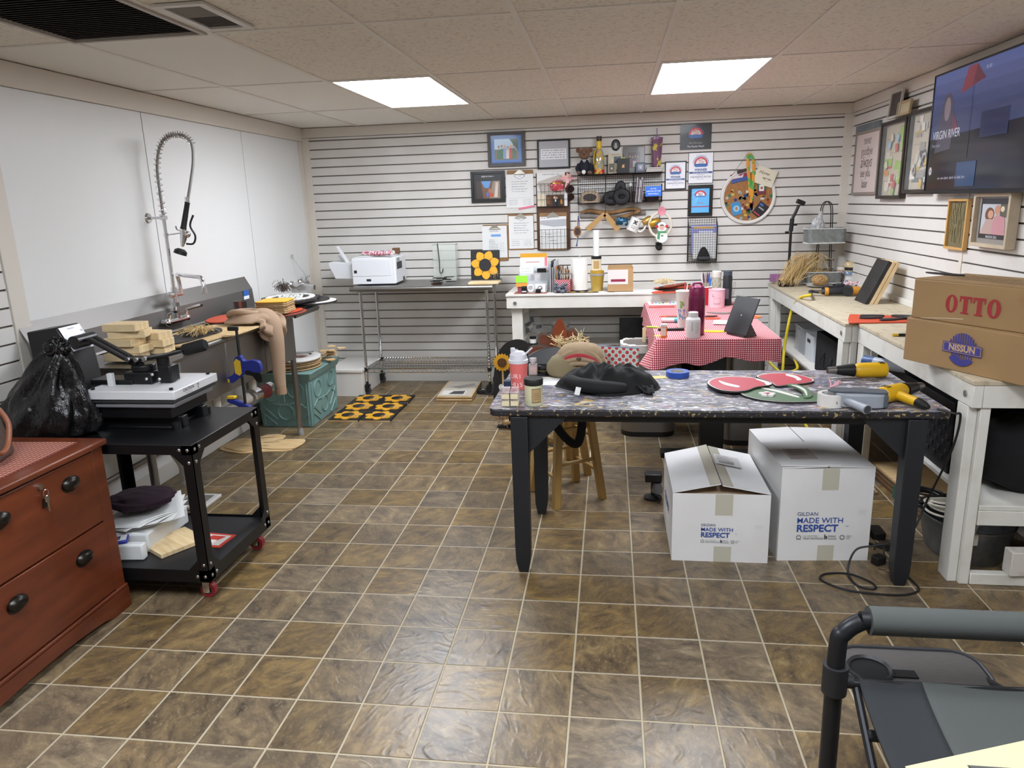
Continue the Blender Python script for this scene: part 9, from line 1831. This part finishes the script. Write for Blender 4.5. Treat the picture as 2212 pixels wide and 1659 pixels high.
def carton(label,loc,rz,w_,d_,h_,tent,tx):
 t=thing('shipping_carton',label,'carton',loc,rz,'white cartons under the painted table')
 mb=MB();mb.box(0,0,0,w_,.004,h_);mb.box(0,d_-.004,0,w_,d_,h_);mb.box(0,.004,0,.004,d_-.004,h_);mb.box(w_-.004,.004,0,w_,d_-.004,h_);mb.box(.004,.004,0,w_-.004,d_-.004,.004);mb.build('box_walls',WC,t,smooth=0)
 MB().box(.006,.006,h_-.012,w_-.006,d_-.006,h_-.008).build('inner_flap',WCI,t,smooth=0)
 for s_ in(0,1):
  mb=MB();a,b=(0,w_/2-.003)if s_==0 else(w_,w_/2+.003);za,zb=h_+.001,h_+tent*(1 if s_==0 else.85)
  mb.add([(a,.0,za),(b,.0,zb),(b,d_,zb+.004),(a,d_,za),(a,.0,za+.004),(b,.0,zb+.004),(b,d_,zb+.008),(a,d_,za+.004)],[(0,3,2,1),(4,5,6,7),(0,1,5,4),(1,2,6,5),(2,3,7,6),(3,0,4,7)]);mb.build('top_flap',WC,t,smooth=0)
 if tent>.02:
  for s_ in(0,1):
   k0,k1=(.74,.98)if s_==0 else(.98,.74);mb=MB();x0_,x1_=(w_/2*.76,w_/2-.004)if s_==0 else(w_-w_/2*.76,w_/2+.004);zq=lambda x:h_+.0055+(tent*(1 if s_==0 else.85))*(1-abs(x-w_/2)/(w_/2))
   mb.add([(x0_,.0,zq(x0_)+.001),(x1_,0,zq(x1_)+.001),(x1_,d_,zq(x1_)+.005),(x0_,d_,zq(x0_)+.003)],[(0,1,2,3)]);mb.build('top_tape',TAPE,t,smooth=0)
 for z0,z1 in((h_-.10,h_-.001),(.0,.075)):MB().box(w_*.44,-.0008,z0,w_*.62,-.0002,z1).build('tape_strip',TAPE,t,smooth=0)
 P2=MB(tr(0,-.0004,0)@Euler(WB).to_matrix().to_4x4());P2.lay=4;gildan(P2,*tx)
 P2.build('print',PR,t,smooth=0);P2=MB(tr(0,-.0004,0)@Euler(WB).to_matrix().to_4x4())
 for k in range(6):P2.rect(w_*.86+k*.006,h_*.5+.01*(k%2),w_*.862+k*.006,h_*.56,'#9a9895')
 P2.build('scuff_marks',PR,t,smooth=0)
 return t
c1=carton('smaller white carton with raised flaps and blue lettering under the table',(1.318,1.306,0),0,.42,.52,.325,.045,(.125,.15,.028))
P2=MB(tr(.27,.32,.325+.0385)@rot(.045*.85/.21*1.0,'Y')@rot(-.05));P2.rect(-.05,-.06,.07,.08,'#c4c2c0');[P2.rect(-.04,.06-.02*k,.02+.02*(k%2),.066-.02*k,'#8a8886')for k in range(4)];[P2.rect(-.03+.007*k,-.045,-.0265+.007*k,-.015,'#3a3938')for k in range(10)];P2.build('shipping_label',PR,c1,smooth=0)
P2=MB(tr(-.0005,.3,.16)@Euler((PI/2,0,-PI/2)).to_matrix().to_4x4());P2.txt('GILDAN',0,0,.06,'#2a4a96',.03);P2.build('side_print',PR,c1,smooth=0)
c2=carton('larger white carton with blue lettering standing right of the smaller one',(1.785,1.335,0),.075,.395,.56,.437,.006,(.075,.185,.040))
MB().box(-.004,.004,.4475,.25,.32,.4515).build('loose_flap',WC,c2,smooth=0);P2=MB(tr(.12,.15,.4517));P2.rect(-.06,-.07,.06,.07,'#b3aaa6');[P2.rect(-.045,.05-.022*k,.03,.058-.022*k,'#77706d')for k in range(4)];P2.build('shipping_label',PR,c2,smooth=0)
OAK=M('stool_wood','#b08d52',.45,var=('#a07d44',8,4),stretch=(1,1,.2))
def stool(label,c,rz,h_=.61,s_=.145):
 t=thing('wooden_stool',label,'stool',(c[0],c[1],0),rz,'natural wood stools behind the painted table')
 MB().lathe([(0,h_-.03),(.155,h_-.03),(.165,h_-.022),(.165,h_-.006),(.155,h_),(0,h_-.002)],32).build('seat',OAK,t)
 L=[]
 for sx,sy_ in((-1,-1),(1,-1),(1,1),(-1,1)):
  a,b=Vector((sx*s_,sy_*s_,0)),Vector((sx*.085,sy_*.085,h_-.031));L.append((a,b));mb=MB();q=.019;vs=[]
  for p_ in(a,b):vs+=[(p_.x+dx*q,p_.y+dy*q,p_.z)for dx,dy in((-1,-1),(1,-1),(1,1),(-1,1))]
  mb.add(vs,[(3,2,1,0),(4,5,6,7)]+[(j,(j+1)%4,4+(j+1)%4,4+j)for j in range(4)]);mb.build('leg',OAK,t,bevel=.003)
 for i in range(4):
  for zf in((.28,.62)if i%2 else(.40,.72)):
   p_=L[i][0].lerp(L[i][1],zf);q_=L[(i+1)%4][0].lerp(L[(i+1)%4][1],zf);MB().cyl(p_,q_,.0105,n=12).build('rung',OAK,t)
 return t
st1=stool('natural wood stool nearest the painted table, partly behind its leg',(.80,2.045),.57);st2=stool('second natural wood stool standing behind the first',(.715,2.42),.47)
t=thing('black_strap','wide black webbing strap hanging under the painted table','strap',(.82,1.70,.53));base=Vector((.82,1.70,.53));mb=MB();A_=spline([(.70,1.74,.69),(.75,1.70,.56),(.81,1.70,.46),(.87,1.70,.415),(.895,1.70,.46),(.905,1.71,.56),(.90,1.74,.69)],8)
mb.tube([p-base for p in A_],.022,8,flat=1.0);mb.v=[Vector((v.x,v.y*.35,v.z))for v in mb.v];mb.build('webbing',M('webbing','#0e0e0f',.9),t);MB().box(-.14,.0,.155,.1,.05,.17).build('hanger_plate',BLKM,t,smooth=0)
t=thing('floor_pedal','small black stand with grey cup behind the smaller white carton','stand',(1.275,2.02,0));MB().lathe([(.05,0),(.05,.01),(.012,.02),(.012,.10),(0,.10)],16).build('post',BLK,t);MB().cbox((.0,0,.125),(.09,.07,.045)).build('head',BLK,t,bevel=.006);MB().lathe([(.02,.1),(.03,.06),(.03,.05),(0,.05)],14,(.02,-.03,0)).build('grey_cup',M('cup_grey','#6d6d70',.4),t)
# ================================================================ folding chair in the foreground
CT=M('chair_tube','#26272a',.35,.4);CF1=M('chair_fabric_grey','#464947',.9,bump=(500,.1));CF2=M('chair_fabric_dark','#26282a',.9,bump=(500,.1));CPL=M('chair_plastic','#232427',.45)
ya,yn,xa,xb,za,zs=-.125,-.64,1.59,2.16,.60,.425
ch=thing('folding_chair','grey padded folding armchair with side table in the right foreground','chair',(1.85,-.38,0))
def kC():return MB(tr(-1.85,.38,0))
for y in(ya,yn):
 kC().tube(spline([(xa,y,.0),(xa,y,.25),(xa,y,.52),(xa+.012,y,.565),(xa+.05,y,za-.004),(xa+.09,y,za),(xb-.05,y,za),(xb,y,za-.01),(xb+.01,y,.5),(xb+.01,y,0)],8),.021,16).build('side_frame',CT,ch)
 mb=kC();mb.tube([(xa+.065,y,za),(xb-.09,y,za)],.034,20);mb.build('arm_sleeve',CF1,ch)
 kC().cyl((xa,y,.40),(xa,y,.475),.0295,n=18).build('joint_collar',CPL,ch);kC().cyl((xb+.01,y,.40),(xb+.01,y,.475),.0295,n=18).build('joint_collar',CPL,ch)
 kC().tube([(xa+.03,y+(.0 if y==yn else-.0),zs),(xb,y,zs)],.012,12).build('seat_rail',CT,ch)
 kC().cyl((xa,y,.435),(xa+.04,y,.43),.016,n=12).build('joint_arm',CPL,ch)
 kC().cyl((xa,y,0),(xa,y,.02),.018,n=12).build('foot_cap',CPL,ch);kC().cyl((xb+.01,y,0),(xb+.01,y,.02),.018,n=12).build('foot_cap',CPL,ch)
for x in(xa+.05,xb-.04):
 kC().tube([(x,ya,zs-.004),(x,yn,.05)],.010,10).build('cross_leg',CT,ch);kC().tube([(x+.024,yn,zs-.004),(x+.024,ya,.05)],.010,10).build('cross_leg',CT,ch)
kC().tube([(xa+.05,ya-.1,.36),(xa+.11,ya-.1,.355)],.013,10).build('pivot',CPL,ch)
def seat(x0,x1):
 def f(u,v):
  x=x0+(x1-x0)*u;y=ya+(yn-ya)*v;return(x,y,zs+.013-.055*math.sin(PI*v)**.8-.004*math.sin(PI*u))
 return f
mb=kC();mb.sheet(seat(xa+.055,xa+.20),10,30);mb.build('seat_band',CF2,ch,solid=.006,smooth=180);mb=kC();mb.sheet(seat(xa+.2005,xb-.02),20,30);mb.build('seat',CF1,ch,solid=.006,smooth=180)
mb=kC();mb.sheet(lambda u,v:(xb+.01+.03*math.sin(PI*u),ya+(yn-ya)*u,.62+.3*v),20,10);mb.build('backrest',CF1,ch,solid=.01,smooth=180)
for y in(ya,yn):kC().tube([(xb+.01,y,za-.02),(xb+.01,y,.95)],.0125,12).build('back_post',CT,ch)
tz=.405
st_=rrpoly(.345,.17,.06,6,1.815,ya+.105)
kC().prism(st_,tz-.014,tz).build('side_table',M('side_table_plastic','#4a4644',.5,var=('#413e3d',30,3),stretch=(1,8,1)),ch,bevel=.003)
mb=kC();mb.tube([(x,y,tz)for x,y in rrpoly(.345,.17,.06,6,1.815,ya+.105)],.006,8,closed=True);mb.build('table_rim',CPL,ch)
kC().lathe([(.052,.001),(.056,.006),(.052,.012),(.046,.006),(.046,.0012),(0,.001)],28,(1.70,ya+.085,tz)).build('cup_ring',CPL,ch);kC().prism(circ(.0455,28,1.70,ya+.085),tz+.0016,tz+.0022).build('cup_well',M('well_black','#060607',.9),ch,smooth=0)
kC().box(1.74,ya+.06,tz+.0005,1.81,ya+.09,tz+.004).build('phone_slot',M('well_black','#060607',.9),ch,smooth=0)
kC().tube([(1.66,ya,zs),(1.66,ya+.1,tz-.015)],.009,10).build('table_bracket',CT,ch);kC().tube([(1.98,ya,zs),(1.98,ya+.1,tz-.015)],.009,10).build('table_bracket',CT,ch)
t=thing('cream_folder','cream paper folder lying across the near chair arm at the picture corner','folder',(1.75,-.66,za+.0245));p0_,p1_=fz(1955,1656,za+.026),fz(2212,1600,za+.026);d=(p1_-p0_);d.z=0;n2=Vector((d.y,-d.x,0)).normalized();e=d.normalized();A_=p0_-e*.0;B_=p1_+e*.12
q=[A_,B_,B_+n2*.22,A_+n2*.22];MB().prism([(v.x-1.75,v.y+.66)for v in q],0,.002).build('folder',M('cream_folder','#c4ba8c',.6),t,smooth=0)
